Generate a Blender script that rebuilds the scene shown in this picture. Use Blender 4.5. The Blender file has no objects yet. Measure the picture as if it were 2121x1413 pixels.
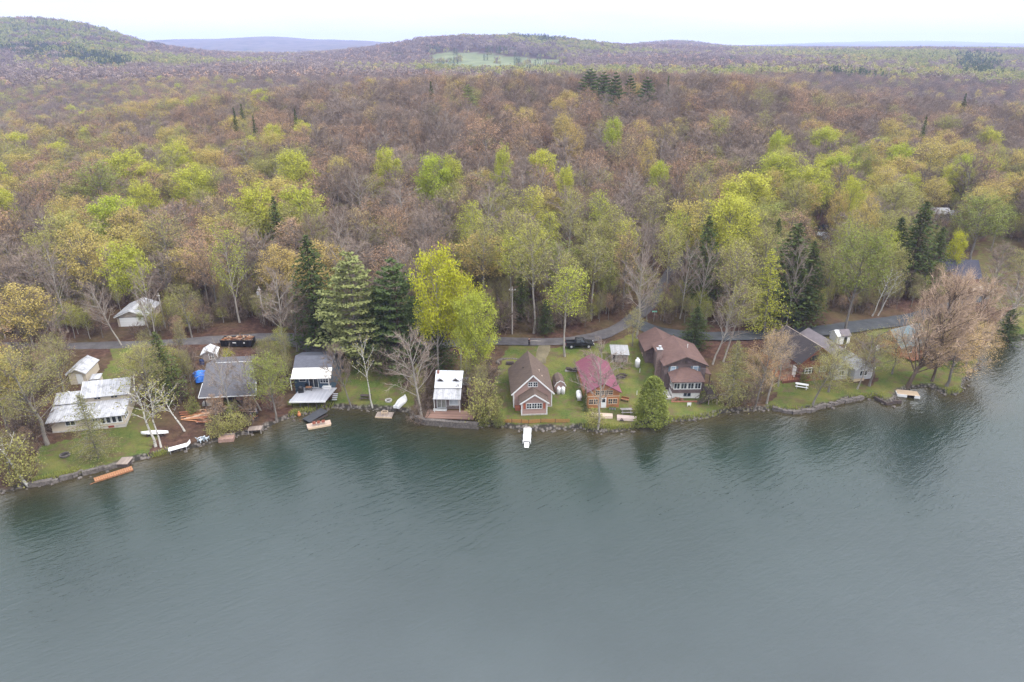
import bpy, math, random
import numpy as np
from mathutils import Vector, Matrix
R = math.radians
C = bpy.context.scene.collection
scene = bpy.context.scene
rnd = random.Random(7)

# ------------------------------------------------------------------ camera
PITCH = R(23.3); FPX = 1414.0; CAMH = 60.0
SP, CP = math.sin(PITCH), math.cos(PITCH)
cam = bpy.data.objects.new('camera', bpy.data.cameras.new('camera'))
C.objects.link(cam)
cam.location = (0, 0, CAMH); cam.rotation_euler = (R(90) - PITCH, 0, 0)
cam.data.lens = 24.0; cam.data.sensor_width = 36.0
cam.data.clip_start = 1.0; cam.data.clip_end = 90000.0
scene.camera = cam
scene.view_settings.view_transform = 'Standard'
scene.view_settings.look = 'None'
scene.view_settings.gamma = 1.0
scene.view_settings.use_curve_mapping = False
scene.view_settings.exposure = 0.34
cy = scene.cycles
cy.max_bounces = 5; cy.diffuse_bounces = 1; cy.glossy_bounces = 2; cy.transmission_bounces = 2
cy.volume_bounces = 1; cy.transparent_max_bounces = 6; cy.caustics_reflective = False; cy.caustics_refractive = False
cy.sample_clamp_indirect = 4.0
cy.use_denoising = True; cy.denoiser = 'OPENIMAGEDENOISE'; cy.denoising_input_passes = 'RGB_ALBEDO_NORMAL'; cy.denoising_prefilter = 'NONE'
cy.volume_step_rate = 10.0

def ratio(v):
    b = (706.5 - v) / FPX
    return (-SP + b * CP) / (CP + b * SP)
def P(u, v, z=0.0):
    a = (u - 1060.5) / FPX; b = (706.5 - v) / FPX
    t = (z - CAMH) / (-SP + b * CP)
    return (a * t, (CP + b * SP) * t, z)
def proj(x, y, z):
    dz = z - CAMH
    fwd = y * CP - dz * SP; up = y * SP + dz * CP
    return 1060.5 + FPX * x / fwd, 706.5 - FPX * up / fwd

# ------------------------------------------------------------------ materials
MATS = {}
def new_mat(name):
    m = bpy.data.materials.new(name); m.use_nodes = True
    nt = m.node_tree; nt.nodes.clear()
    out = nt.nodes.new('ShaderNodeOutputMaterial')
    return m, nt, out
def N(nt, typ, **kw):
    n = nt.nodes.new(typ)
    for k, v in kw.items():
        if k.startswith('_'): setattr(n, k[1:], v)
        else: n.inputs[k.replace('_', ' ')].default_value = v
    return n
def mixc(nt, fac, a, b, blend='MIX'):
    n = nt.nodes.new('ShaderNodeMix'); n.data_type = 'RGBA'; n.blend_type = blend
    for sock, val in ((n.inputs[0], fac), (n.inputs[6], a), (n.inputs[7], b)):
        if hasattr(val, 'is_linked') or isinstance(val, bpy.types.NodeSocket): nt.links.new(val, sock)
        elif isinstance(val, (int, float)): sock.default_value = val
        else: sock.default_value = (*val, 1) if len(val) == 3 else val
    return n.outputs[2]
def math_n(nt, op, a, b=None, c=None):
    n = nt.nodes.new('ShaderNodeMath'); n.operation = op
    for s, v in zip(n.inputs, (a, b, c)):
        if v is None: continue
        if isinstance(v, bpy.types.NodeSocket): nt.links.new(v, s)
        else: s.default_value = v
    return n.outputs[0]
def ramp(nt, fac, stops):
    n = nt.nodes.new('ShaderNodeValToRGB'); e = n.color_ramp.elements
    while len(e) < len(stops): e.new(0.5)
    for i, (p, c) in enumerate(stops):
        e[i].position = p
        if isinstance(c, (int, float)): c = (c, c, c)
        e[i].color = (*c, 1)
    nt.links.new(fac, n.inputs[0]); return n.outputs[0]
def noise(nt, vec, scale, detail=4, rough=0.6, dist=0.0):
    n = nt.nodes.new('ShaderNodeTexNoise'); n.inputs['Scale'].default_value = scale
    n.inputs['Detail'].default_value = detail; n.inputs['Roughness'].default_value = rough
    n.inputs['Distortion'].default_value = dist
    if vec is not None: nt.links.new(vec, n.inputs['Vector'])
    return n.outputs['Fac']
def objco(nt, scale=(1, 1, 1), rot=(0, 0, 0)):
    t = nt.nodes.new('ShaderNodeTexCoord'); m = nt.nodes.new('ShaderNodeMapping')
    m.inputs['Scale'].default_value = scale; m.inputs['Rotation'].default_value = rot
    nt.links.new(t.outputs['Object'], m.inputs['Vector']); return m.outputs[0]

def mat(name, col, rough=0.8, var=0.25, scale=1.2, metal=0.0, stretch=(1, 1, 1), col2=None, spec=0.3, bump=0.0, bscale=6):
    """plain worn surface: base colour broken up by noise (stretch gives streaks)"""
    if name in MATS: return MATS[name]
    m, nt, out = new_mat(name)
    co = objco(nt, stretch)
    f = noise(nt, co, scale, 5, 0.65)
    d = tuple(c * (1 - var) for c in col); l = tuple(min(0.9, c * (1 + var)) for c in col)
    c = ramp(nt, f, [(0.3, d), (0.7, l)])
    if col2:
        f2 = noise(nt, co, scale * 2.3, 6, 0.7)
        c = mixc(nt, ramp(nt, f2, [(0.5, 0.0), (0.68, 1.0)]), c, col2)
    b = N(nt, 'ShaderNodeBsdfPrincipled', Roughness=rough, Metallic=metal)
    b.inputs['Specular IOR Level'].default_value = spec
    nt.links.new(c, b.inputs['Base Color'])
    if bump:
        bn = nt.nodes.new('ShaderNodeBump'); bn.inputs['Strength'].default_value = bump; bn.inputs['Distance'].default_value = 0.05
        nt.links.new(noise(nt, co, bscale, 4, 0.6), bn.inputs['Height']); nt.links.new(bn.outputs[0], b.inputs['Normal'])
    nt.links.new(b.outputs[0], out.inputs[0])
    MATS[name] = m; return m
def banded(name, col, axis='Z', pitch=0.18, dark=0.7, rough=0.7, var=0.2, col2=None, metal=0.0):
    """clapboards, planks, ribs: real lines of the surface every `pitch` metres along an axis"""
    if name in MATS: return MATS[name]
    m, nt, out = new_mat(name)
    t = nt.nodes.new('ShaderNodeTexCoord'); s = nt.nodes.new('ShaderNodeSeparateXYZ')
    nt.links.new(t.outputs['Object'], s.inputs[0])
    q = math_n(nt, 'DIVIDE', s.outputs['XYZ'.index(axis)], pitch)
    fr = math_n(nt, 'FRACT', q)
    line = ramp(nt, fr, [(0.0, 1.0), (0.12, 0.0), (0.9, 0.0), (1.0, 0.6)])
    wn = nt.nodes.new('ShaderNodeTexWhiteNoise'); wn.noise_dimensions = '1D'
    nt.links.new(math_n(nt, 'FLOOR', q), wn.inputs['W'])
    st = {'X': (3, .5, .5), 'Y': (.5, 3, .5), 'Z': (.5, .5, 3)}[axis]
    f = noise(nt, objco(nt, st), 1.5, 5, 0.65)
    a = math_n(nt, 'ADD', math_n(nt, 'MULTIPLY', f, 0.7), math_n(nt, 'MULTIPLY', wn.outputs[0], 0.3))
    c = ramp(nt, a, [(0.25, tuple(x * (1 - var) for x in col)), (0.75, tuple(min(.9, x * (1 + var)) for x in col))])
    if col2:
        f2 = noise(nt, objco(nt), 0.9, 6, 0.7)
        c = mixc(nt, ramp(nt, f2, [(0.48, 0.0), (0.66, 0.9)]), c, col2)
    c = mixc(nt, math_n(nt, 'MULTIPLY', line, 1 - dark), c, tuple(x * 0.25 for x in col))
    b = N(nt, 'ShaderNodeBsdfPrincipled', Roughness=rough, Metallic=metal); b.inputs['Specular IOR Level'].default_value = 0.3
    nt.links.new(c, b.inputs['Base Color'])
    bn = nt.nodes.new('ShaderNodeBump'); bn.inputs['Strength'].default_value = 0.5; bn.inputs['Distance'].default_value = 0.03; bn.invert = True
    nt.links.new(line, bn.inputs['Height']); nt.links.new(bn.outputs[0], b.inputs['Normal'])
    nt.links.new(b.outputs[0], out.inputs[0]); MATS[name] = m; return m
def shingle(name, col, var=0.25, col2=None):
    if name in MATS: return MATS[name]
    m, nt, out = new_mat(name)
    br = nt.nodes.new('ShaderNodeTexBrick'); br.inputs['Scale'].default_value = 1.0
    br.inputs['Brick Width'].default_value = 0.45; br.inputs['Row Height'].default_value = 0.22; br.inputs['Mortar Size'].default_value = 0.012
    br.inputs['Color1'].default_value = (*[c * (1 - var) for c in col], 1); br.inputs['Color2'].default_value = (*[c * (1 + var) for c in col], 1)
    br.inputs['Mortar'].default_value = (*[c * 0.45 for c in col], 1)
    t = nt.nodes.new('ShaderNodeTexCoord'); s = nt.nodes.new('ShaderNodeSeparateXYZ'); cb = nt.nodes.new('ShaderNodeCombineXYZ')
    nt.links.new(t.outputs['Object'], s.inputs[0])
    nt.links.new(math_n(nt, 'ADD', s.outputs[0], math_n(nt, 'MULTIPLY', s.outputs[1], 0.37)), cb.inputs[0])
    nt.links.new(math_n(nt, 'ADD', s.outputs[2], math_n(nt, 'MULTIPLY', s.outputs[1], 0.61)), cb.inputs[1])
    nt.links.new(cb.outputs[0], br.inputs['Vector'])
    f = noise(nt, objco(nt), 0.7, 6, 0.7)
    c = mixc(nt, 0.55, br.outputs['Color'], ramp(nt, f, [(0.3, tuple(x * 0.72 for x in col)), (0.7, tuple(x * 1.25 for x in col))]))
    if col2: c = mixc(nt, ramp(nt, noise(nt, objco(nt), 1.6, 6, .75), [(0.55, 0.0), (0.72, 0.8)]), c, col2)
    b = N(nt, 'ShaderNodeBsdfPrincipled', Roughness=0.9); b.inputs['Specular IOR Level'].default_value = 0.2
    nt.links.new(c, b.inputs['Base Color']); nt.links.new(b.outputs[0], out.inputs[0]); MATS[name] = m; return m
def glass():
    if 'glass' in MATS: return MATS['glass']
    m, nt, out = new_mat('window_glass')
    f = noise(nt, objco(nt), 1.7, 3, 0.5)
    c = ramp(nt, f, [(0.35, (0.012, 0.016, 0.022)), (0.7, (0.05, 0.06, 0.07))])
    b = N(nt, 'ShaderNodeBsdfPrincipled', Roughness=0.08); b.inputs['Specular IOR Level'].default_value = 0.6
    nt.links.new(c, b.inputs['Base Color']); nt.links.new(b.outputs[0], out.inputs[0]); MATS['glass'] = m; return m

# ------------------------------------------------------------------ mesh builder
class MB:
    def __init__(s): s.v = []; s.f = []; s.m = []
    def add(s, vs, fs, mi=0):
        o = len(s.v); s.v += [tuple(p) for p in vs]; s.f += [tuple(i + o for i in f) for f in fs]; s.m += [mi] * len(fs); return s
    def box(s, x0, x1, y0, y1, z0, z1, mi=0, yaw=0.0, c=None):
        vs = [(x, y, z) for z in (z0, z1) for y in (y0, y1) for x in (x0, x1)]
        if yaw:
            cx, cyy = c or ((x0 + x1) / 2, (y0 + y1) / 2); ca, sa = math.cos(yaw), math.sin(yaw)
            vs = [(cx + (x - cx) * ca - (y - cyy) * sa, cyy + (x - cx) * sa + (y - cyy) * ca, z) for x, y, z in vs]
        return s.add(vs, [(0, 2, 3, 1), (4, 5, 7, 6), (0, 1, 5, 4), (2, 6, 7, 3), (0, 4, 6, 2), (1, 3, 7, 5)], mi)
    def bar(s, a, b, w, h=None, mi=0):
        a = Vector(a); b = Vector(b); d = (b - a).normalized(); h = h or w
        up = Vector((0, 0, 1)) if abs(d.z) < 0.95 else Vector((0, 1, 0))
        sx = d.cross(up).normalized(); sz = sx.cross(d).normalized()
        vs = [p + sx * i * w / 2 + sz * j * h / 2 for p in (a, b) for i, j in ((-1, -1), (1, -1), (1, 1), (-1, 1))]
        return s.add(vs, [(3, 2, 1, 0), (4, 5, 6, 7), (0, 1, 5, 4), (1, 2, 6, 5), (2, 3, 7, 6), (3, 0, 4, 7)], mi)
    def slab(s, q, th, mi=0):
        q = [Vector(p) for p in q]; n = (q[1] - q[0]).cross(q[-1] - q[0]).normalized()
        k = len(q); vs = q + [p - n * th for p in q]
        fs = [tuple(range(k)), tuple(range(2 * k - 1, k - 1, -1))] + [(i, i + k, (i + 1) % k + k, (i + 1) % k) for i in range(k)]
        return s.add(vs, fs, mi)
    def prism(s, poly, z0, z1, mi=0):
        k = len(poly); vs = [(x, y, z0) for x, y in poly] + [(x, y, z1) for x, y in poly]
        return s.add(vs, [tuple(range(k - 1, -1, -1)), tuple(range(k, 2 * k))] + [(i, (i + 1) % k, (i + 1) % k + k, i + k) for i in range(k)], mi)
    def tube(s, pts, rad, n=6, mi=0, caps=True):
        pts = [Vector(p) for p in pts]; o = []
        for i, p in enumerate(pts):
            d = (pts[min(i + 1, len(pts) - 1)] - pts[max(i - 1, 0)]).normalized()
            a = d.cross(Vector((0.31, 0.95, 0.1))); a = a.normalized() if a.length > 1e-4 else Vector((1, 0, 0)); b = d.cross(a)
            r = rad[i] if hasattr(rad, '__len__') else rad
            o += [p + (a * math.cos(t) + b * math.sin(t)) * r for t in (2 * math.pi * k / n for k in range(n))]
        fs = [(i * n + k, i * n + (k + 1) % n, (i + 1) * n + (k + 1) % n, (i + 1) * n + k) for i in range(len(pts) - 1) for k in range(n)]
        if caps: fs += [tuple(range(n - 1, -1, -1)), tuple(range((len(pts) - 1) * n, len(pts) * n))]
        return s.add(o, fs, mi)
    def lathe(s, prof, n=16, mi=0, c=(0, 0, 0)):
        vs = [(c[0] + r * math.cos(2 * math.pi * k / n), c[1] + r * math.sin(2 * math.pi * k / n), c[2] + z) for r, z in prof for k in range(n)]
        fs = [(i * n + k, i * n + (k + 1) % n, (i + 1) * n + (k + 1) % n, (i + 1) * n + k) for i in range(len(prof) - 1) for k in range(n)]
        fs += [tuple(range(n - 1, -1, -1)), tuple(range((len(prof) - 1) * n, len(prof) * n))]
        return s.add(vs, fs, mi)
    def mesh(s, name, mats, smooth=False):
        me = bpy.data.meshes.new(name); me.from_pydata(s.v, [], s.f)
        for m in (mats if isinstance(mats, (list, tuple)) else [mats]): me.materials.append(m)
        if any(s.m): me.polygons.foreach_set('material_index', s.m)
        if smooth: me.polygons.foreach_set('use_smooth', [True] * len(s.f))
        me.update(); return me
    def build(s, name, mats, parent=None, smooth=False):
        o = bpy.data.objects.new(name, s.mesh(name, mats, smooth)); C.objects.link(o)
        if parent is not None: o.parent = parent
        return o

def tag(o, label=None, cat=None, group=None, kind=None):
    if label: o['label'] = label
    if cat: o['category'] = cat
    if group: o['group'] = group
    if kind: o['kind'] = kind
    return o
def thing(name, label, cat, loc, yaw=0.0, group=None):
    o = bpy.data.objects.new(name, None); C.objects.link(o); o.empty_display_size = 0.3
    o.location = loc; o.rotation_euler = (0, 0, yaw); return tag(o, label, cat, group)
def copy_tree(o, parent=None):
    c = o.copy(); C.objects.link(c); c.parent = parent
    for ch in list(o.children): copy_tree(ch, c)
    return c
def smooth01(x): x = np.clip(x, 0, 1); return x * x * (3 - 2 * x)

# ------------------------------------------------------------------ terrain shape
SHORE_PX = [(-700, 1270), (-300, 1130), (0, 1024), (60, 1009), (110, 1000), (165, 988), (200, 979), (248, 966), (285, 956), (320, 947), (353, 939), (385, 933),
 (420, 926), (456, 912), (516, 900), (545, 892), (578, 875), (606, 866), (646, 857), (680, 847), (714, 847), (776, 850), (844, 855), (860, 873), (925, 878), (991, 885),
 (1012, 880), (1045, 887), (1098, 893), (1160, 891), (1205, 889), (1234, 896), (1277, 896), (1309, 891), (1337, 882), (1347, 877), (1370, 876), (1417, 874),
 (1470, 867), (1497, 857), (1520, 853), (1553, 853), (1597, 849), (1614, 853), (1658, 857), (1680, 850), (1702, 844), (1748, 833), (1787, 826), (1812, 824), (1833, 837), (1855, 836),
 (1862, 818), (1880, 806), (1904, 804), (1930, 803), (1955, 819), (1989, 818), (1998, 796), (2010, 776), (2027, 762), (2032, 748), (2036, 731), (2062, 712), (2102, 705), (2150, 699), (2300, 690), (2700, 670)]
SH = np.array([P(u, v, 0)[:2] for u, v in SHORE_PX])
SH_S = SH[:, 0] / SH[:, 1]
def shore_dist(x, y):
    """signed distance to the shoreline, + inland"""
    x = np.asarray(x, float).ravel(); y = np.asarray(y, float).ravel()
    d = np.full(x.shape, 1e9)
    near = y < 230
    xn, yn = x[near], y[near]; dn = np.full(xn.shape, 1e9)
    for (ax, ay), (bx, by) in zip(SH[:-1], SH[1:]):
        ex, ey = bx - ax, by - ay; L = ex * ex + ey * ey
        t = np.clip(((xn - ax) * ex + (yn - ay) * ey) / L, 0, 1)
        dn = np.minimum(dn, np.hypot(xn - ax - t * ex, yn - ay - t * ey))
    s = xn / np.maximum(yn, 1); sgn = np.where(yn > np.interp(s, SH_S, SH[:, 1]), 1, -1)
    d[near] = dn * sgn; d[~near] = y[~near] - 100
    return d
TU = [-900, -300, 0, 100, 200, 300, 400, 500, 600, 700, 800, 900, 1000, 1100, 1200, 1300, 1400, 1500, 1700, 1900, 2121, 2400, 3000]
TROWS = [
 (430, 15, [270, 262, 250, 240, 225, 212, 200, 190, 186, 180, 170, 160, 155, 152, 150, 150, 150, 152, 188, 208, 222, 235, 250]),
 (640, 15, [272, 264, 254, 246, 234, 221, 209, 200, 197, 193, 188, 186, 185, 185, 185, 185, 185, 184, 196, 216, 230, 242, 256]),
 (900, 15, [182, 180, 175, 170, 165, 165, 162, 160, 160, 158, 158, 157, 156, 156, 156, 156, 154, 152, 150, 160, 170, 178, 185]),
 (1300, 14, [137, 135, 130, 128, 128, 135, 138, 138, 138, 138, 138, 140, 138, 138, 138, 135, 131, 132, 123, 133, 137, 140, 145]),
 (1700, 14, [88, 85, 80, 78, 85, 105, 118, 122, 125, 122, 118, 115, 112, 113, 115, 115, 114, 116, 112, 109, 116, 118, 120]),
 (2100, 14, [60, 45, 36, 33, 48, 86, 103, 110, 112, 106, 92, 73, 70, 70, 82, 95, 97, 101, 104, 99, 104, 106, 108]),
 (2800, 12, [70, 60, 58, 58, 66, 98, 110, 116, 118, 112, 104, 95, 93, 93, 98, 97, 94, 99, 101, 102, 103, 104, 105]),
 (3600, 12, [90, 90, 90, 90, 95, 103, 108, 111, 112, 108, 104, 100, 99, 99, 97, 93, 82, 97, 99, 100, 100, 100, 100]),
 (5200, 10, [90, 90, 88, 86, 85, 82, 76, 74, 73, 78, 84, 92, 95, 96, 97, 98, 98, 98, 97, 96, 97, 98, 98]),
 (8000, 10, [98, 98, 98, 98, 98, 98, 98, 98, 98, 98, 98, 98, 98, 98, 98, 97, 96, 95, 91, 95, 93, 96, 97]),
 (15000, 0, [97, 97, 97, 97, 97, 97, 97, 97, 97, 97, 97, 97, 97, 97, 97, 97, 97, 96, 88, 84, 91, 92, 95]),
 (30000, 0, [97.0] * 23), (60000, 0, [96.6] * 23)]
_tS = np.linspace(-1.35, 1.35, 541); _tL = np.linspace(math.log(130), math.log(60000), 700)
def _table():
    us = np.array(TU); ss = (us - 1060.5) / 1414 / 1.078
    rows = [(130.0, np.full(len(_tS), 4.0)), (200.0, None)]
    for yv, th, vs in TROWS:
        z = 60 + yv * np.array([ratio(v) for v in vs]) - th
        rows.append((yv, np.interp(_tS, ss, z)))
    rows[1] = (200.0, 4 + (rows[2][1] - 4) * 0.20)
    ys = np.array([r[0] for r in rows]); Z = np.array([r[1] for r in rows])
    out = np.empty((len(_tL), len(_tS)))
    ye = np.exp(_tL)
    for j in range(len(_tS)): out[:, j] = np.interp(ye, ys, Z[:, j])
    k = np.exp(-np.linspace(-2, 2, 17) ** 2); k /= k.sum()
    out = np.apply_along_axis(lambda a: np.convolve(np.pad(a, 8, 'edge'), k, 'valid'), 1, out)
    k = np.exp(-np.linspace(-2, 2, 21) ** 2); k /= k.sum()
    out = np.apply_along_axis(lambda a: np.convolve(np.pad(a, 10, 'edge'), k, 'valid'), 0, out)
    return out
TT = _table()
def far_h(x, y):
    y = np.maximum(y, 131.0); s = np.clip(x / y, -1.34, 1.34); l = np.clip(np.log(y), _tL[0], _tL[-1] - 1e-6)
    fj = (s - _tS[0]) / (_tS[1] - _tS[0]); fi = (l - _tL[0]) / (_tL[1] - _tL[0])
    j = np.clip(fj.astype(int), 0, len(_tS) - 2); i = np.clip(fi.astype(int), 0, len(_tL) - 2)
    a, b = fj - j, fi - i
    return (TT[i, j] * (1 - a) + TT[i, j + 1] * a) * (1 - b) + (TT[i + 1, j] * (1 - a) + TT[i + 1, j + 1] * a) * b
def height(x, y):
    x = np.atleast_1d(np.asarray(x, float)); y = np.atleast_1d(np.asarray(y, float))
    shp = x.shape; x = x.ravel(); y = y.ravel()
    d = shore_dist(x, y)
    land = -0.3 + 0.85 * smooth01((d + 0.1) / 0.9) + 3.45 * smooth01((d - 0.5) / 36)
    bed = np.maximum(-0.3 - 0.22 * np.maximum(-d - 0.1, 0), -5)
    h = np.where(d > -0.1, land, bed)
    up = far_h(x, y) - 4.0
    bump = 0.8 * np.sin(x / 23 + 1.3) * np.cos(y / 31) + 0.6 * np.sin(x / 11 + y / 17)
    w = smooth01((y - 135) / 60)
    h = h + np.where(d > 0, up + bump * w, 0)
    h = h + np.where(y > 3500, 9 * np.sin(x / 140 + 2 * np.sin(y / 310)) * np.sin(y / 190 + x / 430), 0) * smooth01((y - 3500) / 800)
    # the lake's far bank on the right: ground climbs from the water there too
    return h.reshape(shp)
def H1(x, y): return float(height([x], [y])[0])
_ts = np.concatenate([np.linspace(70, 400, 1400), np.geomspace(401, 6000, 900)])
def G(u, v, dz=0.0):
    """point of the terrain (raised by dz) that the pixel looks at"""
    a = (u - 1060.5) / FPX; b = (706.5 - v) / FPX
    dy = CP + b * SP; dzz = -SP + b * CP
    x, y, z = a * _ts, dy * _ts, CAMH + dzz * _ts
    hit = np.nonzero(z < height(x, y) + dz)[0]
    if len(hit) == 0: i = len(_ts) - 1
    else: i = hit[0]
    if i == 0: return (x[0], y[0], z[0])
    e0 = z[i - 1] - height(x[i - 1:i], y[i - 1:i])[0] - dz; e1 = z[i] - height(x[i:i + 1], y[i:i + 1])[0] - dz
    k = e0 / (e0 - e1) if e0 != e1 else 0
    k = min(max(k, 0), 1)
    px, py = x[i - 1] + (x[i] - x[i - 1]) * k, y[i - 1] + (y[i] - y[i - 1]) * k
    return (float(px), float(py), H1(px, py))
# ------------------------------------------------------------------ ground sheet
def inpoly(u, v, poly):
    r = np.zeros(u.shape, bool); n = len(poly)
    for i in range(n):
        (x0, y0), (x1, y1) = poly[i], poly[i - 1]
        if y0 == y1: continue
        r ^= ((y0 > v) != (y1 > v)) & (u < (x1 - x0) * (v - y0) / (y1 - y0) + x0)
    return r
LAWN = [[(70, 1003), (85, 925), (180, 905), (232, 720), (275, 716), (262, 800), (300, 850), (318, 905), (322, 947), (250, 965), (165, 985)],
 [(590, 870), (600, 830), (690, 828), (698, 742), (740, 715), (800, 722), (850, 770), (858, 850), (780, 849), (690, 848), (640, 858)],
 [(1030, 884), (1018, 830), (1040, 708), (1120, 712), (1160, 716), (1250, 712), (1262, 704), (1322, 690), (1338, 760), (1350, 850), (1335, 884), (1270, 898), (1205, 895), (1100, 895)],
 [(1330, 880), (1325, 700), (1345, 700), (1372, 800), (1480, 800), (1500, 845), (1498, 857), (1440, 872), (1360, 878)],
 [(1590, 849), (1592, 792), (1640, 778), (1720, 785), (1790, 800), (1810, 780), (1795, 700), (1830, 668), (1870, 690), (1900, 745), (1940, 760), (2030, 740), (2030, 770), (2000, 818), (1955, 822), (1930, 803), (1862, 806), (1850, 838), (1780, 830), (1660, 858)],
 [(2055, 712), (2070, 650), (2121, 640), (2200, 640), (2200, 700)],
 [(2020, 505), (2060, 480), (2140, 530), (2300, 600), (2300, 650), (2121, 640), (2060, 640), (2000, 590)],
 [(1500, 720), (1560, 712), (1600, 740), (1600, 700), (1640, 690), (1800, 676), (1800, 690), (1640, 712), (1600, 800), (1540, 850), (1500, 850), (1475, 790)],
 [(560, 692), (640, 688), (650, 712), (600, 740), (540, 745), (520, 720)]]
LAWNW = [1.0, .75, .95, .85, .9, 1.0, .5, .45, .5]
ROAD = [(-300, 716), (-100, 716), (150, 717), (300, 713), (450, 703), (560, 697), (640, 697), (700, 712), (780, 722), (880, 716), (960, 709), (1040, 706), (1110, 709), (1170, 711), (1240, 699), (1290, 678), (1328, 646), (1365, 603), (1395, 558), (1420, 525), (1440, 500)]
BRANCH = [(1318, 668), (1345, 692), (1400, 694), (1500, 699), (1600, 693), (1700, 686), (1760, 680), (1870, 664), (1960, 640), (2030, 610)]
DRIVE = [(590, 700), (640, 712), (690, 730)]
DRIVE2 = [(1128, 714), (1122, 735), (1117, 752)]
def polyline_world(px, step=2.0):
    pts = [G(u, v)[:2] for u, v in px]; out = [pts[0]]
    for a, b in zip(pts[:-1], pts[1:]):
        n = max(1, int(math.dist(a, b) / step))
        out += [(a[0] + (b[0] - a[0]) * k / n, a[1] + (b[1] - a[1]) * k / n) for k in range(1, n + 1)]
    for _ in range(6):
        out = [out[0]] + [((p[0] + 2 * q[0] + r[0]) / 4, (p[1] + 2 * q[1] + r[1]) / 4) for p, q, r in zip(out[:-2], out[1:-1], out[2:])] + [out[-1]]
    return out
ROADS = [('road', polyline_world(ROAD), 1.85), ('side_road', polyline_world(BRANCH), 2.1), ('driveway', polyline_world(DRIVE, 1), 2.6), ('garden_track', polyline_world(DRIVE2, 1), 1.3)]
def dist_line(x, y, line):
    L = np.array(line); d = np.full(x.shape, 1e9)
    for (ax, ay), (bx, by) in zip(L[:-1], L[1:]):
        ex, ey = bx - ax, by - ay; t = np.clip(((x - ax) * ex + (y - ay) * ey) / (ex * ex + ey * ey + 1e-9), 0, 1)
        d = np.minimum(d, np.hypot(x - ax - t * ex, y - ay - t * ey))
    return d
ROAD_PTS = np.array([p for _, l, _ in ROADS for p in l])

ys = np.concatenate([np.arange(66, 80, 1.4), np.arange(80, 152, 0.55), np.arange(152, 210, 1.6), np.geomspace(212, 16000, 290)])
ss = np.concatenate([np.linspace(-1.3, -0.86, 50)[:-1], np.linspace(-0.86, 0.86, 300), np.linspace(0.86, 1.3, 50)[1:]])
YY, SSg = np.meshgrid(ys, ss, indexing='ij'); XX = YY * SSg
ZZ = height(XX.ravel(), YY.ravel()).reshape(XX.shape)
def grid_mesh(name, X, Y, Z):
    n, m = X.shape; me = bpy.data.meshes.new(name)
    idx = np.arange(n * m).reshape(n, m)
    f = np.stack([idx[:-1, :-1], idx[:-1, 1:], idx[1:, 1:], idx[1:, :-1]], -1).reshape(-1, 4)
    me.vertices.add(n * m); me.vertices.foreach_set('co', np.stack([X, Y, Z], -1).astype(np.float32).ravel())
    me.loops.add(f.size); me.loops.foreach_set('vertex_index', f.ravel().astype(np.int32))
    me.polygons.add(len(f)); me.polygons.foreach_set('loop_start', (np.arange(len(f)) * 4).astype(np.int32))
    me.polygons.foreach_set('use_smooth', np.ones(len(f), bool)); me.update(calc_edges=True)
    return me
me = grid_mesh('ground', XX, YY, ZZ)
def set_attr(me, name, arr):
    a = me.attributes.new(name, 'FLOAT', 'POINT'); a.data.foreach_set('value', np.asarray(arr, np.float32).ravel())
fx, fy, fz = XX.ravel(), YY.ravel(), ZZ.ravel()
dz = fz - CAMH; fwd = fy * CP - dz * SP; PU = 1060.5 + FPX * fx / fwd; PV = 706.5 - FPX * (fy * SP + dz * CP) / fwd
lawn = np.zeros(fx.shape)
wu = 7 * np.sin(fx / 3.1 + 2 * np.sin(fy / 4.3)) + 6 * np.sin(fy / 1.9 + fx / 5.7) + 4 * np.sin(fx / 1.3 - fy / 2.2); wv = 5 * np.sin(fy / 2.7 + fx / 3.9) + 4 * np.sin(fx / 1.7)
for poly, w in zip(LAWN, LAWNW): lawn = np.maximum(lawn, inpoly(PU + wu, PV + wv * .8, poly) * (fy < 240) * w)
field = (inpoly(PU, PV, [(885, 152), (880, 118), (920, 108), (1010, 110), (1060, 118), (1165, 124), (1180, 150), (1100, 156), (980, 158)]) & (fy > 1150) & (fy < 1900)) | (inpoly(PU, PV, [(1960, 236), (2010, 212), (2140, 214), (2140, 226), (2030, 232)]) & (fy > 430) & (fy < 900))
sdist = shore_dist(fx, fy)
set_attr(me, 'lawn', lawn); set_attr(me, 'field', field.astype(float)); set_attr(me, 'shore', np.clip(sdist, -5, 60))
ground = bpy.data.objects.new('ground', me); C.objects.link(ground); tag(ground, 'leaf littered forest floor and lawns rising from the lake', 'ground', kind='structure')
m, nt, out = new_mat('ground')
geo = nt.nodes.new('ShaderNodeNewGeometry'); pos = geo.outputs['Position']
def att(nt, name):
    a = nt.nodes.new('ShaderNodeAttribute'); a.attribute_name = name; return a.outputs['Fac']
n1 = noise(nt, pos, 0.9, 8, 0.75); n2 = noise(nt, pos, 0.09, 4, 0.6); n3 = noise(nt, pos, 3.5, 4, 0.7)
litter = ramp(nt, n1, [(0.25, (0.022, 0.013, 0.010)), (0.5, (0.062, 0.034, 0.025)), (0.75, (0.125, 0.072, 0.052))])
litter = mixc(nt, ramp(nt, n2, [(0.45, 0.0), (0.7, 0.65)]), litter, (0.085, 0.075, 0.03))
gr = ramp(nt, n3, [(0.25, (0.03, 0.047, 0.011)), (0.5, (0.064, 0.088, 0.02)), (0.8, (0.115, 0.135, 0.038))])
gr = mixc(nt, ramp(nt, noise(nt, pos, 0.22, 5, 0.65), [(0.40, 0.0), (0.62, 0.85)]), gr, (0.125, 0.115, 0.035))
gr = mixc(nt, ramp(nt, noise(nt, pos, 0.5, 6, 0.7), [(0.50, 0.0), (0.62, 0.85)]), gr, (0.10, 0.072, 0.042))
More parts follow.
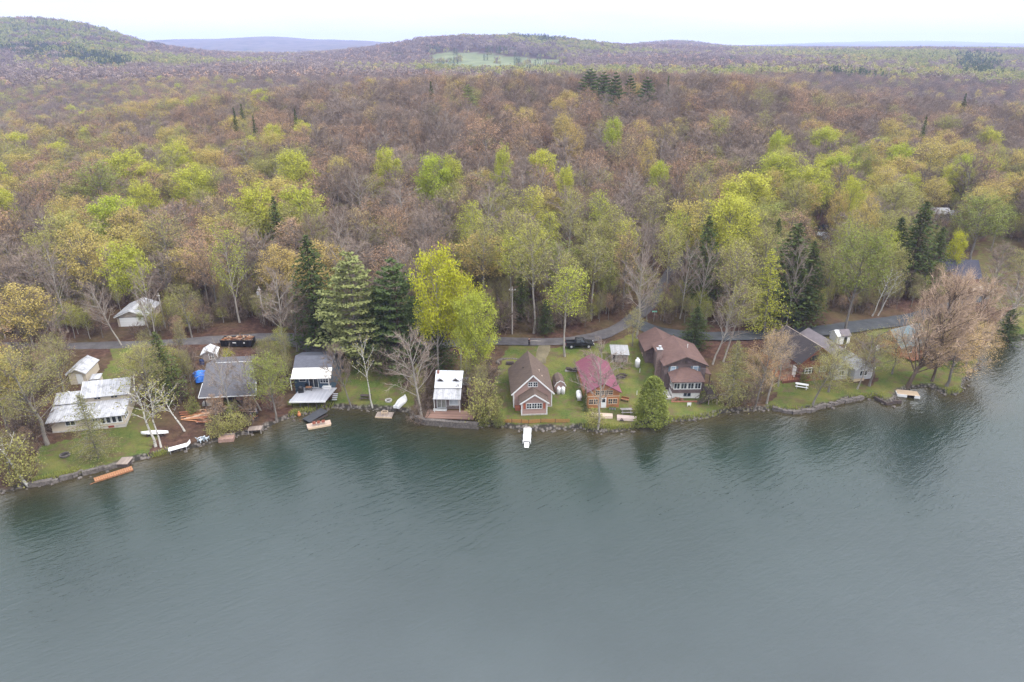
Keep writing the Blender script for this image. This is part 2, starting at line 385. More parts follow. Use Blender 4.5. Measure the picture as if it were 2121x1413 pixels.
edge = math_n(nt, 'ADD', att(nt, 'lawn'), math_n(nt, 'MULTIPLY', math_n(nt, 'SUBTRACT', noise(nt, pos, 0.7, 5, 0.7), 0.5), 0.9))
lw = ramp(nt, edge, [(0.4, 0.0), (0.65, 1.0)])
c = mixc(nt, lw, litter, gr)
c = mixc(nt, att(nt, 'field'), c, ramp(nt, noise(nt, pos, 0.02, 4, .6), [(0.3, (0.075, 0.095, 0.04)), (0.7, (0.15, 0.165, 0.08))]))
sep = nt.nodes.new('ShaderNodeSeparateXYZ'); nt.links.new(pos, sep.inputs[0])
dn = ramp(nt, math_n(nt, 'DIVIDE', sep.outputs[1], 6000.0), [(0.52, 0.0), (0.6, 1.0)])
hn = noise(nt, pos, 0.012, 7, 0.72)
c = mixc(nt, dn, c, ramp(nt, hn, [(0.36, (0.03, 0.04, 0.028)), (0.47, (0.07, 0.06, 0.056)), (0.57, (0.095, 0.08, 0.072)), (0.68, (0.09, 0.10, 0.05))]))
# bank: stones and wet mud along the waterline
sh = att(nt, 'shore')
vr = nt.nodes.new('ShaderNodeTexVoronoi'); vr.inputs['Scale'].default_value = 1.9; nt.links.new(pos, vr.inputs['Vector'])
st = ramp(nt, vr.outputs['Distance'], [(0.0, (0.17, 0.15, 0.135)), (0.35, (0.10, 0.088, 0.078)), (0.6, (0.03, 0.027, 0.022))])
bank = ramp(nt, math_n(nt, 'ADD', math_n(nt, 'DIVIDE', sh, 10.0), math_n(nt, 'MULTIPLY', math_n(nt, 'SUBTRACT', noise(nt, pos, 0.35, 4, .6), 0.5), 0.22)), [(0.05, 1.0), (0.10, 0.0)])
c = mixc(nt, bank, c, st)
b = N(nt, 'ShaderNodeBsdfPrincipled', Roughness=0.95); b.inputs['Specular IOR Level'].default_value = 0.1
nt.links.new(c, b.inputs['Base Color'])
bn = nt.nodes.new('ShaderNodeBump'); bn.inputs['Strength'].default_value = 0.8; bn.inputs['Distance'].default_value = 0.25
nt.links.new(n1, bn.inputs['Height']); nt.links.new(bn.outputs[0], b.inputs['Normal'])
nt.links.new(b.outputs[0], out.inputs[0]); me.materials.append(m)

# roads: sheets lying on the ground
def ribbon(name, line, hw, mat_, lift, label):
    L = np.array(line); d = np.gradient(L, axis=0); d /= np.linalg.norm(d, axis=1)[:, None] + 1e-9; nrm = np.stack([-d[:, 1], d[:, 0]], 1)
    ks = np.linspace(-1, 1, 9); X = L[:, None, 0] + nrm[:, None, 0] * ks * hw; Y = L[:, None, 1] + nrm[:, None, 1] * ks * hw
    jit = np.array([rnd.uniform(-.55, .55) for _ in range(len(L))]); jit = np.convolve(np.pad(jit, 1, 'edge'), np.ones(3) / 3, 'valid')
    X[:, 0] += nrm[:, 0] * jit; Y[:, 0] += nrm[:, 1] * jit; X[:, -1] -= nrm[:, 0] * jit; Y[:, -1] -= nrm[:, 1] * jit
    Z = height(X.ravel(), Y.ravel()).reshape(X.shape); Z = np.maximum(Z, Z.mean(axis=1, keepdims=True)) + lift
    Z[:, 0] -= lift + .05; Z[:, -1] -= lift + .05
    o = bpy.data.objects.new(name, grid_mesh(name, X, Y, Z)); C.objects.link(o); o.data.materials.append(mat_)
    return tag(o, label, 'road', kind='structure')
def road_mat(name, base, dark, tint):
    m, nt, out = new_mat(name); co = objco(nt)
    f = noise(nt, co, 0.35, 6, 0.7); f2 = noise(nt, co, 4.0, 4, 0.7)
    c = mixc(nt, 0.3, ramp(nt, f, [(0.34, dark), (0.5, base), (0.66, tint)]), ramp(nt, f2, [(0.3, dark), (0.7, tint)]))
    b = N(nt, 'ShaderNodeBsdfPrincipled', Roughness=0.85); b.inputs['Specular IOR Level'].default_value = 0.3
    nt.links.new(c, b.inputs['Base Color']); nt.links.new(b.outputs[0], out.inputs[0]); return m
gravel = road_mat('gravel_road', (0.072, 0.066, 0.070), (0.042, 0.037, 0.037), (0.115, 0.103, 0.10))
asphalt = road_mat('asphalt', (0.038, 0.041, 0.046), (0.024, 0.025, 0.027), (0.062, 0.065, 0.070))
track = road_mat('track', (0.12, 0.10, 0.06), (0.07, 0.06, 0.035), (0.17, 0.14, 0.09))
for (nm, line, hw), mt, lf, lb in zip(ROADS, (gravel, asphalt, gravel, track), (.10, .13, .075, .05), ('grey gravel road running behind the cottages', 'dark asphalt side road behind the right hand houses', 'gravel driveway by the dumpster', 'worn track to the pink cottage')):
    ribbon(nm, line, hw, mt, lf, lb)

# ------------------------------------------------------------------ lake
wx = np.concatenate([np.linspace(-900, -210, 18)[:-1], np.arange(-210, 230, 2.0), np.linspace(232, 900, 18)]); wy = np.concatenate([np.linspace(-900, 30, 16)[:-1], np.arange(30, 176, 1.5)])
WY, WX = np.meshgrid(wy, wx, indexing='ij')
wm = grid_mesh('lake', WX, WY, np.zeros(WX.shape)); set_attr(wm, 'shore', np.clip(-shore_dist(WX.ravel(), np.maximum(WY.ravel(), 20)), 0, 60))
lake = bpy.data.objects.new('lake', wm); C.objects.link(lake); tag(lake, 'slate green rippled lake water', 'lake', kind='structure')
m, nt, out = new_mat('lake_water')
pos = nt.nodes.new('ShaderNodeNewGeometry').outputs['Position']
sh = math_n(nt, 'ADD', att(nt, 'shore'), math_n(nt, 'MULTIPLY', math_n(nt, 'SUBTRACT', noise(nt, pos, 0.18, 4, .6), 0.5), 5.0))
base = ramp(nt, math_n(nt, 'DIVIDE', sh, 55.0), [(0.0, (0.040, 0.032, 0.016)), (0.07, (0.020, 0.022, 0.013)), (0.2, (0.011, 0.022, 0.017)), (0.42, (0.018, 0.029, 0.028)), (1.0, (0.048, 0.058, 0.062))])  # brown shallows; farther out, tree reflection and open-water sheen painted into the colour
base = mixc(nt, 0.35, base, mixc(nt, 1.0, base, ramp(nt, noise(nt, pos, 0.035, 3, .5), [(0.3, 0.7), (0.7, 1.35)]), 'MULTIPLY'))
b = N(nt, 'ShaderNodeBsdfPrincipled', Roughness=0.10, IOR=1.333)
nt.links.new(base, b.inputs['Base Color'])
def wmap(scale, rot):
    m0 = nt.nodes.new('ShaderNodeMapping'); m0.inputs['Rotation'].default_value = (0, 0, R(-rot)); nt.links.new(pos, m0.inputs['Vector'])
    mp = nt.nodes.new('ShaderNodeMapping'); mp.inputs['Scale'].default_value = scale; nt.links.new(m0.outputs[0], mp.inputs['Vector']); return mp.outputs[0]
w1 = noise(nt, wmap((0.30, 1.35, 1), 36), 1.0, 3, 0.5, 0.6)
w2 = noise(nt, wmap((0.8, 2.4, 1), 14), 1.0, 2, 0.5, 0.4)
w3 = noise(nt, wmap((0.05, 0.09, 1), 10), 1.0, 3, 0.5)
w4 = noise(nt, wmap((1.9, 4.6, 1), 50), 1.0, 2, 0.6, 0.3)
hgt = math_n(nt, 'ADD', math_n(nt, 'ADD', w1, math_n(nt, 'MULTIPLY', w2, 0.45)), math_n(nt, 'MULTIPLY', w4, 0.22))
gust = ramp(nt, w3, [(0.35, 0.55), (0.65, 1.0)])
bn = nt.nodes.new('ShaderNodeBump'); bn.inputs['Distance'].default_value = 0.125
nt.links.new(gust, bn.inputs['Strength']); nt.links.new(hgt, bn.inputs['Height']); nt.links.new(bn.outputs[0], b.inputs['Normal'])
nt.links.new(b.outputs[0], out.inputs[0]); wm.materials.append(m)

# ------------------------------------------------------------------ sky, sun, haze
SUN_EL, SUN_AZ = R(48), R(108)      # azimuth clockwise from +Y (over the right shoulder)
w = bpy.data.worlds.new('World'); scene.world = w; w.use_nodes = True
nt = w.node_tree; nt.nodes.clear(); wo = nt.nodes.new('ShaderNodeOutputWorld'); bg = nt.nodes.new('ShaderNodeBackground')
sky = nt.nodes.new('ShaderNodeTexSky'); sky.sky_type = 'NISHITA'; sky.sun_disc = False; sky.sun_elevation = SUN_EL; sky.sun_rotation = SUN_AZ
tc = nt.nodes.new('ShaderNodeTexCoord'); sp = nt.nodes.new('ShaderNodeSeparateXYZ'); nt.links.new(tc.outputs['Generated'], sp.inputs[0])
cl = noise(nt, None, 2.2, 6, 0.6)
mp = nt.nodes.new('ShaderNodeMapping'); mp.inputs['Scale'].default_value = (1, 1, 7); nt.links.new(tc.outputs['Generated'], mp.inputs['Vector']); nt.links.new(mp.outputs[0], cl.node.inputs['Vector'])
CLOUD = 22.5
lum = ramp(nt, sp.outputs[2], [(0.0, (0.385, 0.368, 0.345)), (0.08, (0.37, 0.356, 0.338)), (0.2, (0.60, 0.61, 0.63)), (0.45, (0.85, 0.88, 0.92)), (1.0, (1.08, 1.11, 1.16))])
lum = mixc(nt, 1.0, lum, ramp(nt, cl, [(0.32, 0.84), (0.66, 1.08)]), 'MULTIPLY')
over = nt.nodes.new('ShaderNodeVectorMath'); over.operation = 'SCALE'; over.inputs['Scale'].default_value = CLOUD; nt.links.new(lum, over.inputs[0])
fin = mixc(nt, 0.96, sky.outputs[0], over.outputs[0])
bg.inputs['Strength'].default_value = 0.12; nt.links.new(fin, bg.inputs['Color']); nt.links.new(bg.outputs[0], wo.inputs[0])
sl = bpy.data.lights.new('sun', 'SUN'); sl.energy = 2.9; sl.angle = R(12); sl.color = (1.0, 0.955, 0.89)
sun = bpy.data.objects.new('sun', sl); C.objects.link(sun)
dv = Vector((math.sin(SUN_AZ) * math.cos(SUN_EL), math.cos(SUN_AZ) * math.cos(SUN_EL), math.sin(SUN_EL)))
sun.rotation_euler = dv.to_track_quat('Z', 'Y').to_euler(); sun.location = (40, 0, 150)
HZ = MB(); HZ.box(-22000, 22000, -1000, 16500, -7, 330)
m, nt, out = new_mat('haze'); pv = nt.nodes.new('ShaderNodeVolumePrincipled')
pv.inputs['Color'].default_value = (0.48, 0.57, 0.98, 1); pv.inputs['Density'].default_value = 0.000108; pv.inputs['Anisotropy'].default_value = 0.0
nt.links.new(pv.outputs[0], out.inputs['Volume'])
haze = HZ.build('haze', m); tag(haze, 'thin pale blue spring haze over lake and hills', 'haze', kind='stuff')
# ------------------------------------------------------------------ foliage and bark materials
def leaf_mat(name, a, b, c3=None, trans=0.35):
    """a..b: this species' range from tree to tree; small leaf-to-leaf variation on top"""
    m, nt, out = new_mat(name)
    oi = nt.nodes.new('ShaderNodeObjectInfo')
    geo = nt.nodes.new('ShaderNodeNewGeometry')
    c = mixc(nt, oi.outputs['Random'], a, b)
    lv = ramp(nt, geo.outputs['Random Per Island'], [(0.0, 0.80), (0.5, 1.0), (1.0, 1.2)])
    c = mixc(nt, 1.0, c, lv, 'MULTIPLY')
    if c3: c = mixc(nt, ramp(nt, noise(nt, objco(nt), 0.35, 3, .6), [(0.42, 0.0), (0.62, 0.75)]), c, c3)
    d = nt.nodes.new('ShaderNodeBsdfDiffuse'); t = nt.nodes.new('ShaderNodeBsdfTranslucent'); mx = nt.nodes.new('ShaderNodeMixShader')
    mx.inputs[0].default_value = trans
    nt.links.new(c, d.inputs[0]); nt.links.new(c, t.inputs[0]); nt.links.new(d.outputs[0], mx.inputs[1]); nt.links.new(t.outputs[0], mx.inputs[2]); nt.links.new(mx.outputs[0], out.inputs[0])
    return m
def bark_mat(name, a, b, blotch=None):
    m, nt, out = new_mat(name); co = objco(nt, (1, 1, .35))
    f = noise(nt, co, 2.5, 5, 0.7); c = ramp(nt, f, [(0.3, a), (0.7, b)])
    if blotch: c = mixc(nt, ramp(nt, noise(nt, objco(nt, (.6, .6, 2.2)), 1.6, 3, .6), [(0.56, 0.0), (0.62, 1.0)]), c, blotch)
    d = nt.nodes.new('ShaderNodeBsdfDiffuse'); nt.links.new(c, d.inputs[0]); nt.links.new(d.outputs[0], out.inputs[0]); return m
BK = dict(grey=bark_mat('bark_grey', (0.10, 0.088, 0.08), (0.22, 0.20, 0.18)),
          pale=bark_mat('bark_pale', (0.18, 0.163, 0.145), (0.33, 0.30, 0.265)),
          brown=bark_mat('bark_brown', (0.06, 0.045, 0.035), (0.15, 0.115, 0.09)),
          birch=bark_mat('bark_birch', (0.30, 0.285, 0.26), (0.52, 0.50, 0.46), (0.10, 0.085, 0.07)))
LF = dict(
 twig_grey=leaf_mat('twig_grey', (0.19, 0.148, 0.122), (0.255, 0.20, 0.165), trans=0.0),
 twig_dark=leaf_mat('twig_dark', (0.148, 0.112, 0.09), (0.202, 0.155, 0.123), trans=0.0),
 twig_tan=leaf_mat('twig_tan', (0.40, 0.29, 0.21), (0.44, 0.32, 0.235), trans=0.0),
 bud_red=leaf_mat('bud_red', (0.31, 0.19, 0.125), (0.385, 0.25, 0.15), trans=.2),
 bud_tan=leaf_mat('bud_tan', (0.40, 0.27, 0.13), (0.37, 0.29, 0.13), trans=.2),
 lime=leaf_mat('leaf_lime', (0.33, 0.36, 0.06), (0.41, 0.40, 0.07)),
 bright=leaf_mat('leaf_bright', (0.29, 0.345, 0.05), (0.34, 0.375, 0.06)),
 yellow=leaf_mat('leaf_yellow', (0.37, 0.37, 0.035), (0.40, 0.40, 0.04)),
 olive=leaf_mat('leaf_olive', (0.245, 0.235, 0.085), (0.32, 0.305, 0.10)),
 gold=leaf_mat('leaf_gold', (0.40, 0.30, 0.11), (0.41, 0.345, 0.11)),
 green=leaf_mat('leaf_green', (0.19, 0.215, 0.06), (0.235, 0.25, 0.07)),
 hemlock=leaf_mat('needle_dark', (0.055, 0.075, 0.028), (0.085, 0.105, 0.035), trans=.15),
 pine=leaf_mat('needle_pine', (0.075, 0.105, 0.042), (0.09, 0.12, 0.045), trans=.15),
 palepine=leaf_mat('needle_pale', (0.19, 0.21, 0.085), (0.21, 0.225, 0.09), trans=.2),
 cedar=leaf_mat('needle_cedar', (0.155, 0.18, 0.045), (0.17, 0.195, 0.05), trans=.2),
 larch=leaf_mat('needle_larch', (0.19, 0.185, 0.075), (0.22, 0.205, 0.08), trans=.25))

# ------------------------------------------------------------------ tree geometry (numpy)
class TG:
    def __init__(s, seed): s.r = np.random.default_rng(seed); s.v = []; s.f = []; s.n = 0
    def addv(s, v, f): s.v.append(v); s.f += (f + s.n).tolist() if isinstance(f, np.ndarray) else [tuple(i + s.n for i in q) for q in f]; s.n += len(v)
    def tube(s, pts, rad, n=5):
        pts = np.asarray(pts, float); d = np.gradient(pts, axis=0); d /= np.linalg.norm(d, axis=1)[:, None] + 1e-9
        ref = np.array([0.3, 0.93, 0.2]); a = np.cross(d, ref); a /= np.linalg.norm(a, axis=1)[:, None] + 1e-9; b = np.cross(d, a)
        t = np.arange(n) * 2 * math.pi / n
        ring = pts[:, None] + (a[:, None] * np.cos(t)[None, :, None] + b[:, None] * np.sin(t)[None, :, None]) * np.asarray(rad)[:, None, None]
        m = len(pts); idx = np.arange(m * n).reshape(m, n)
        f = np.stack([idx[:-1], np.roll(idx[:-1], -1, 1), np.roll(idx[1:], -1, 1), idx[1:]], -1).reshape(-1, 4)
        s.addv(ring.reshape(-1, 3), f)
    def twigs(s, st, dr, w):
        """thin tapering blades from st along dr (N,3)"""
        n = len(st); side = np.cross(dr, s.r.normal(size=(n, 3))); side /= np.linalg.norm(side, axis=1)[:, None] + 1e-9
        w = np.broadcast_to(np.asarray(w, float).reshape(-1, 1), (n, 1))
        v = np.stack([st - side * w, st + side * w, st + dr], 1).reshape(-1, 3)
        s.addv(v, np.arange(3 * n).reshape(n, 3))
    def leaves(s, c, size, up=0.5, asp=0.7):
        n = len(c); nr = s.r.normal(size=(n, 3)); nr[:, 2] = np.abs(nr[:, 2]) + up; nr /= np.linalg.norm(nr, axis=1)[:, None]
        a = np.cross(nr, s.r.normal(size=(n, 3))); a /= np.linalg.norm(a, axis=1)[:, None] + 1e-9; b = np.cross(nr, a)
        sz = (size * s.r.uniform(.65, 1.35, n))[:, None]; a = a * sz; b = b * sz * asp
        v = np.stack([c - a, c - b * .8 + a * .1, c + a, c + b], 1).reshape(-1, 3)
        s.addv(v, np.arange(4 * n).reshape(n, 4))
    def mesh(s, name, mats):
        me = bpy.data.meshes.new(name); me.from_pydata(np.concatenate(s.v).tolist(), [], s.f)
        for m in mats: me.materials.append(m)
        me.update(); return me
def join_geo(name, parts):
    """parts: [(TG, material)] into one mesh with a slot for each"""
    vs = []; fs = []; mi = []; o = 0
    for k, (g, m) in enumerate(parts):
        if not g.v: continue
        vs.append(np.concatenate(g.v)); fs += [tuple(i + o for i in f) for f in g.f]; mi += [k] * len(g.f); o += len(vs[-1])
    me = bpy.data.meshes.new(name); me.from_pydata(np.concatenate(vs).tolist(), [], fs)
    for g, m in parts: me.materials.append(m)
    me.polygons.foreach_set('material_index', mi); me.update(); return me
def curve(a, b, sag, n=5):
    t = np.linspace(0, 1, n)[:, None]; a = np.asarray(a, float); b = np.asarray(b, float)
    p = a + (b - a) * t; p[:, 2] += sag * (t * (1 - t))[:, 0] * 4; return p
def deciduous(seed, H=16., RR=4.8, base=0.35, top=1.0, nl=22, nsub=6, ntw=9, nleaf=2600, lsize=0.26, lspread=0.55, tr=0.24, wig=0.5, twl=1.25, tww=0.022, lean=(0, 0), fork=1, low=-0.55, jit=.9):
    W = TG(seed); T = TG(seed + 1); L = TG(seed + 2); r = W.r
    n = 7; hz = np.linspace(-.6, H * .86, n)
    path = np.zeros((n, 3)); path[:, 2] = hz; path[1:, :2] += np.cumsum(r.normal(0, wig * .25, (n - 1, 2)), axis=0)
    path[:, 0] += lean[0] * (np.maximum(hz, 0) / H) ** 1.2; path[:, 1] += lean[1] * (np.maximum(hz, 0) / H) ** 1.2
    W.tube(path, np.linspace(tr, tr * .22, n) * np.array([1.25] + [1] * (n - 1)), 7)
    at = lambda z: np.array([np.interp(z, hz, path[:, k]) for k in range(3)])
    cz, hz2 = H * (base + top) / 2, H * (top - base) / 2
    ends = []
    for i in range(nl):
        q = low + (1 - low) * (i + .5) / nl; az = i * 2.39996 + r.uniform(-.4, .4)
        rad = RR * math.sqrt(max(0.05, 1 - q * q)) * r.uniform(.66, 1.08); ze = cz + hz2 * q * r.uniform(.88, 1.06)
        rad *= r.uniform(jit, 1.0); c0 = at(min(ze, H * .8)); e = np.array([c0[0] + rad * math.cos(az), c0[1] + rad * math.sin(az), ze])
        zs = max(H * base * .75, min(ze - rad * r.uniform(.55, .95) - .4, H * .82)); s0 = at(zs)
        p = curve(s0, e, r.uniform(-.3, .5)); lr = tr * .34 * (1 - .45 * zs / H)
        W.tube(p, np.linspace(lr, .025, 5), 4)
        for k in range(nsub):
            t = r.uniform(.3, 1.0); b0 = s0 + (e - s0) * t; b0 = p[min(4, int(t * 4.99))] * .4 + b0 * .6
            d = (e - s0) / (np.linalg.norm(e - s0) + 1e-9) + r.normal(0, .65, 3); d[2] += .25; d /= np.linalg.norm(d)
            b1 = b0 + d * RR * r.uniform(.2, .42); W.tube(np.array([b0, (b0 + b1) / 2 + r.normal(0, .08, 3), b1]), [.026, .018, .010], 3)
            st = b0 + (b1 - b0) * r.uniform(.1, 1.0, (ntw, 1)); dd = d + r.normal(0, .6, (ntw, 3)); dd[:, 2] += .2
            dd = dd / np.linalg.norm(dd, axis=1)[:, None] * (twl * r.uniform(.5, 1.15, (ntw, 1)))
            T.twigs(st, dd, tww); ends.append(st + dd * r.uniform(.3, 1, (ntw, 1)))
    E = np.concatenate(ends)
    if nleaf:
        c = E[r.integers(0, len(E), nleaf)] + r.normal(0, lspread, (nleaf, 3)) * np.array([1, 1, .7]); L.leaves(c, lsize)
    return W, T, L
def conifer(seed, H=20., RR=4.0, base=0.04, nb=170, per=34, lsize=0.27, droop=0.22, tr=0.26, power=0.62, jag=0.2, clump=False):
    W = TG(seed); T = TG(seed + 1); L = TG(seed + 2); r = W.r
    W.tube(np.array([[0, 0, -.6], [r.normal(0, .1), r.normal(0, .1), H * .5], [0, 0, H * .98]]), [tr, tr * .6, .03], 6)
    for i in range(nb):
        q = (i + r.uniform(0, 1)) / nb; z = H * (base + (1 - base) * q)
        if clump: z = round(z / 1.5) * 1.5 + r.normal(0, .15)
        rad = (RR * (1 - q) ** power + .15) * (1 + r.normal(0, jag)) * (1.0 if q > .12 else .8); rad = max(rad, .25)
        az = i * 2.39996 + r.uniform(-.5, .5); d = np.array([math.cos(az), math.sin(az), 0.0])
        dz = (-droop if not clump else .12 + .3 * q) * rad
        e = np.array([0, 0, z + dz]) + d * rad
        p = curve([0, 0, z], e, .12 * rad if not clump else -.10 * rad, 4)
        W.tube(p, np.linspace(.05, .012, 4) * (1.3 if clump else 1), 3)
        k = max(6, int(per * (rad / RR) ** .8))
        t = r.uniform(.15 if not clump else .4, 1.05, k)
        c = np.array([0, 0, z]) + (e - np.array([0, 0, z])) * t[:, None]
        wd = .42 * rad * (t if not clump else np.minimum(t, 1.25 - t) * 1.6) + .1; side = np.array([-d[1], d[0], 0])
        c = c + side * (r.uniform(-1, 1, k) * wd)[:, None]; c[:, 2] += r.normal(0, .12, k) - (0.10 * np.abs(t) if not clump else -.12)
        L.leaves(c, lsize, 1.1 if clump else .7, .55)
    return W, T, L
def cone_bush(seed, H, RR, n, lsize, power=.7, round_=False, stem=.12):
    W = TG(seed); T = TG(seed + 1); L = TG(seed + 2); r = W.r
    W.tube(np.array([[0, 0, -.3], [0, 0, H * .45], [0, 0, H * .9]]), [stem, stem * .7, .02], 5)
    for i in range(14):
        az = i * 2.4; z = H * (.08 + .5 * i / 14); W.tube(np.array([[0, 0, z], [RR * .5 * math.cos(az), RR * .5 * math.sin(az), z + H * .16]]), [.04, .012], 3)
    q = r.uniform(0, 1, n); az = r.uniform(0, 6.283, n)
    lump = 1 + .13 * np.sin(az * 5 + q * 9 + seed) + .11 * np.sin(az * 3 - q * 14)
    rad = (RR * np.sqrt(np.maximum(0, 1 - (2 * q - 1) ** 2)) if round_ else RR * np.minimum(1, (1 - q) ** power * 1.0 + .02) * np.minimum(1, .55 + q * 6)) * lump * np.sqrt(r.uniform(.35, 1.05, n))
    L.leaves(np.stack([rad * np.cos(az), rad * np.sin(az), H * (.03 + .97 * q)], 1) + r.normal(0, .08, (n, 3)), lsize, .4)
    return W, T, L
def willow(seed, H=15., RR=7.5):
    W, T, L = deciduous(seed, H, RR, .18, 1.0, 36, 9, 20, 1500, .08, .5, .40, .7, 1.5, .024, jit=.45)
    return W, T, L

def gen(kind, seed):
    if kind == 'bare': return deciduous(seed, 16, 4.6, .34, 1.0, 24, 7, 15, 0, twl=1.45, tww=.030)
    if kind == 'bare_open': return deciduous(seed, 16, 4.8, .30, 1.0, 20, 7, 13, 0, tr=.22, twl=1.3, tww=.022)
    if kind == 'bud': return deciduous(seed, 15.5, 4.5, .36, 1.0, 24, 6, 10, 2600, .115, .45, twl=1.3, tww=.026)
    if kind == 'leafy': return deciduous(seed, 16, 4.8, .34, 1.0, 24, 6, 7, 5600, .145, .5, twl=1.2)
    if kind == 'sparse': return deciduous(seed, 16, 4.6, .30, 1.0, 24, 6, 9, 3600, .11, .5, twl=1.2)
    if kind == 'dense': return deciduous(seed, 15, 5.0, .30, 1.0, 26, 6, 6, 10500, .155, .55, twl=1.0, low=-.7)
    if kind == 'fine': return deciduous(seed, 16, 4.6, .30, 1.0, 26, 7, 10, 8500, .075, .55, twl=1.1, tww=.016)
    if kind == 'tall': return deciduous(seed, 17, 4.6, .52, 1.0, 24, 6, 7, 8500, .15, .5, tr=.22, twl=1.0, low=-.6)
    if kind == 'slender': return deciduous(seed, 18, 3.1, .42, 1.0, 22, 6, 8, 3400, .125, .5, tr=.17, twl=1.0)
    if kind == 'birch': return deciduous(seed, 13, 3.0, .38, 1.0, 13, 4, 6, 260, .14, .4, tr=.17, twl=.9, tww=.016, wig=.9)
    if kind == 'hemlock': return conifer(seed)
    if kind == 'spruce': return conifer(seed, 17, 3.0, .03, 130, 26, .26, .25, power=.85, jag=.15)
    if kind == 'pine': return conifer(seed, 21, 6.0, .08, 130, 95, .30, 0, .3, .55, .22, True)
    if kind == 'larch': return conifer(seed, 13, 4.2, .05, 120, 75, .13, .05, .17, .7, .25)
    if kind == 'cedar': return cone_bush(seed, 10, 3.0, 7500, .16, .42)
    if kind == 'bush': W, T, L = deciduous(seed, 3.2, 2.1, .04, 1.0, 18, 5, 8, 1900, .10, .30, tr=.06, twl=.6, tww=.012, low=-.9); return W, T, L
    if kind == 'brush': return deciduous(seed, 3.2, 2.0, .05, 1.0, 14, 5, 8, 0, tr=.05, twl=.9, tww=.016)
    if kind == 'willow': return willow(seed)
GEO = {}
def geo_of(kind, var):
    if (kind, var) not in GEO: GEO[kind, var] = gen(kind, 1000 + 37 * var + sum(map(ord, kind)) * 11)
    return GEO[kind, var]
DIM = dict(bare=(16, 4.6), bare_open=(16, 4.8), bud=(15.5, 4.5), leafy=(16, 4.8), sparse=(16, 4.6), dense=(15, 5.0), tall=(17, 4.6), fine=(16, 4.6), slender=(18, 3.1), birch=(13, 3.0), hemlock=(20, 4.0), spruce=(17, 3.0), pine=(21, 6.0), larch=(13, 4.2), cedar=(10, 3.0), bush=(3.2, 2.1), brush=(3.2, 2.0), willow=(15, 7.5))
# species: geometry, variants, bark, twig, leaf, object name, category
SPEC = dict(
 bare=('bare', 4, 'grey', 'twig_grey', 'twig_grey', 'bare_tree', 'bare tree'),
 baredark=('bare', 3, 'grey', 'twig_dark', 'twig_dark', 'bare_tree', 'bare tree'),
 bareopen=('bare_open', 3, 'pale', 'twig_grey', 'twig_grey', 'bare_tree', 'bare tree'),
 red=('bud', 3, 'grey', 'twig_dark', 'bud_red', 'budding_tree', 'budding tree'),
 tan=('bud', 3, 'grey', 'twig_dark', 'bud_tan', 'budding_tree', 'budding tree'),
 olive=('leafy', 3, 'grey', 'twig_dark', 'olive', 'leafing_tree', 'leafing tree'),
 oliveth=('sparse', 3, 'grey', 'twig_dark', 'olive', 'leafing_tree', 'leafing tree'),
 gold=('leafy', 3, 'grey', 'twig_dark', 'gold', 'leafing_tree', 'leafing tree'),
 goldth=('sparse', 3, 'pale', 'twig_dark', 'gold', 'leafing_tree', 'leafing tree'),
 green=('leafy', 3, 'grey', 'twig_dark', 'green', 'green_tree', 'green tree'),
 limeth=('sparse', 3, 'pale', 'twig_dark', 'lime', 'green_tree', 'green tree'),
 lime=('dense', 3, 'grey', 'twig_dark', 'lime', 'green_tree', 'green tree'),
 bright=('dense', 3, 'grey', 'twig_dark', 'bright', 'green_tree', 'green tree'),
 fineolive=('fine', 2, 'grey', 'twig_dark', 'olive', 'leafing_tree', 'leafing tree'),
 finetan=('fine', 1, 'grey', 'twig_tan', 'bud_tan', 'budding_tree', 'budding tree'),
 limetall=('tall', 1, 'pale', 'twig_dark', 'lime', 'green_tree', 'green tree'),
 yellow=('dense', 3, 'pale', 'twig_dark', 'yellow', 'green_tree', 'green tree'),
 slim=('slender', 3, 'pale', 'twig_dark', 'olive', 'slender_tree', 'slender tree'),
 slimlime=('slender', 3, 'pale', 'twig_dark', 'lime', 'slender_tree', 'slender tree'),
 birch=('birch', 4, 'birch', 'twig_dark', 'olive', 'birch_tree', 'birch tree'),
 hemlock=('hemlock', 3, 'brown', 'twig_dark', 'hemlock', 'hemlock_tree', 'evergreen tree'),
 spruce=('spruce', 2, 'brown', 'twig_dark', 'hemlock', 'spruce_tree', 'evergreen tree'),
 pine=('pine', 2, 'brown', 'twig_dark', 'pine', 'pine_tree', 'evergreen tree'),
 palepine=('pine', 2, 'grey', 'twig_dark', 'palepine', 'pine_tree', 'evergreen tree'),
 larch=('larch', 2, 'grey', 'twig_dark', 'larch', 'larch_tree', 'larch tree'),
 limelarch=('larch', 2, 'grey', 'twig_dark', 'lime', 'larch_tree', 'larch tree'),
 cedar=('cedar', 1, 'brown', 'twig_dark', 'cedar', 'cedar_tree', 'evergreen tree'),
 bush=('bush', 3, 'brown', 'twig_dark', 'green', 'shrub', 'shrub'),
 olivebush=('bush', 3, 'brown', 'twig_dark', 'olive', 'shrub', 'shrub'),
 limebush=('bush', 3, 'brown', 'twig_dark', 'yellow', 'shrub', 'shrub'),
 brush=('brush', 2, 'brown', 'twig_dark', 'twig_dark', 'shrub', 'shrub'),
 willow=('willow', 2, 'brown', 'twig_tan', 'bud_tan', 'willow_tree', 'willow tree'))
MESH = {}
def part_meshes(sp, var):
    k = (sp, var)
    if k not in MESH:
        g, nv, bk, tw, lf, nm, cat = SPEC[sp]; W, T, L = geo_of(g, var % nv)
        MESH[k] = (W.mesh('trunk', [BK[bk]]), join_geo('crown', [(T, LF[tw]), (L, LF[lf])]))
    return MESH[k]
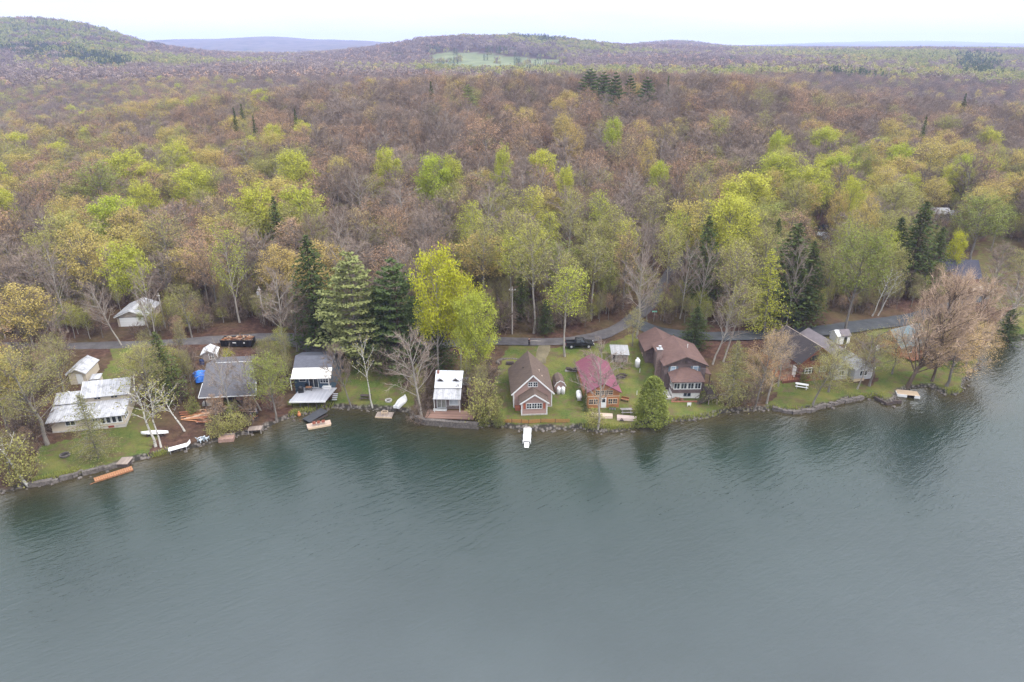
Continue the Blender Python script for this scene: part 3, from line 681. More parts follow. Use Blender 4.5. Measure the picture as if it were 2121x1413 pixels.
def whole_mesh(sp, var):
    k = (sp, var, 'w')
    if k not in MESH:
        g, nv, bk, tw, lf, nm, cat = SPEC[sp]; W, T, L = geo_of(g, var % nv)
        MESH[k] = join_geo(nm, [(W, BK[bk]), (T, LF[tw]), (L, LF[lf])])
    return MESH[k]
TREES = []     # (x, y, crown radius) of everything planted
def plant(sp, x, y, H, rad, label, group=None, parts=True, lean=(0, 0), var=None, z=None, rot=None):
    g = SPEC[sp]; H0, R0 = DIM[g[0]]; var = rnd.randrange(g[1]) if var is None else var % g[1]
    z = H1(x, y) if z is None else z; rz = rnd.uniform(0, 6.28) if rot is None else rot
    sx = rad / R0 * rnd.uniform(.95, 1.08); sy = rad / R0 * rnd.uniform(.95, 1.08)
    if parts:
        o = thing(g[5], label, g[6], (x, y, z), rz, group)
        a, b = part_meshes(sp, var)
        for nm, me in (('trunk', a), ('crown', b)):
            c = bpy.data.objects.new(nm, me); C.objects.link(c); c.parent = o
    else:
        o = bpy.data.objects.new(g[5], whole_mesh(sp, var)); C.objects.link(o); o.location = (x, y, z); tag(o, label, g[6], group)
        o.rotation_euler = (0, 0, rz)
    o.scale = (sx, sy, H / H0)
    if lean != (0, 0):
        q = Matrix.Rotation(lean[0], 4, 'Y') @ Matrix.Rotation(-lean[1], 4, 'X') @ Matrix.Rotation(rz, 4, 'Z'); o.rotation_euler = q.to_euler()
    TREES.append((x, y, rad)); return o
def plant_px(sp, ub, vb, vt, wpx, label, lean=0.0, group=None, z=None, parts=True, var=None, rot=None):
    """stand a tree on the ground point seen at (ub, vb), as tall as its top at vt says"""
    x, y, zz = G(ub, vb) if z is None else P(ub, vb, z)
    ztop = CAMH + y * ratio(vt); H = max(ztop - zz, .8); t = y / (CP + (706.5 - vb) / FPX * SP)
    return plant(sp, x, y, H, wpx / 2 / FPX * t * .96, label, group, parts, (lean, 0), var, zz, rot)
def plant_crown(sp, u, v, wpx, label, H=None, group=None, parts=True):
    """a forest tree whose crown is seen centred at (u, v)"""
    g = SPEC[sp]; H0, R0 = DIM[g[0]]; H = H or rnd.uniform(17, 20.5)
    if sp in ('pine', 'spruce', 'palepine'): H = rnd.uniform(19.5, 23.5); wpx = max(wpx * 1.35, 26)
    x, y, z = G(u, v, H * .7); t = y / (CP + (706.5 - v) / FPX * SP)
    return plant(sp, x, y, H, wpx / 2 / FPX * t * .98, label, group, parts)
# ------------------------------------------------------------------ buildings
white = mat('white_paint', (0.58, 0.58, 0.58), .6, .08, 3)
trimw = white
cream = banded('cream_siding', (0.46, 0.40, 0.32), 'Z', .2, .75, var=.06)
metalw = banded('white_metal_roof', (0.33, 0.33, 0.35), 'X', .35, .5, .45, .2, (0.15, 0.15, 0.158))
metalc = banded('clean_metal_roof', (0.53, 0.54, 0.57), 'X', .3, .6, .4, .08)
concrete = mat('concrete', (0.36, 0.34, 0.32), .9, .25, 2, bump=.3)
stonem = mat('lake_stone', (0.115, 0.10, 0.092), .95, .5, 2.2, col2=(0.05, 0.044, 0.036), bump=1.0, bscale=3)
rust = mat('rust_wood', (0.25, 0.115, 0.06), .8, .4, 3)
dark = mat('dark_void', (0.025, 0.022, 0.02), .9, .4, 2)
plank = banded('weathered_plank', (0.23, 0.185, 0.16), 'X', .3, .6, .85, .25)
redplank = banded('red_brown_deck', (0.20, 0.12, 0.095), 'Y', .28, .6, .8, .3)
greydeck = banded('grey_painted_deck', (0.30, 0.30, 0.33), 'X', .35, .8, .6, .12)
navy = banded('navy_siding', (0.045, 0.075, 0.11), 'Z', .2, .7, .6, .2)
pinkw = banded('pink_siding', (0.30, 0.20, 0.175), 'Z', .18, .8, .7, .06)
logw = banded('log_wall', (0.33, 0.145, 0.065), 'Z', .24, .55, .7, .25)
brownw = banded('brown_board_siding', (0.105, 0.077, 0.075), 'Z', .26, .6, .8, .22, (0.16, 0.125, 0.12))
redw = banded('red_siding', (0.15, 0.055, 0.04), 'Z', .2, .75, .7, .12)
orangew = banded('orange_siding', (0.29, 0.11, 0.058), 'Z', .2, .75, .7, .12)
greyw = banded('grey_weathered_boards', (0.28, 0.255, 0.24), 'X', .22, .6, .85, .25)
darkbrown = mat('dark_brown_wood', (0.055, 0.042, 0.038), .85, .3, 3)
sh_grey = shingle('grey_shingle', (0.088, 0.086, 0.096), .2, (0.135, 0.13, 0.14))
sh_blue = shingle('slate_shingle', (0.085, 0.088, 0.108), .18)
sh_brown = shingle('brown_shingle', (0.100, 0.073, 0.060), .2, (0.065, 0.048, 0.041))
sh_tan = shingle('red_brown_shingle', (0.105, 0.064, 0.056), .18, (0.075, 0.048, 0.044))
sh_dark = shingle('dark_shingle', (0.042, 0.036, 0.038), .2)
sh_pale = shingle('pale_grey_shingle', (0.29, 0.29, 0.31), .15, (0.16, 0.15, 0.16))
sh_viol = shingle('violet_grey_shingle', (0.155, 0.135, 0.145), .15)
maroon = banded('maroon_metal_roof', (0.16, 0.05, 0.077), 'Y', .35, .65, .5, .15, (0.125, 0.05, 0.065))
teal = banded('teal_metal_roof', (0.07, 0.11, 0.13), 'X', .4, .7, .5, .15)
brick = mat('chimney_brick', (0.26, 0.13, 0.10), .9, .35, 5)
blackm = mat('black_metal', (0.012, 0.012, 0.014), .4, .3, 4, spec=.5)
galv = mat('galvanised_metal', (0.42, 0.43, 0.45), .4, .15, 4, metal=.4)
plastic = mat('white_plastic', (0.62, 0.62, 0.63), .45, .05, 3)
GL = glass()

def zt(y, v): return CAMH + y * ratio(v)
class B:
    """a thing's frame: origin at a ground point, x along its front, y to the back"""
    def __init__(s, name, label, cat, uv=None, uv2=None, yaw=None, loc=None, group=None):
        a = loc or G(*uv)
        if yaw is None:
            b = G(*uv2); yaw = math.atan2(b[1] - a[1], b[0] - a[0]); s.W = math.dist(a[:2], b[:2])
        s.o = thing(name, label, cat, a, yaw, group); s.a = a; s.yaw = yaw; s.z0 = a[2]
    def w2l(s, p):
        dx, dy = p[0] - s.a[0], p[1] - s.a[1]; c, n = math.cos(s.yaw), math.sin(s.yaw)
        return (dx * c + dy * n, -dx * n + dy * c, p[2] - s.z0)
    def px(s, u, v, z): return s.w2l(P(u, v, z))
    def yw(s, x, y): return s.a[1] + x * math.sin(s.yaw) + y * math.cos(s.yaw)
    def zv(s, x, y, v): return zt(s.yw(x, y), v) - s.z0     # local height of what shows at row v over (x, y)
    def box(s, name, m, *d, parent=None): return MB().box(*d).build(name, m, parent or s.o)
    def part(s, name, m, mb, parent=None): return mb.build(name, m, parent or s.o)
    def wall(s, m, x0, x1, y0, y1, z1, apex=None, axis='y', name='wall', z0=-1.6):
        mb = MB(); mb.box(x0, x1, y0, y1, z0, z1)
        if apex:
            if axis == 'y':
                xm = (x0 + x1) / 2; mb.add([(x0, y0, z1), (x1, y0, z1), (xm, y0, apex), (x0, y1, z1), (x1, y1, z1), (xm, y1, apex)], [(0, 1, 2), (5, 4, 3), (0, 2, 5, 3), (1, 4, 5, 2)])
            else:
                ym = (y0 + y1) / 2; mb.add([(x0, y0, z1), (x0, y1, z1), (x0, ym, apex), (x1, y0, z1), (x1, y1, z1), (x1, ym, apex)], [(2, 1, 0), (3, 4, 5), (0, 3, 5, 2), (1, 2, 5, 4)])
        return mb.build(name, m, s.o)
    def gable(s, m, x0, x1, y0, y1, ze, zr, axis='y', oh=.35, th=.14, name='roof', trim=None):
        mb = MB()
        if axis == 'y':
            xm = (x0 + x1) / 2; k = (zr - ze) / (xm - x0); zo = ze - k * oh
            mb.slab([(x0 - oh, y0 - oh, zo), (xm, y0 - oh, zr), (xm, y1 + oh, zr), (x0 - oh, y1 + oh, zo)][::-1], th); mb.slab([(x1 + oh, y0 - oh, zo), (x1 + oh, y1 + oh, zo), (xm, y1 + oh, zr), (xm, y0 - oh, zr)], th)
            edge = [((x0 - oh, y0 - oh - .03, zo), (xm, y0 - oh - .03, zr)), ((xm, y0 - oh - .03, zr), (x1 + oh, y0 - oh - .03, zo))]
        else:
            ym = (y0 + y1) / 2; k = (zr - ze) / (ym - y0); zo = ze - k * oh
            mb.slab([(x0 - oh, y0 - oh, zo), (x1 + oh, y0 - oh, zo), (x1 + oh, ym, zr), (x0 - oh, ym, zr)], th); mb.slab([(x0 - oh, ym, zr), (x1 + oh, ym, zr), (x1 + oh, y1 + oh, zo), (x0 - oh, y1 + oh, zo)], th)
            edge = [((x0 - oh - .03, y0 - oh, zo), (x0 - oh - .03, ym, zr)), ((x1 + oh + .03, y0 - oh, zo), (x1 + oh + .03, ym, zr))]
        zb = .10
        # lift the underside clear of the wall tops
        mb.v = [(x, y, z + zb) for x, y, z in mb.v]
        r = mb.build(name, m, s.o)
        if trim:
            for p, q in edge: MB().bar((p[0], p[1], p[2] + zb - .06), (q[0], q[1], q[2] + zb - .06), .06, .22).build('rake_trim', trim, r)
        return r
    def win(s, x, z, w, h, y=0, nx=2, nz=1, face='f', fm=None, shutter=None, name='window', glassm=None, fw=.09):
        """window with frame, mullions and a glass pane, centre (x, z) on the face"""
        fm = fm or white
        def tr(a, d, c):        # a along, d out of the wall, c up
            return {'f': (a, y - d, c), 'l': (y - d, a, c), 'r': (y + d, a, c), 'b': (a, y + d, c)}[face]
        def bx(mb, a0, a1, c0, c1, d0, d1):
            p, q = tr(a0, d0, c0), tr(a1, d1, c1); mb.box(min(p[0], q[0]), max(p[0], q[0]), min(p[1], q[1]), max(p[1], q[1]), c0, c1)
        f = MB(); x0, x1, z0, z1 = x - w / 2, x + w / 2, z - h / 2, z + h / 2
        bx(f, x0 - fw, x1 + fw, z1, z1 + fw, -.02, .07); bx(f, x0 - fw, x1 + fw, z0 - fw, z0, -.02, .09)
        bx(f, x0 - fw, x0, z0, z1, -.02, .065); bx(f, x1, x1 + fw, z0, z1, -.02, .065)
        for i in range(1, nx): xx = x0 + w * i / nx; bx(f, xx - .035, xx + .035, z0, z1, -.02, .05)
        for i in range(1, nz): zz = z0 + h * i / nz; bx(f, x0, x1, zz - .025, zz + .025, -.02, .045)
        o = f.build(name, fm, s.o)
        g = MB(); bx(g, x0 + .004, x1 - .004, z0 + .004, z1 - .004, -.018, .022); g.build('pane', glassm or GL, o)
        if shutter:
            for sx in (-1, 1):
                q = MB(); c = x + sx * (w / 2 + fw + .22); bx(q, c - .18, c + .18, z0 - .05, z1 + .05, -.02, .05); q.build('shutter', shutter, s.o)
        return o
    def door(s, x, w, h, y=0, z0=.1, m=None, face='f', lite=True):
        mb = MB()
        if face == 'f': mb.box(x - w / 2, x + w / 2, y - .06, y + .02, z0, z0 + h)
        else: mb.box(y - .06, y + .02, x - w / 2, x + w / 2, z0, z0 + h)
        d = mb.build('door', m or white, s.o)
        if lite and face == 'f': MB().box(x - w * .3, x + w * .3, y - .075, y - .05, z0 + h * .55, z0 + h * .9).build('pane', GL, d)
        return d
def rail(mb, a, b, h=.95, n=None, w=.07):
    a = Vector(a); b = Vector(b); n = n or max(2, int((b - a).length / 1.4) + 1)
    mb.bar(a + Vector((0, 0, h)), b + Vector((0, 0, h)), .1, .06); mb.bar(a + Vector((0, 0, h * .5)), b + Vector((0, 0, h * .5)), .05, .05)
    for i in range(n): p = a + (b - a) * (i / (n - 1)); mb.bar(p, p + Vector((0, 0, h)), w)

# --- cream house, far left
h = B('cream_house', 'cream two tier house with streaked white metal roofs at the left shore', 'house', (110, 897), (261, 884)); W = h.W; z0 = h.z0
ef = h.zv(0, 0, 874); h.wall(cream, 0, W, 0, 3.9, ef, name='front_wall'); h.box('foundation', concrete, -.04, W + .04, -.05, 3.8, -1.7, .25)
zf = lambda z: z - z0
er = 4.75 - z0
h.part('porch_roof', metalw, MB().slab([(-.5, -.55, ef + .06), (W + .4, -.55, ef + .06), (W + .4, 3.85, er), (-.5, 3.85, er)], .13))
h.wall(cream, 0, 4.2, 3.95, 8, 5.0 - z0, 5.85 - z0, 'x', 'low_wall'); h.gable(metalw, 0, 4.0, 3.95, 8, 5.0 - z0, 5.9 - z0, 'x', .4, name='low_roof')
h.wall(cream, 4.2, W, 3.95, 9.2, 5.75 - z0, 7.3 - z0, 'x', 'tall_wall'); h.gable(metalw, 4.25, W, 3.95, 9.2, 5.75 - z0, 7.3 - z0, 'x', .4, name='tall_roof', trim=white)
h.win(2.9, ef - .62, 1.35, .8, 0, 2); h.win(2.6, 4.78 - z0, 1.2, .25, 3.95, 3, fw=.05, fm=darkbrown)
for xx in (W - 4.6, W - 2.0): h.win(xx, 5.25 - z0, .95, .45, 3.95, 2, fw=.06, fm=cream)
for i in range(4): h.win(W - .62 - i * .86, ef - .78, .56, 1.1, 0, 1, fw=.12)
h.door(W - 4.3, .95, 1.95, 0, .15)
for yy in (.6, 1.35, 2.1): h.win(yy, ef - .7, .5, 1.0, W, 1, 1, 'r', fw=.08)
h.win(5.2, 3.0 - z0 + .5, .55, .8, W, 1, 2, 'r'); h.win(6.4, 6.0 - z0, .6, .8, W, 1, 2, 'r')
h.box('basement_hatch', mat('maroon_paint', (.2, .05, .035), .7, .2), W - 2.6, W - 1.7, -.09, 0, -.15, .22)
vp = MB().tube([(1.9, 5.2, 5.5 - z0), (1.9, 5.2, 6.45 - z0)], .07, 8); vp.tube([(1.9, 5.2, 6.4 - z0), (1.68, 5.2, 6.42 - z0)], .09, 8); h.part('vent_pipe', white, vp)
# --- cream shed
h = B('cream_shed', 'cream shed with white metal gable roof behind the cream house', 'shed', (147, 797), (178, 796)); W = max(h.W, 2.9)
e = 2.25; h.wall(cream, 0, W, 0, 5.4, e, e + .85); h.gable(metalw, 0, W, 0, 5.4, e, e + .85, 'y', .3, trim=white); h.door(W * .62, 1.0, 1.9, 0, .1, lite=False)
h = B('well_house', 'little cream box shed with metal lid beside the cream shed', 'shed', (190, 797), (207, 796)); W = max(h.W, 1.5)
h.wall(cream, 0, W, 0, 1.5, 1.05); h.part('roof', metalw, MB().slab([(-.12, -.15, 1.1), (W + .12, -.15, 1.1), (W + .12, 1.65, 1.4), (-.12, 1.65, 1.4)], .08)); h.box('lid_trim', white, -.02, W + .02, -.04, 0, .8, 1.0)
# --- white garage in the woods
h = B('garage', 'whitish metal roofed garage at the forest edge across the road', 'garage', (246, 677), (306, 674)); W = h.W
e = h.zv(0, 0, 656); tn = banded('tan_garage_siding', (0.42, 0.36, 0.30), 'Z', .2, .75, var=.08)
h.wall(tn, 0, W, 0, 8, e, e + 1.25); r = h.gable(metalw, 0, W, 0, 8, e, e + 1.25, 'y', .4, trim=white)
h.box('garage_door', banded('white_panel_door', (0.66, 0.66, 0.67), 'Z', .5, .75, var=.05), .5, W - .5, -.05, .03, -.3, e - .35)
h.box('door_header', mat('grey_trim', (.2, .18, .17), .8, .2), .2, W - .2, -.08, 0, e - .28, e - .12)
# --- little shed with white roof by the dumpster
h = B('garden_shed', 'little grey shed with white roof and leaning window behind the grey roof', 'shed', (421, 748), (446, 747)); W = 2.5
h.wall(mat('worn_shed_wall', (.22, .19, .18), .9, .3), 0, W, 0, 3, 1.35, 2.05); h.gable(metalc, 0, W, 0, 3, 1.35, 2.05, 'y', .25); h.win(1.65, .85, .75, 1.05, 0, 2, 2, fw=.1); h.box('side_panel', white, W + .02, W + .10, .2, 1.0, 0, 1.1)
# --- wide grey roof, gutted house below
h = B('gutted_cottage', 'wide grey shingled cottage with gutted dark front under its roof', 'house', loc=(*G(412, 866)[:2], G(412, 866)[2]), yaw=R(4)); p = h.px
zf_, zm, zr, zb = 4.0, 4.95, 6.3, 5.5
FL, FR, ML, MR, RL, RR_, BL, BR = p(411, 824, zf_), p(530, 818, zf_), p(420, 794, zm), p(530, 790, zm), p(427.5, 753, zr), p(522, 749, zr), p(452, 740, zb), p(530, 737, zb)
h.part('porch_roof', sh_grey, MB().slab([FL, FR, MR, ML], .16)); h.part('roof', sh_grey, MB().slab([ML, MR, RR_, RL], .16)); h.part('rear_roof', sh_grey, MB().slab([RL, RR_, BR, BL], .16))
rc = MB(); a = Vector(RL) + (Vector(RR_) - Vector(RL)) * .18; rc.bar(a + Vector((0, 0, .05)), Vector(RR_) + Vector((0, 0, .05)), .13, .06)
h.part('ridge_flashing', mat('flaking_white_strip', (.5, .5, .5), .7, .2, 2, col2=(.13, .13, .14)), rc)
eg = MB(); eg.bar(Vector(FL) + Vector((-.03, 0, -.05)), Vector(ML) + Vector((-.03, 0, -.05)), .07, .2); eg.bar(Vector(FR) + Vector((.03, 0, -.05)), Vector(MR) + Vector((.03, 0, -.05)), .07, .2); eg.bar(Vector(FL) + Vector((0, -.04, -.06)), Vector(FR) + Vector((0, -.04, -.06)), .05, .16); h.part('eave_trim', white, eg)
x0, x1 = ML[0] + .35, RR_[0] - .25; yw0 = ML[1] - .6; h.wall(mat('charred_siding', (.035, .025, .024), .9, .4, 2), x0, x1, yw0, RL[1] + 2.2, zm - h.z0 - .45, name='charred_wall')
for fx in (.08, .34, .62, .9): xx = FL[0] + (FR[0] - FL[0]) * fx; h.box('post', darkbrown, xx - .08, xx + .08, FL[1] + .5, FL[1] + .66, -.8, zf_ - h.z0 - .05)
for fx, wd, zz in ((.14, 1.2, 1.6), (.3, .8, 1.7), (.74, 1.0, 1.9), (.86, .6, 1.5)): xx = x0 + (x1 - x0) * fx; h.box('bare_panel', rust, xx, xx + wd, yw0 - .06, yw0, .7, zz + .5)
h.box('block_pier', concrete, x0 - .4, x0 + 1.2, yw0 - 1.3, yw0 - .3, -1, .9)
# --- navy cottage
base = G(612, 806); h = B('navy_cottage', 'navy blue cottage with white porch roof and big grey deck', 'house', loc=base, yaw=R(-1)); p = h.px; zd = 2.15
wl, wr = p(611, 803, zd), p(686, 802, zd); yb = (wl[1] + wr[1]) / 2; X0, X1 = wl[0], wr[0]; zl = lambda z: z - h.z0
h.wall(navy, X0, X1, yb, yb + 9.4, zl(4.75), name='wall')
FL, FR, ML, MR, RL, RR_ = p(602, 785, 4.55), p(685, 783.5, 4.55), p(607, 762.5, 5.2), p(688, 761, 5.2), p(611.5, 737, 6.15), p(692.5, 736, 6.15)
h.part('porch_roof', mat('white_sheet_roof', (0.60, 0.59, 0.57), .5, .06, 1.5, col2=(.47, .39, .30)), MB().slab([FL, FR, MR, ML], .14)); h.part('roof', sh_blue, MB().slab([ML, MR, RR_, RL], .14))
h.part('rear_roof', sh_blue, MB().slab([RL, RR_, (RR_[0], RR_[1] + 4.2, RR_[2] - 1.1), (RL[0], RL[1] + 4.2, RL[2] - 1.1)], .14))
h.win(X0 + 1.55, zl(zd) + 1.65, 1.15, .75, yb, 1); w_ = h.win(X0 + 3.55, zl(zd) + 1.15, 1.6, 2.15, yb, 2, 1, name='sliding_door'); h.win(X0 + 5.55, zl(zd) + 1.55, 1.45, 1.05, yb, 3, 2)
dk = MB(); dl, dr_ = p(598.5, 832, zd), p(674.5, 830.5, zd); dk.slab([dl, dr_, (dr_[0] + .7, yb - .02, zl(zd)), (dl[0] + .5, yb - .02, zl(zd))], .12); h.part('deck', greydeck, dk)
h.part('deck_fascia', white, MB().bar((dl[0], dl[1] - .06, dl[2] - .12), (dr_[0], dr_[1] - .06, dr_[2] - .12), .08, .26))
for xx in (X0 - .3, X1 + .05): h.box('porch_post', white, xx - .06, xx + .06, FL[1] + .25, FL[1] + .37, zl(zd) - .1, FL[2] - .08)
for k in range(5): xx = dl[0] + .3 + k * (dr_[0] - dl[0] - .6) / 4; h.box('deck_post', darkbrown, xx - .07, xx + .07, dl[1] + .4, dl[1] + .54, -2, zl(zd) - .13)
stp = MB()
for k in range(4): stp.box(dr_[0] + .45, dr_[0] + 1.35, yb - 2.2 - k * .32, yb - 1.9 - k * .32, zl(zd) - .28 - k * .22, zl(zd) - .2 - k * .22)
h.part('steps', greydeck, stp); h.box('stove_pipe', white, X1 + .1, X1 + .28, yb + 8.6, yb + 8.78, zl(5), zl(7.1))
deck_o, deck_b = h, (dl, dr_, yb, zl(zd))
# --- white roofed cottage with dormers
base = G(901, 849); h = B('dormer_cottage', 'small cottage with bright white metal roof and two dormers', 'house', loc=base, yaw=R(0)); p = h.px; zl = lambda z: z - h.z0
a, b_ = p(901, 849, base[2] + .15), p(954, 849, base[2] + .15); X0, X1 = a[0], b_[0]; Y0 = .25
wdw = banded('weathered_dark_siding', (0.13, 0.10, 0.095), 'Z', .2, .6, .85, .3, (0.25, 0.23, 0.22))
h.wall(wdw, X0, X1, Y0, Y0 + 6.6, zl(3.55), zl(6.5), 'x')
FL, FR, ML, MR = p(896.5, 827, 3.75), p(954, 828, 3.75), p(899.6, 805.5, 4.55), p(956, 805.5, 4.55); RL, RR_ = p(903, 767, 6.75), p(960, 768, 6.75)
h.part('porch_roof', metalw, MB().slab([FL, FR, MR, ML], .1)); h.part('roof', metalc, MB().slab([(ML[0], ML[1], ML[2] + .14), (MR[0], MR[1], MR[2] + .14), RR_, RL], .1)); h.part('rear_roof', metalc, MB().slab([RL, RR_, (RR_[0], RR_[1] + 3.3, RR_[2] - 2.2), (RL[0], RL[1] + 3.3, RL[2] - 2.2)], .1))
for uu in (913.0, 944.8):
    c = p(uu, 791, 5.25); mb = MB(); dx = .48; yf = c[1] - .25
    mb.box(c[0] - dx, c[0] + dx, yf, yf + 1.9, c[2] - .15, c[2] + .5); mb.add([(c[0] - dx, yf, c[2] + .5), (c[0] + dx, yf, c[2] + .5), (c[0], yf, c[2] + .85)], [(0, 1, 2)])
    d = mb.build('dormer', wdw, h.o); rm = MB(); hh = c[2]
    rm.slab([(c[0] - dx - .2, yf - .25, hh + .42), (c[0], yf - .25, hh + .95), (c[0], yf + 2.4, hh + .95), (c[0] - dx - .2, yf + 2.0, hh + .42)][::-1], .07); rm.slab([(c[0] + dx + .2, yf - .25, hh + .42), (c[0] + dx + .2, yf + 2.0, hh + .42), (c[0], yf + 2.4, hh + .95), (c[0], yf - .25, hh + .95)], .07); rm.build('dormer_roof', metalc, d)
    MB().box(c[0] - .24, c[0] + .24, yf - .03, yf + .02, hh, hh + .42).build('pane', GL, d)
c = p(908, 779, 5.9); h.box('chimney', brick, c[0] - .2, c[0] + .2, c[1], c[1] + .4, c[2] - .8, c[2] + .95)
w_ = h.win(X0 + 1.15, 1.25, 1.5, 1.75, Y0, 2, 1, name='sliding_door', glassm=mat('curtained_glass', (.22, .22, .2), .25, .4, 2, spec=.5)); h.win(X0 + 3.35, 1.45, 1.5, 1.15, Y0, 1, 1, glassm=mat('bright_window', (.34, .38, .42), .1, .25, 1, spec=.6))
for xx in (X0 + .05, X1 - .05): h.box('porch_post', white, xx - .05, xx + .05, FL[1] + .25, FL[1] + .35, -.3, FL[2] - .08)
sr = p(958, 781, 4.2); h.part('side_roof', metalw, MB().slab([p(956, 797, 3.3), p(974, 797, 3.3), p(975, 782, 3.9), p(958, 781, 3.9)], .08)); q = p(971, 797, 3.2); h.box('side_post', greyw, q[0] - .06, q[0] + .06, q[1] + .1, q[1] + .22, -.6, q[2])
# its deck and stone wall
a, b_ = G(866, 873), G(990, 884); a = P(866, 879, .5); b_ = P(990, 885, .5)
h2 = B('lake_deck', 'wide reddish brown plank deck between white-roofed cottage and lake wall', 'deck', loc=(*P(895, 866, .85)[:2], .75), yaw=R(-3))
h2.part('deck_boards', redplank, MB().box(-1.2, 7.3, -.35, 2.6, .15, .28)); h2.box('deck_step', white, -.2, 2.2, 2.2, 2.9, .29, .42)
wl = MB(); pts = [P(u, v, 0) for u, v in ((862, 872), (880, 879), (910, 881), (950, 885), (991, 887))]
for q, r_ in zip(pts[:-1], pts[1:]): wl.bar((q[0], q[1], .3), (r_[0] + .02, r_[1], .3), .7, 1.5)
tag(wl.build('stone_wall', stonem), 'grey stone lake wall below the reddish brown deck', 'wall')
# --- pink cottage
aL, aR = G(1064, 845), G(1143, 843); h = B('pink_cottage', 'pink clapboard cottage with steep brown shingled roof and white trim', 'house', loc=aL, yaw=R(3.5)); p = h.px; zl = lambda z: z - h.z0
W = 6.75; e = zl(4.05); rz = zl(7.35); D = 9.6
h.wall(pinkw, 0, W, 0, D, e, rz - .08); h.gable(sh_brown, 0, W, 0, D, e, rz, 'y', .42, trim=white)
h.box('foundation', concrete, -.05, W + .05, -.06, D, -1.7, .2)
c0, c1 = 1.25, 5.65; yf = -2.5; he = zl(3.35); hr = zl(4.85)
h.wall(pinkw, c0, c1, yf, -.01, he, hr - .1, name='sunroom_wall'); h.gable(sh_brown, c0, c1, yf, -.35, he, hr, 'y', .38, name='sunroom_roof', trim=white)
h.box('sunroom_base', concrete, c0 - .12, c1 + .12, yf - .15, 0, -1.7, .12)
for xx, yy, zz in ((0, 0, e), (W, 0, e), (c0, yf, he), (c1, yf, he)): h.box('corner_board', white, xx - .09, xx + .09, yy - .05, yy + .06, .1, zz)
sm = (c0 + c1) / 2
for k in (-1, 0, 1): h.win(sm + k * .92, he - .78, .78, .95, yf, 2, 2, fw=.075)
shut = mat('rust_shutter', (.30, .085, .05), .7, .15, 4)
for k in (-1, 1): h.box('shutter', shut, sm + k * 1.72 - .16, sm + k * 1.72 + .16, yf - .06, yf - .005, he - 1.33, he - .25)
for k in (-.45, .45): h.win(W / 2 + k, zl(5.5), .68, .8, 0, 2, 2, fw=.09)
h.box('side_step', mat('red_stained_wood', (.26, .09, .05), .8, .25), .2, c0 - .1, -1.0, -.05, -.6, .55)
for xx, yy, za in ((.72, 4.2, 5.8), (.78, 3.0, 5.2)): h.part('roof_vent', mat('tan_vent', (.42, .33, .27), .6, .1), MB().tube([(W * xx, yy, zl(za)), (W * xx, yy, zl(za + .55))], .1, 8))
h.part('stove_pipe', blackm, MB().tube([(W * .3, 5.0, zl(5.8)), (W * .3, 5.0, zl(6.55))], .08, 8))
# --- barn shed and tanks
h = B('barn_shed', 'small gambrel barn shed with pink front behind two white tanks', 'shed', (1149, 813), yaw=R(4)); W = 1.95
h.wall(pinkw, 0, W, 0, 3.4, 1.45, name='wall'); g = [(-.1, 1.35), (.28, 2.05), (W / 2, 2.45), (W - .28, 2.05), (W + .1, 1.35)]
rf = MB()
for (xa, za), (xb, zb_) in zip(g[:-1], g[1:]): rf.slab([(xa, -.15, za), (xa, 3.55, za), (xb, 3.55, zb_), (xb, -.15, zb_)][::-1], .07)
rr = h.part('roof', sh_brown, rf); gb = MB(); gb.add([(x + (.06 if x < 1 else -.06), -.002, z - .06) for x, z in g], [(0, 1, 2, 3, 4)]); gb.add([(0, -.002, 0), (W, -.002, 0), (W, -.002, 1.4), (0, -.002, 1.4)], [(0, 1, 2, 3)]); h.part('gable_front', pinkw, gb)
tm = MB()
for (xa, za), (xb, zb_) in zip(g[:-1], g[1:]): tm.bar((xa, -.18, za - .05), (xb, -.18, zb_ - .05), .05, .12)
tm.build('rake_trim', white, rr)
def tank(uv, label, lying=False, Ht=1.3, r=.38, yaw=0, group=None):
    o = thing('propane_tank', label, 'propane tank', G(*uv), yaw, group)
    if not lying:
        MB().lathe([(r * .8, .06), (r, .12), (r, Ht * .78), (r * .92, Ht * .88), (r * .6, Ht * .97), (.02, Ht)], 18).build('tank_body', plastic, o, True); MB().lathe([(r * .45, Ht * .9), (r * .5, Ht * .93), (r * .5, Ht * 1.12), (r * .38, Ht * 1.12), (r * .38, Ht * .95)], 14).build('valve_collar', plastic, o); MB().lathe([(r * .85, -.1), (r * .85, .08)], 14).build('foot_ring', concrete, o)
    else:
        L = 2.6; mb = MB(); pr_ = [(0, .02), (.1, .32), (.3, .46), (.6, .5), (L - .6, .5), (L - .3, .46), (L - .1, .32), (L, .02)]
        mb.tube([(0, y_ - L / 2, .75) for y_, _ in pr_], [r_ for _, r_ in pr_], 18); mb.build('tank_body', plastic, o, True); MB().lathe([(.16, 1.2), (.17, 1.42), (.05, 1.45)], 12).build('valve_dome', plastic, o)
        q = MB(); q.box(-.4, .4, -.8, -.6, -.2, .35); q.box(-.4, .4, .6, .8, -.2, .35); q.build('cradle', concrete, o)
    return o
tank((1157, 815), 'left of two upright white tanks in front of the barn shed'); tank((1166, 815), 'right of two upright white tanks in front of the barn shed')
tank((1320, 760), 'upright white tank on the grass between lone shed and brown house', Ht=1.7, r=.5); tank((1199, 825), 'white tank lying beside the maroon roofed cabin', True)
tank((1817, 727), 'white barrel tank in front of the orange house', Ht=1.2, r=.4)
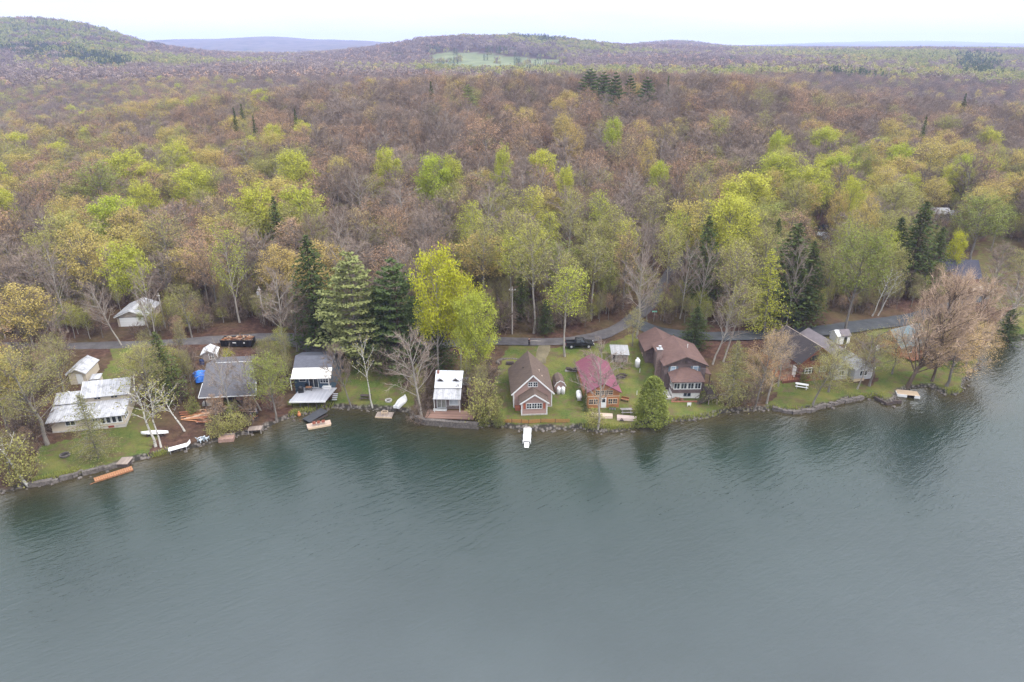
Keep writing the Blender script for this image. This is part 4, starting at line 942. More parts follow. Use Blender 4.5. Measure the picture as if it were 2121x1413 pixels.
# --- maroon cabin
h = B('log_cabin', 'orange brown log cabin with maroon metal roof', 'house', (1216, 846), yaw=R(3.5)); zl = lambda z: z - h.z0; W = 5.7; D = 12.2
e = h.zv(0, 0, 813) ; rz = e + 1.65; h.wall(logw, 0, W, 0, D, e, rz - .06); h.gable(maroon, 0, W, 0, D, e, rz, 'y', .35, .1)
tr_ = mat('pale_wood_trim', (.45, .34, .24), .7, .15, 3)
for xx in (.65, 1.5, 4.1, 4.95): h.win(xx, 1.3, .66, .95, 0, 2, 2, fm=tr_, fw=.08)
for xx in (1.75, 2.55, 3.35, 4.1): h.win(xx, e - .12, .62, .8, 0, 2, 2, fm=tr_, fw=.08)
h.door(2.9, .95, 2.0, 0, .05); h.box('crash_trim', tr_, 0, W, -.05, 0, 2.25, 2.4); h.box('downpipe', white, -.08, -.01, 1.0, 1.08, 0, e)
for k in range(3):
    q = thing('planter', ('left', 'middle', 'right')[k] + ' of three grey planters at the front of the log cabin', 'planter', (0, 0, 0)); c, s_ = math.cos(h.yaw), math.sin(h.yaw); x_, y_ = 4.0 + k * .42, -.55 - .1 * k
    q.location = (h.a[0] + x_ * c - y_ * s_, h.a[1] + x_ * s_ + y_ * c, h.z0); MB().lathe([(.15, -.2), (.2, .35), (.17, .36), (.16, .28), (.02, .28)], 10).build('pot', mat('planter_grey', (.2, .2, .21), .7, .4, 6), q); MB().lathe([(.15, .285), (.19, .45), (.08, .58), (.01, .6)], 8).build('plant', mat('planter_green', (.08, .11, .03), .9, .4, 9), q)
# --- lone grey shed
h = B('grey_shed', 'weathered grey lean-to shed with pale tin roof beside the road', 'shed', (1268, 749), yaw=R(-4)); W = 3.0
h.wall(greyw, 0, W, 0, 2.3, 1.7); h.part('roof', banded('dull_tin_roof', (.24, .24, .25), 'X', .35, .6, .5, .2, (.15, .145, .14)), MB().slab([(-.3, -.5, 1.75), (W + .3, -.5, 1.75), (W + .1, 2.6, 2.55), (-.5, 2.6, 2.55)], .07)); h.box('doorway', dark, .12, .55, -.03, .01, 0, 1.55); h.box('corner_board', tr_, W - .02, W + .1, -.05, .05, 0, 1.7); h.box('vent', dark, 1.9, 2.1, -.03, .01, 1.0, 1.2)
# --- big brown house
fb = P(1374, 800, 2.3); h = B('brown_house', 'large dark brown two storey house with reddish shingled roof and glazed porch', 'house', loc=(*P(1374, 797, 2.4)[:2], H1(*P(1374, 797, 2.4)[:2])), yaw=R(1.5)); p = h.px; zl = lambda z: z - h.z0
W = 7.6; e = h.zv(0, 0, 757); rz = e + 1.65; D = 9.4
h.wall(brownw, 0, W, 0, D, e, rz - .08, z0=-2.5); h.gable(sh_tan, 0, W, 0, D, e, rz, 'y', .4, trim=darkbrown)
h.wall(brownw, -1.5, 5.2, D, D + 7, zl(5.2), zl(7.0) - .06, name='rear_wall'); h.gable(sh_tan, -1.5, 5.2, D - .2, D + 7, zl(5.2), zl(7.0), 'y', .35, name='rear_roof')
cur = mat('blue_curtain_glass', (.22, .30, .38), .15, .35, 3, spec=.6); sb = mat('slate_blue_shutter', (.09, .12, .15), .7, .2)
for xx in (1.55, 5.65): h.win(xx, e - .75, .8, .95, 0, 1, 2, shutter=sb, glassm=cur)
h.box('gable_vent', darkbrown, W / 2 - .25, W / 2 + .25, -.04, 0, e + .35, e + .9)
h.win(3.2, 3.2, .7, 1.0, 0, 1, 2, 'l', fm=darkbrown); h.win(6.2, 3.2, .7, 1.0, 0, 1, 2, 'l', fm=tr_); h.win(12.2, 1.6, .7, .9, -1.5, 1, 2, 'l', fm=tr_)
ch = h.box('chimney', mat('brown_block', (.17, .12, .11), .9, .3, 4), -.95, -.02, 2.6, 3.5, -2, e + 1.95); MB().box(-1.02, .05, 2.53, 3.57, e + 1.95, e + 2.05).build('cap', galv, ch); MB().lathe([(.2, 0), (.2, .35), (.28, .4), (.28, .55), (.02, .6)], 12, 0, (-.48, 3.05, e + 2.05)).build('flue', galv, ch)
pf = -2.9; c0, c1 = 1.0, 6.2; pe = h.zv(3.5, pf, 791); fl = pe - 1.95
h.wall(brownw, c0, c1, pf, -.01, pe, name='porch_wall', z0=fl - .35); h.box('porch_foundation', mat('white_block', (.55, .54, .52), .8, .15, 2), c0 + .1, c1 - .1, pf + .25, -.02, -2, fl - .36)
rfm = MB(); o_ = .45; A, B2, C2, D2 = (c0 - o_, pf - o_, pe - .02), (c1 + o_, pf - o_, pe - .02), (c1 + o_, -.02, pe + .45), (c0 - o_, -.02, pe + .45); E1, E2 = (2.9, -.02, pe + 1.35), (4.3, -.02, pe + 1.35)
rfm.slab([A, B2, E2, E1], .14); rfm.slab([B2, C2, E2], .14); rfm.slab([D2, A, E1], .14); rfm.v = [(x, y, z + .16) for x, y, z in rfm.v]; h.part('porch_roof', sh_tan, rfm)
for k in range(4): h.win(c0 + .7 + k * 1.27, fl + 1.12, 1.0, 1.1, pf, 2, 1, fw=.1)
for yy in (-2.3, -1.4): h.win(yy, fl + 1.12, .6, 1.1, c0, 1, 1, 'l', fw=.08)
for xx in (3.45, 4.15): h.win(xx, fl - .78, .5, .55, pf + .25, 1, 1, fm=sb, fw=.05)
h.box('gutter_line', mat('grey_trim', (.3, .28, .28), .7, .2), 4.6, W, -.1, -.02, pe + 1.15, pe + 1.22); h.part('roof_vent', white, MB().tube([(W * .72, 5.6, e + .8), (W * .72, 5.6, e + 1.75)], .06, 8)); h.part('roof_flashing', darkbrown, MB().slab([(W * .66, 2.6, rz - .62), (W * .82, 2.2, rz - 1.2), (W * .82, 2.45, rz - 1.2), (W * .66, 2.85, rz - .62)], .06))
h.box('terrace_slab', concrete, -1.6, c0 - .1, pf - .2, .0, -1.5, .12)
st = MB(); sx0, sx1 = W - .7, W + .7
for k in range(7): st.box(sx0 + .3, sx1 + .3, -1.2 - k * .34, -.92 - k * .34, fl - .1 - k * .06 - .06, fl - .02 - k * .06)
st.box(sx0 + .2, sx1 + .5, -4.9, -3.5, fl - .62, fl - .52)
for k in range(6): st.box(sx0 + .1 - k * .32, sx0 + .42 - k * .32, -4.9, -3.7, fl - .72 - k * .2, fl - .64 - k * .2)
h.part('stair_deck', darkbrown, st)
rl = MB(); f2 = fl - .55; rail(rl, (sx1 + .45, -.5, fl), (sx1 + .45, -3.5, fl - .45)); rail(rl, (sx1 + .45, -3.5, f2), (sx1 + .45, -4.9, f2)); rail(rl, (sx0 + .2, -4.92, f2), (sx0 - 1.8, -4.92, f2 - 1.25)); rail(rl, (sx0 + .2, -4.92, f2), (sx1 + .45, -4.92, f2)); rail(rl, (sx0 + .1, -3.68, f2), (sx0 - 1.8, -3.68, f2 - 1.25)); rail(rl, (sx0 + .2, -1.2, fl - .1), (sx0 + .2, -3.5, fl - .45)); h.part('stair_railing', darkbrown, rl)
for xx, yy in ((sx0 + .3, -4.8), (sx1 + .4, -4.8), (sx1 + .4, -3.6), (sx0 + .3, -3.6), (sx1 + .4, -1.0)): h.box('stair_post', mat('grey_post', (.2, .16, .14), .8, .3), xx - .07, xx + .07, yy - .07, yy + .07, -2, f2)
h.part('side_porch_roof', sh_tan, MB().slab([(W + .02, -.2, pe + .35), (W + 1.1, -.2, pe + .1), (W + 1.1, 2.2, pe + .2), (W + .02, 2.2, pe + .5)], .1)); h.box('porch_brace', darkbrown, W + .85, W + .97, -.1, .02, fl - 1, pe + .02)
# log pile and plank edging in front of the porch
o = thing('firewood_heap', 'heap of firewood against the white foundation of the brown house', 'firewood', (*P(1392, 819, 2.0)[:2], H1(*P(1392, 819, 2)[:2])), R(2)); fm = MB(); fr_ = random.Random(4)
for k in range(46): xx = fr_.uniform(0, 2.2); zz = fr_.uniform(0, .55) * (1 - abs(xx - 1.1) / 1.4); fm.tube([(xx, fr_.uniform(-.3, .0), zz), (xx + fr_.uniform(-.15, .15), fr_.uniform(.3, .5), zz + .03)], .07, 6)
fm.build('logs', mat('split_wood', (.22, .12, .08), .9, .5, 6), o); MB().box(-.2, 4.6, -.62, -.5, -.3, .15).build('edging_plank', mat('red_edging', (.3, .13, .09), .85, .2), o)
# --- red house
h = B('red_house', 'brick red house with dark shingled roof and wooden deck', 'house', (1652, 787), yaw=R(14)); zl = lambda z: z - h.z0; W = 7.6; D = 10.5
e = h.zv(0, 0, 752); rz = e + 2.9; h.wall(redw, 0, W, 0, D, e, rz - .08, z0=-2); h.gable(sh_dark, 0, W, 0, D, e, rz, 'y', .45, trim=redw)
for xx in (2.0, 5.2): h.win(xx, 1.75, 1.35, 1.05, 0, 2, 2, shutter=darkbrown)
h.win(W / 2 - 1.0, e + .75, .8, .9, 0, 2, 2, fm=darkbrown, shutter=darkbrown); h.win(W / 2 + 1.0, e + .75, .8, .9, 0, 2, 2, fm=darkbrown, shutter=darkbrown)
h.part('ridge_cap', mat('tan_ridge', (.38, .31, .26), .8, .1), MB().bar((W / 2, -.4, rz + .12), (W / 2, D + .4, rz + .12), .22, .07))
h.wall(orangew, -3.4, -.01, 3.2, 7.5, e - .3, name='entry_wall'); h.part('entry_roof', sh_dark, MB().slab([(-3.7, 2.9, e - .25), (0, 2.9, e + .05), (0, 7.8, e + .05), (-3.7, 7.8, e - .25)], .12)); h.win(-1.9, 1.5, .7, .9, 3.2, 1, 2, fm=darkbrown)
stain = banded('orange_stained_deck', (.22, .095, .05), 'X', .25, .7, .7, .2)
h.box('deck', stain, -3.8, -.02, -.6, 3.18, .35, .5); dr2 = MB(); rail(dr2, (-3.8, -.55, .5), (-.1, -.55, .5), n=8); rail(dr2, (-3.8, -.55, .5), (-3.8, 3.1, .5), n=7); h.part('deck_railing', redw, dr2); h.box('deck_skirt', redw, -3.8, -.02, -.66, -.6, -1.2, .45)
h.part('upright_panel', white, MB().box(-.6, -.45, .3, 1.15, .5, 2.6)); h.part('border_plank', stain, MB().box(-.1, 5.2, -.75, -.62, -.3, .12))
# --- pale grey house group
h = B('grey_house', 'pale grey house with several pale shingled gables behind bare trees', 'house', (1733, 783), yaw=R(14)); zl = lambda z: z - h.z0
gs = banded('pale_grey_siding', (0.36, 0.36, 0.375), 'Z', .2, .8, var=.08)
h.wall(gs, -.6, 6.2, 3.0, 13.5, 2.7, 4.6); h.gable(sh_viol, -.6, 6.2, 3.0, 13.5, 2.7, 4.6, 'y', .4)
h.wall(gs, -1.2, 1.8, -.6, 3.4, 2.3, 3.3, name='wing_wall'); h.gable(sh_pale, -1.2, 1.8, -.6, 3.6, 2.3, 3.3, 'y', .3, name='wing_roof', trim=white); h.wall(gs, 2.5, 6.4, -1.6, 3.4, 2.4, 3.7, name='wing_wall'); h.gable(sh_pale, 2.5, 6.4, -1.6, 3.6, 2.4, 3.7, 'y', .3, name='wing_roof', trim=white)
h.win(.3, 1.3, 1.0, .9, -.6, 2); h.win(4.45, 1.3, 1.6, 1.0, -1.6, 3); h.box('porch_rail', tr_, 1.9, 4.2, -2.4, -2.3, .1, .6); h.part('roof_vent', white, MB().tube([(4.6, 4.5, 3.6), (4.6, 4.5, 4.6)], .09, 8)); h.box('skylight', galv, 1.0, 1.6, 5.5, 7.0, 3.6, 3.72)
h.part('roof_pipe', white, MB().tube([(3.5, -.2, 3.1), (3.5, -.2, 3.75)], .1, 8)); h.box('corner_board', white, 6.36, 6.46, -1.66, -1.54, 0, 2.4)
h = B('lattice_shed', 'white slatted shed with grey roof behind the grey house', 'shed', (1732, 714), (1764, 712)); W = 3.0
h.wall(banded('white_slats', (.66, .66, .67), 'X', .3, .45, .6, .1), 0, W, 0, 2.6, 1.9, 2.75, 'x'); h.gable(sh_viol, .9, W, 0, 2.6, 1.9, 2.75, 'x', .2); h.gable(banded('white_slats', (.66, .66, .67)), 0, .85, 0, 2.6, 1.9, 2.75, 'x', .15, name='slat_roof'); h.box('doorway', dark, 1.6, 2.3, -.03, .01, 0, 1.6)
# --- orange house under the willow
aa = G(1861, 743); h = B('orange_house', 'orange house with teal metal roof half hidden by the willow', 'house', loc=aa, yaw=R(26)); zl = lambda z: z - h.z0; W = 9.0; D = 6.0
e = 2.55; rz = e + 2.7; h.wall(orangew, 0, W, 0, D, e, rz - .08, 'x'); h.gable(teal, 0, W, 0, D, e, rz, 'x', .4, trim=orangew)
h.win(D / 2, e + .95, .95, 1.0, 0, 2, 2, 'l', fm=tr_)
for k in (-1, 1): h.box('shutter', darkbrown, -.05, .02, D / 2 + k * .8 - .2, D / 2 + k * .8 + .2, e + .4, e + 1.5)
h.win(3.0, 1.3, 1.2, 1.0, 0, 2); h.win(6.4, 1.3, 1.2, 1.0, 0, 2); h.box('deck', stain, 1.0, 8.0, -2.4, -.02, .2, .35); dq = MB(); rail(dq, (1.0, -2.4, .35), (8.0, -2.4, .35), n=9); h.part('deck_railing', redw, dq); h.box('roof_panel', white, 4.6, 4.8, .6, 2.6, e + 1.0, e + 1.1)
# --- dark roofed house above the willow, far right
aa = G(1950, 592); h = B('dark_roofed_house', 'dark blue roofed house with maroon end wall up the slope above the willow', 'house', loc=aa, yaw=R(-6)); zl = lambda z: z - h.z0; W = 8.6
e = h.zv(0, 0, 572); rz = h.zv(0, 3.5, 537); mr = banded('maroon_siding', (.13, .06, .055), 'Z', .2, .7, .8, .2); h.wall(mr, 0, W, 0, 7, e, rz - .08, 'x'); h.gable(shingle('blue_black_shingle', (.055, .055, .075), .2), 0, W, 0, 7, e, rz, 'x', .5)
h.win(5.5, e - 1.1, 1.2, 1.0, 0, 2); h.win(3.5, e - 1.1, .7, 1.0, W, 1, 2, 'r', fm=darkbrown); dkz = h.zv(6, -3, 600)
tanw = banded('tan_deck', (.47, .40, .33), 'X', .3, .75, .7, .12); h.box('deck', tanw, 4.2, 10.6, -4.2, -.02, dkz - .15, dkz); dq = MB(); rail(dq, (4.2, -4.2, dkz), (10.6, -4.2, dkz), n=7); rail(dq, (10.6, -4.2, dkz), (10.6, -.1, dkz), n=5); h.part('deck_railing', tanw, dq); [h.box('deck_post', tanw, xx - .07, xx + .07, -4.1, -3.96, -3, dkz - .16) for xx in (4.4, 7.4, 10.4)]; MB().lathe([(.35, 0), (.4, .2), (.3, .35)], 12, 0, (9.2, 2.5, e - .4)).build('satellite_dish', white, h.o)
# --- house in the far right woods
aa = G(1930, 462); h = B('woods_house', 'house with pale grey roofs deep in the right hand woods', 'house', loc=aa, yaw=R(-8)); h.wall(gs, 0, 5, 0, 6, 3.0, 4.4, 'x'); h.gable(sh_pale, 0, 5, 0, 6, 3.0, 4.4, 'x', .4); h.wall(gs, 5.01, 9, 1, 6, 2.4, 3.5, 'x', name='annex_wall'); h.gable(sh_pale, 5.45, 9, 1, 6, 2.4, 3.5, 'x', .3, name='annex_roof'); h.win(2.5, 1.6, 1.2, 1.0, 0, 2); h.door(6.8, .9, 2.0, 1, .1)
# ------------------------------------------------------------------ things in the yards and on the water
def T0(name, label, cat, uv, yaw=0.0, z=None, group=None):
    a = G(*uv) if z is None else P(uv[0], uv[1], z); return thing(name, label, cat, a, yaw, group)
# dumpster
o = T0('dumpster', 'long black open dumpster heaped with rusty demolition debris by the road', 'dumpster', (458, 718), R(1)); mb = MB(); L, Wd, Hh = 6.3, 2.3, 1.35
mb.box(0, L, 0, .08, 0, Hh); mb.box(0, L, Wd - .08, Wd, 0, Hh); mb.box(0, .08, .08, Wd - .08, 0, Hh); mb.box(L - .08, L, .08, Wd - .08, 0, Hh); mb.box(.08, L - .08, .08, Wd - .08, .1, .2)
for k in range(9): mb.box(.3 + k * .7, .42 + k * .7, -.07, -.002, 0, Hh - .12)
mb.box(-.04, L + .04, -.1, -.002, Hh - .1, Hh + .02); mb.build('bin', blackm, o); rr = random.Random(8); db = MB()
for k in range(90):
    c = Vector((rr.uniform(.5, L - .5), rr.uniform(.35, Wd - .35), Hh - .2 + rr.uniform(0, .45))); d = Vector((rr.gauss(0, 1), rr.gauss(0, .5), rr.gauss(0, .25))).normalized() * rr.uniform(.2, .7); db.bar(c - d, c + d, rr.uniform(.06, .3), rr.uniform(.03, .12), rr.choice((0, 0, 1, 2)))
db.box(.15, L - .15, .15, Wd - .15, .3, Hh - .25, 0); de = db.build('debris', [rust, mat('tan_scrap', (.36, .25, .17), .8, .3), mat('dark_scrap', (.06, .045, .04), .9, .4)], o); de['kind'] = 'stuff'
MB().box(2.5, 3.2, -.12, -.072, .75, .95).build('sign_plate', white, o); MB().box(4.65, 4.95, -.12, -.072, .7, .92).build('sign_plate', white, o)
# blue tarp and barrel
o = T0('blue_tarp', 'bright blue tarp draped over a mound beside the wide grey roof', 'tarp', (415, 782), R(-62)); n = 14; vs = []; fs = []; rr = random.Random(3)
for i in range(n):
    for j in range(n):
        a, b_ = i / (n - 1) * 2 - 1, j / (n - 1) * 2 - 1; hh = max(0, (1 - a * a)) ** .6 * max(0, 1 - b_ * b_) ** .45 * (1.0 - .25 * a) + rr.uniform(-.06, .06); vs.append((a * 2.3, b_ * (1.15 - .3 * a) + rr.uniform(-.06, .06), .02 + max(0, hh)))
fs = [(i * n + j, (i + 1) * n + j, (i + 1) * n + j + 1, i * n + j + 1) for i in range(n - 1) for j in range(n - 1)]
MB().add(vs, fs).build('sheet', mat('blue_tarpaulin', (.03, .17, .62), .45, .2, 4), o); rp = MB()
for q in (-1.2, .1, 1.3): rp.tube([(q, -1.25, .1), (q, -.7, .72), (q, 0, 1.05), (q, .7, .72), (q, 1.25, .1)], .03, 5)
rp.build('tie_rope', white, o)
o = T0('barrel', 'dark blue barrel behind the blue tarp', 'barrel', (419, 755)); MB().lathe([(.38, 0), (.42, .25), (.42, .75), (.38, 1.0), (.36, 1.0), (.34, .9), (.02, .88)], 16).build('drum', mat('dark_blue_plastic', (.02, .035, .10), .4, .2), o)
# boards of the lumber pile, each by itself
bmats = [mat('fresh_board', (.38, .18, .09), .75, .2, 4), mat('red_board', (.29, .11, .06), .8, .25, 4), mat('pale_board', (.40, .28, .2), .75, .2, 4)]
me_b = MB().box(-1.6, 1.6, -.12, .12, 0, .06).mesh('board', bmats[0]); rr = random.Random(12)
for k in range(30):
    u = 408 + rr.gauss(0, 13); v = 860 + rr.gauss(0, 8); x, y, z = G(min(max(u, 384), 436), min(max(v, 843), 878)); ob = bpy.data.objects.new('board', me_b); C.objects.link(ob); ob.location = (x, y, z + .05 + .07 * (k % 5)); ob.rotation_euler = (rr.uniform(-.05, .05), rr.uniform(-.07, .07), R(8) + rr.gauss(0, .22)); ob.scale = (rr.uniform(.55, 1.1), rr.uniform(.8, 1.5), 1)
    ob.material_slots[0].link = 'OBJECT'; ob.material_slots[0].material = bmats[k % 3]; tag(ob, 'salvaged orange brown board in the loose lumber pile below the grey roof', 'board', 'boards of the lumber pile')
# rubble spilling from the gutted front
o = bpy.data.objects.new('rubble', None); rb = MB()
for k in range(120):
    u, v = rr.uniform(425, 530), rr.uniform(838, 858); x, y, z = P(u, v, 1.9); c = Vector((x, y, H1(x, y) + rr.uniform(0, .7))); d = Vector((rr.gauss(0, 1), rr.gauss(0, .6), rr.gauss(0, .35))).normalized() * rr.uniform(.25, .9); rb.bar(c - d, c + d, rr.uniform(.06, .35), rr.uniform(.04, .14), rr.choice((0, 0, 1, 2, 3)))
o = rb.build('rubble', [mat('charred_wood', (.035, .03, .03), .9, .4), mat('grey_scrap', (.2, .18, .18), .9, .3), mat('dark_scrap', (.06, .045, .04)), rust]); tag(o, 'dark charred rubble under the wide grey roof', 'rubble', kind='stuff')
tag(MB().bar(P(496, 852, 1.6), P(530, 853, 1.6), .12, .1).build('pale_beam', bmats[2]), 'single pale beam lying in front of the dark rubble', 'beam')
# adirondack chairs
def adirondack():
    o = T0('lawn_chair', 'left of two pale blue lawn chairs at the water', 'chair', (416, 915), R(150)); mm = mat('pale_blue_paint', (.50, .56, .62), .6, .1)
    MB().slab([(-.3, -.3, .38), (.3, -.3, .38), (.3, .3, .28), (-.3, .3, .28)], .04).build('seat', mm, o); MB().slab([(-.3, .28, .3), (.3, .28, .3), (.34, .62, 1.05), (-.34, .62, 1.05)], .04).build('backrest', mm, o)
    for sx in (-1, 1):
        MB().box(sx * .4 - .07, sx * .4 + .07, -.4, .35, .56, .6).build('armrest', mm, o)
        for yy in (-.32, .28): MB().box(sx * .36 - .04, sx * .36 + .04, yy - .04, yy + .04, 0, .555).build('leg', mm, o)
    return o
c1 = adirondack(); c2 = copy_tree(c1); c2.location = G(427, 912); c2.rotation_euler.z = R(170); c2['label'] = 'right of two pale blue lawn chairs at the water'
# white chaise (dock section) on the bank
o = T0('dock_section', 'white dock section pulled up and leaning on the muddy bank', 'dock', (372, 930), R(28)); f = MB(); f.slab([(-1.6, -.55, .35), (1.2, -.55, .5), (1.2, .55, .5), (-1.6, .55, .35)], .08); f.slab([(1.22, -.55, .5), (1.7, -.55, 1.0), (1.7, .55, 1.0), (1.22, .55, .5)], .08); f.build('decking', plastic, o); lg = MB()
for xx in (-1.4, 1.0):
    for yy in (-.5, .5): lg.box(xx - .04, xx + .04, yy - .04, yy + .04, -.3, .4)
lg.build('legs', galv, o)
# canoe propped across birches
def hull(L, Wd, Hh, name_m, o, n=13, fl=1.0, nm='hull', open_=True):
    vs = []; k = 9
    for i in range(n):
        t = i / (n - 1) * 2 - 1; w = Wd / 2 * (1 - abs(t) ** 2.4) ** .8 + .02
        if fl < 1 and t > 0: w = Wd / 2 * (1 - (1 - fl) * t) 
        for j in range(k): a = math.pi * j / (k - 1); vs.append((t * L / 2, -w * math.cos(a), Hh - Hh * math.sin(a) ** .7 + (.10 * t * t)))
    fs = [(i * k + j, (i + 1) * k + j, (i + 1) * k + j + 1, i * k + j + 1) for i in range(n - 1) for j in range(k - 1)]; mb = MB().add(vs, fs); mb.add(vs[-k:], [tuple(range(k))]); mb.add(vs[:k], [tuple(range(k - 1, -1, -1))])
    return mb.build(nm, name_m, o, True)
o = T0('canoe', 'white canoe propped upside down across the birch clump', 'canoe', (322, 903), R(4), None); hl = hull(4.4, .85, .42, plastic, o); hl.rotation_euler.x = math.pi; hl.location.z = 1.0; q = MB(); q.box(-1.2, -1.05, -.4, .4, -.2, .6); q.box(1.05, 1.2, -.4, .4, -.2, .6); q.build('rest', darkbrown, o)
# white upturned rowing boat
o = T0('rowing_boat', 'white covered rowing boat pulled up on the grass near the fire ring', 'boat', (831, 835), R(255)); hl = hull(4.2, 1.65, .6, mat('boat_cover', (.56, .56, .57), .55, .06, 3), o, fl=.72); hl.rotation_euler.x = math.pi; hl.location.z = .72
MB().bar((-1.9, 0, .78), (1.9, 0, .76), .1, .06).build('keel', white, o)
tb = MB(); tb.box(1.75, 2.2, -.55, -.15, .05, .5); tb.box(1.75, 2.2, .15, .55, .05, .5); tb.build('transom_cover', plastic, o)
def fire_ring(uv, label, r=.55, m=None, f=1):
    o = T0('fire_ring', label, 'fire pit', uv); MB().lathe([(r, 0), (r * 1.05, .3), (r * .82, .32), (r * .8, .08), (.02, .06)], 18).build('ring', m or concrete, o); MB().lathe([(r * .75, .085), (.02, .13)], 14).build('ash', dark, o); return o
fire_ring((805, 831), 'pale ringed fire pit on the lawn beside the white boat', .62); fire_ring((135, 944), 'dark stone fire pit on the cream house lawn', .75, stonem)
# picnic tables, benches
def picnic(uv, label, yaw, m, L=1.8):
    o = T0('picnic_table', label, 'picnic table', uv, yaw); t = MB()
    for k in range(5): t.box(-L / 2, L / 2, -.38 + k * .155, -.24 + k * .155, .72, .76)
    t.build('tabletop', m, o)
    for sy in (-1, 1): MB().box(-L / 2, L / 2, sy * .7 - .13, sy * .7 + .13, .43, .47).build('bench', m, o)
    for xx in (-L * .36, L * .36):
        q = MB(); q.bar((xx, -.7, 0), (xx, -.2, .71), .09, .05); q.bar((xx, .7, 0), (xx, .2, .71), .09, .05); q.box(xx - .03, xx + .03, -.8, .8, .36, .425); q.build('leg', m, o)
    return o
picnic((1660, 803), 'white picnic table on the red house lawn', R(-22), white, 2.3); picnic((1297, 855), 'grey picnic table behind the pale upturned boat', R(2), greyw, 2.0); picnic((758, 826), 'dark brown picnic table at the shore between birch and leaning tree', R(-3), darkbrown, 2.0)
o = T0('bench', 'small rusty bench on the grass above the grey picnic table', 'bench', (1294, 831), R(-25)); MB().box(-.7, .7, -.2, .2, .35, .42).build('seat', rust, o); MB().box(-.7, .7, .2, .26, .45, .8).build('backrest', rust, o)
for xx in (-.6, .6): MB().box(xx - .05, xx + .05, -.18, .18, 0, .345).build('leg', darkbrown, o)
# upturned flat boats by the cabin
tanb = mat('tan_hull', (.45, .355, .29), .6, .12, 2)
def jon(uv, label, yaw, L=3.4, m=tanb):
    o = T0('jon_boat', label, 'boat', uv, yaw); mb = MB(); w = .6
    mb.slab([(-L / 2, -w, .42), (L / 2, -w * .85, .42), (L / 2, w * .85, .42), (-L / 2, w, .42)], .05); mb.slab([(-L / 2, -w - .12, .0), (L / 2, -w, .0), (L / 2, -w * .85, .37), (-L / 2, -w, .37)], .04); mb.slab([(-L / 2, w, .37), (L / 2, w * .85, .37), (L / 2, w, .0), (-L / 2, w + .12, .0)], .04); mb.box(-L / 2 - .03, -L / 2, -w, w, 0, .37); mb.box(L / 2, L / 2 + .03, -w * .85, w * .85, .1, .37)
    mb.build('hull', m, o); q = MB()
    for yy in (-.25, .25): q.box(-L / 2 + .2, L / 2 - .2, yy - .02, yy + .02, .422, .45)
    q.build('keel_strip', m, o); return o
jon((1247, 863), 'pale flat boat upside down in front of the log cabin', R(-4), 3.6); jon((1298, 868), 'pale pinkish flat boat upside down on trestles beside the cedar', R(-8), 3.3, mat('pinkish_hull', (.47, .37, .33), .6, .1))
o = T0('boat_trestle', 'dark trestle under the pinkish upturned boat', 'trestle', (1289, 871), R(-8)); q = MB(); q.bar((-.5, -.4, 0), (-.1, 0, .4), .08); q.bar((.3, -.4, 0), (-.1, 0, .4), .08); q.bar((-.4, .3, 0), (-.1, 0, .4), .08); q.build('legs', darkbrown, o); MB().box(-.3, .2, -.3, .3, .02, .12).build('base', darkbrown, o)
# orange snow fence
pts = [G(u, v) for u, v in ((1041, 877), (1060, 876), (1080, 877), (1095, 878), (1120, 876), (1150, 876), (1180, 876))]
o = thing('orange_fence', 'low orange mesh fence along the pink cottage lawn', 'fence', pts[0]); mb = MB(); om = mat('orange_mesh', (.30, .12, .045), .8, .25, 6); ps = MB(); a0 = Vector(pts[0])
for i, (a, b_) in enumerate(zip(pts[:-1], pts[1:])):
    a = Vector(a) - a0; b_ = Vector(b_) - a0
    for hh in (.16, .34, .52, .7): mb.bar(a + Vector((0, 0, hh)), b_ + Vector((0, 0, hh)), .03, .075)
    for k in range(12): p_ = a + (b_ - a) * ((k + .5) / 12); mb.bar(p_ + Vector((0, 0, .12)), p_ + Vector((0, 0, .74)), .03, .03)
    ps.bar(a, a + Vector((0, 0, .85)), .07)
mb.build('mesh_panel', om, o); ps.build('post', darkbrown, o)
# docks and rafts
o = T0('white_dock', 'narrow white floating dock in front of the pink cottage', 'dock', (1093, 888), R(-3), .0); d = MB()
for k in range(12): d.box(-.56, .56, -.9 - k * .35, -.60 - k * .35, .38, .46)
d.build('decking', plastic, o); d = MB(); d.box(-.62, -.561, -5.2, -.4, .2, .45); d.box(.561, .62, -5.2, -.4, .2, .45); d.build('side_rail', white, o); d = MB(); d.slab([(-.4, -5.8, .12), (.4, -5.8, .12), (.4, -5.1, .4), (-.4, -5.1, .4)], .06); d.slab([(-.35, -6.15, .1), (.35, -6.15, .1), (.35, -5.85, .12), (-.35, -5.85, .12)], .05); d.build('swim_step', plastic, o); d = MB()
for xx in (-.67, .67):
    for yy in (-1.2, -3.2, -5.0): d.tube([(xx, yy, -1.5), (xx, yy, .75)], .04, 7)
d.build('post', galv, o); MB().slab([(-.5, -.5, .44), (.5, -.5, .44), (.5, 1.6, .7), (-.5, 1.6, .7)], .08).build('gangway', greyw, o)
o = T0('raft', 'wooden raft with a small railing box near the fire ring shore', 'raft', (797, 862), R(-4), 0); MB().box(-1.5, 1.5, -.9, .9, .22, .34).build('decking', plank, o); MB().box(-1.5, 1.5, -.96, -.9, .1, .34).build('fascia', tr_, o); fl_ = MB(); fl_.box(-1.3, 1.3, -.8, -.3, -.15, .215); fl_.box(-1.3, 1.3, .3, .8, -.15, .215); fl_.build('float', blackm, o); q = MB(); rail(q, (-.5, -.2, .34), (.5, -.2, .34), .5, 3); rail(q, (-.5, .4, .34), (.5, .4, .34), .5, 3); q.bar((-.5, -.2, .84), (-.5, .4, .84), .08); q.bar((.5, -.2, .84), (.5, .4, .84), .08); q.build('bench_frame', tr_, o)
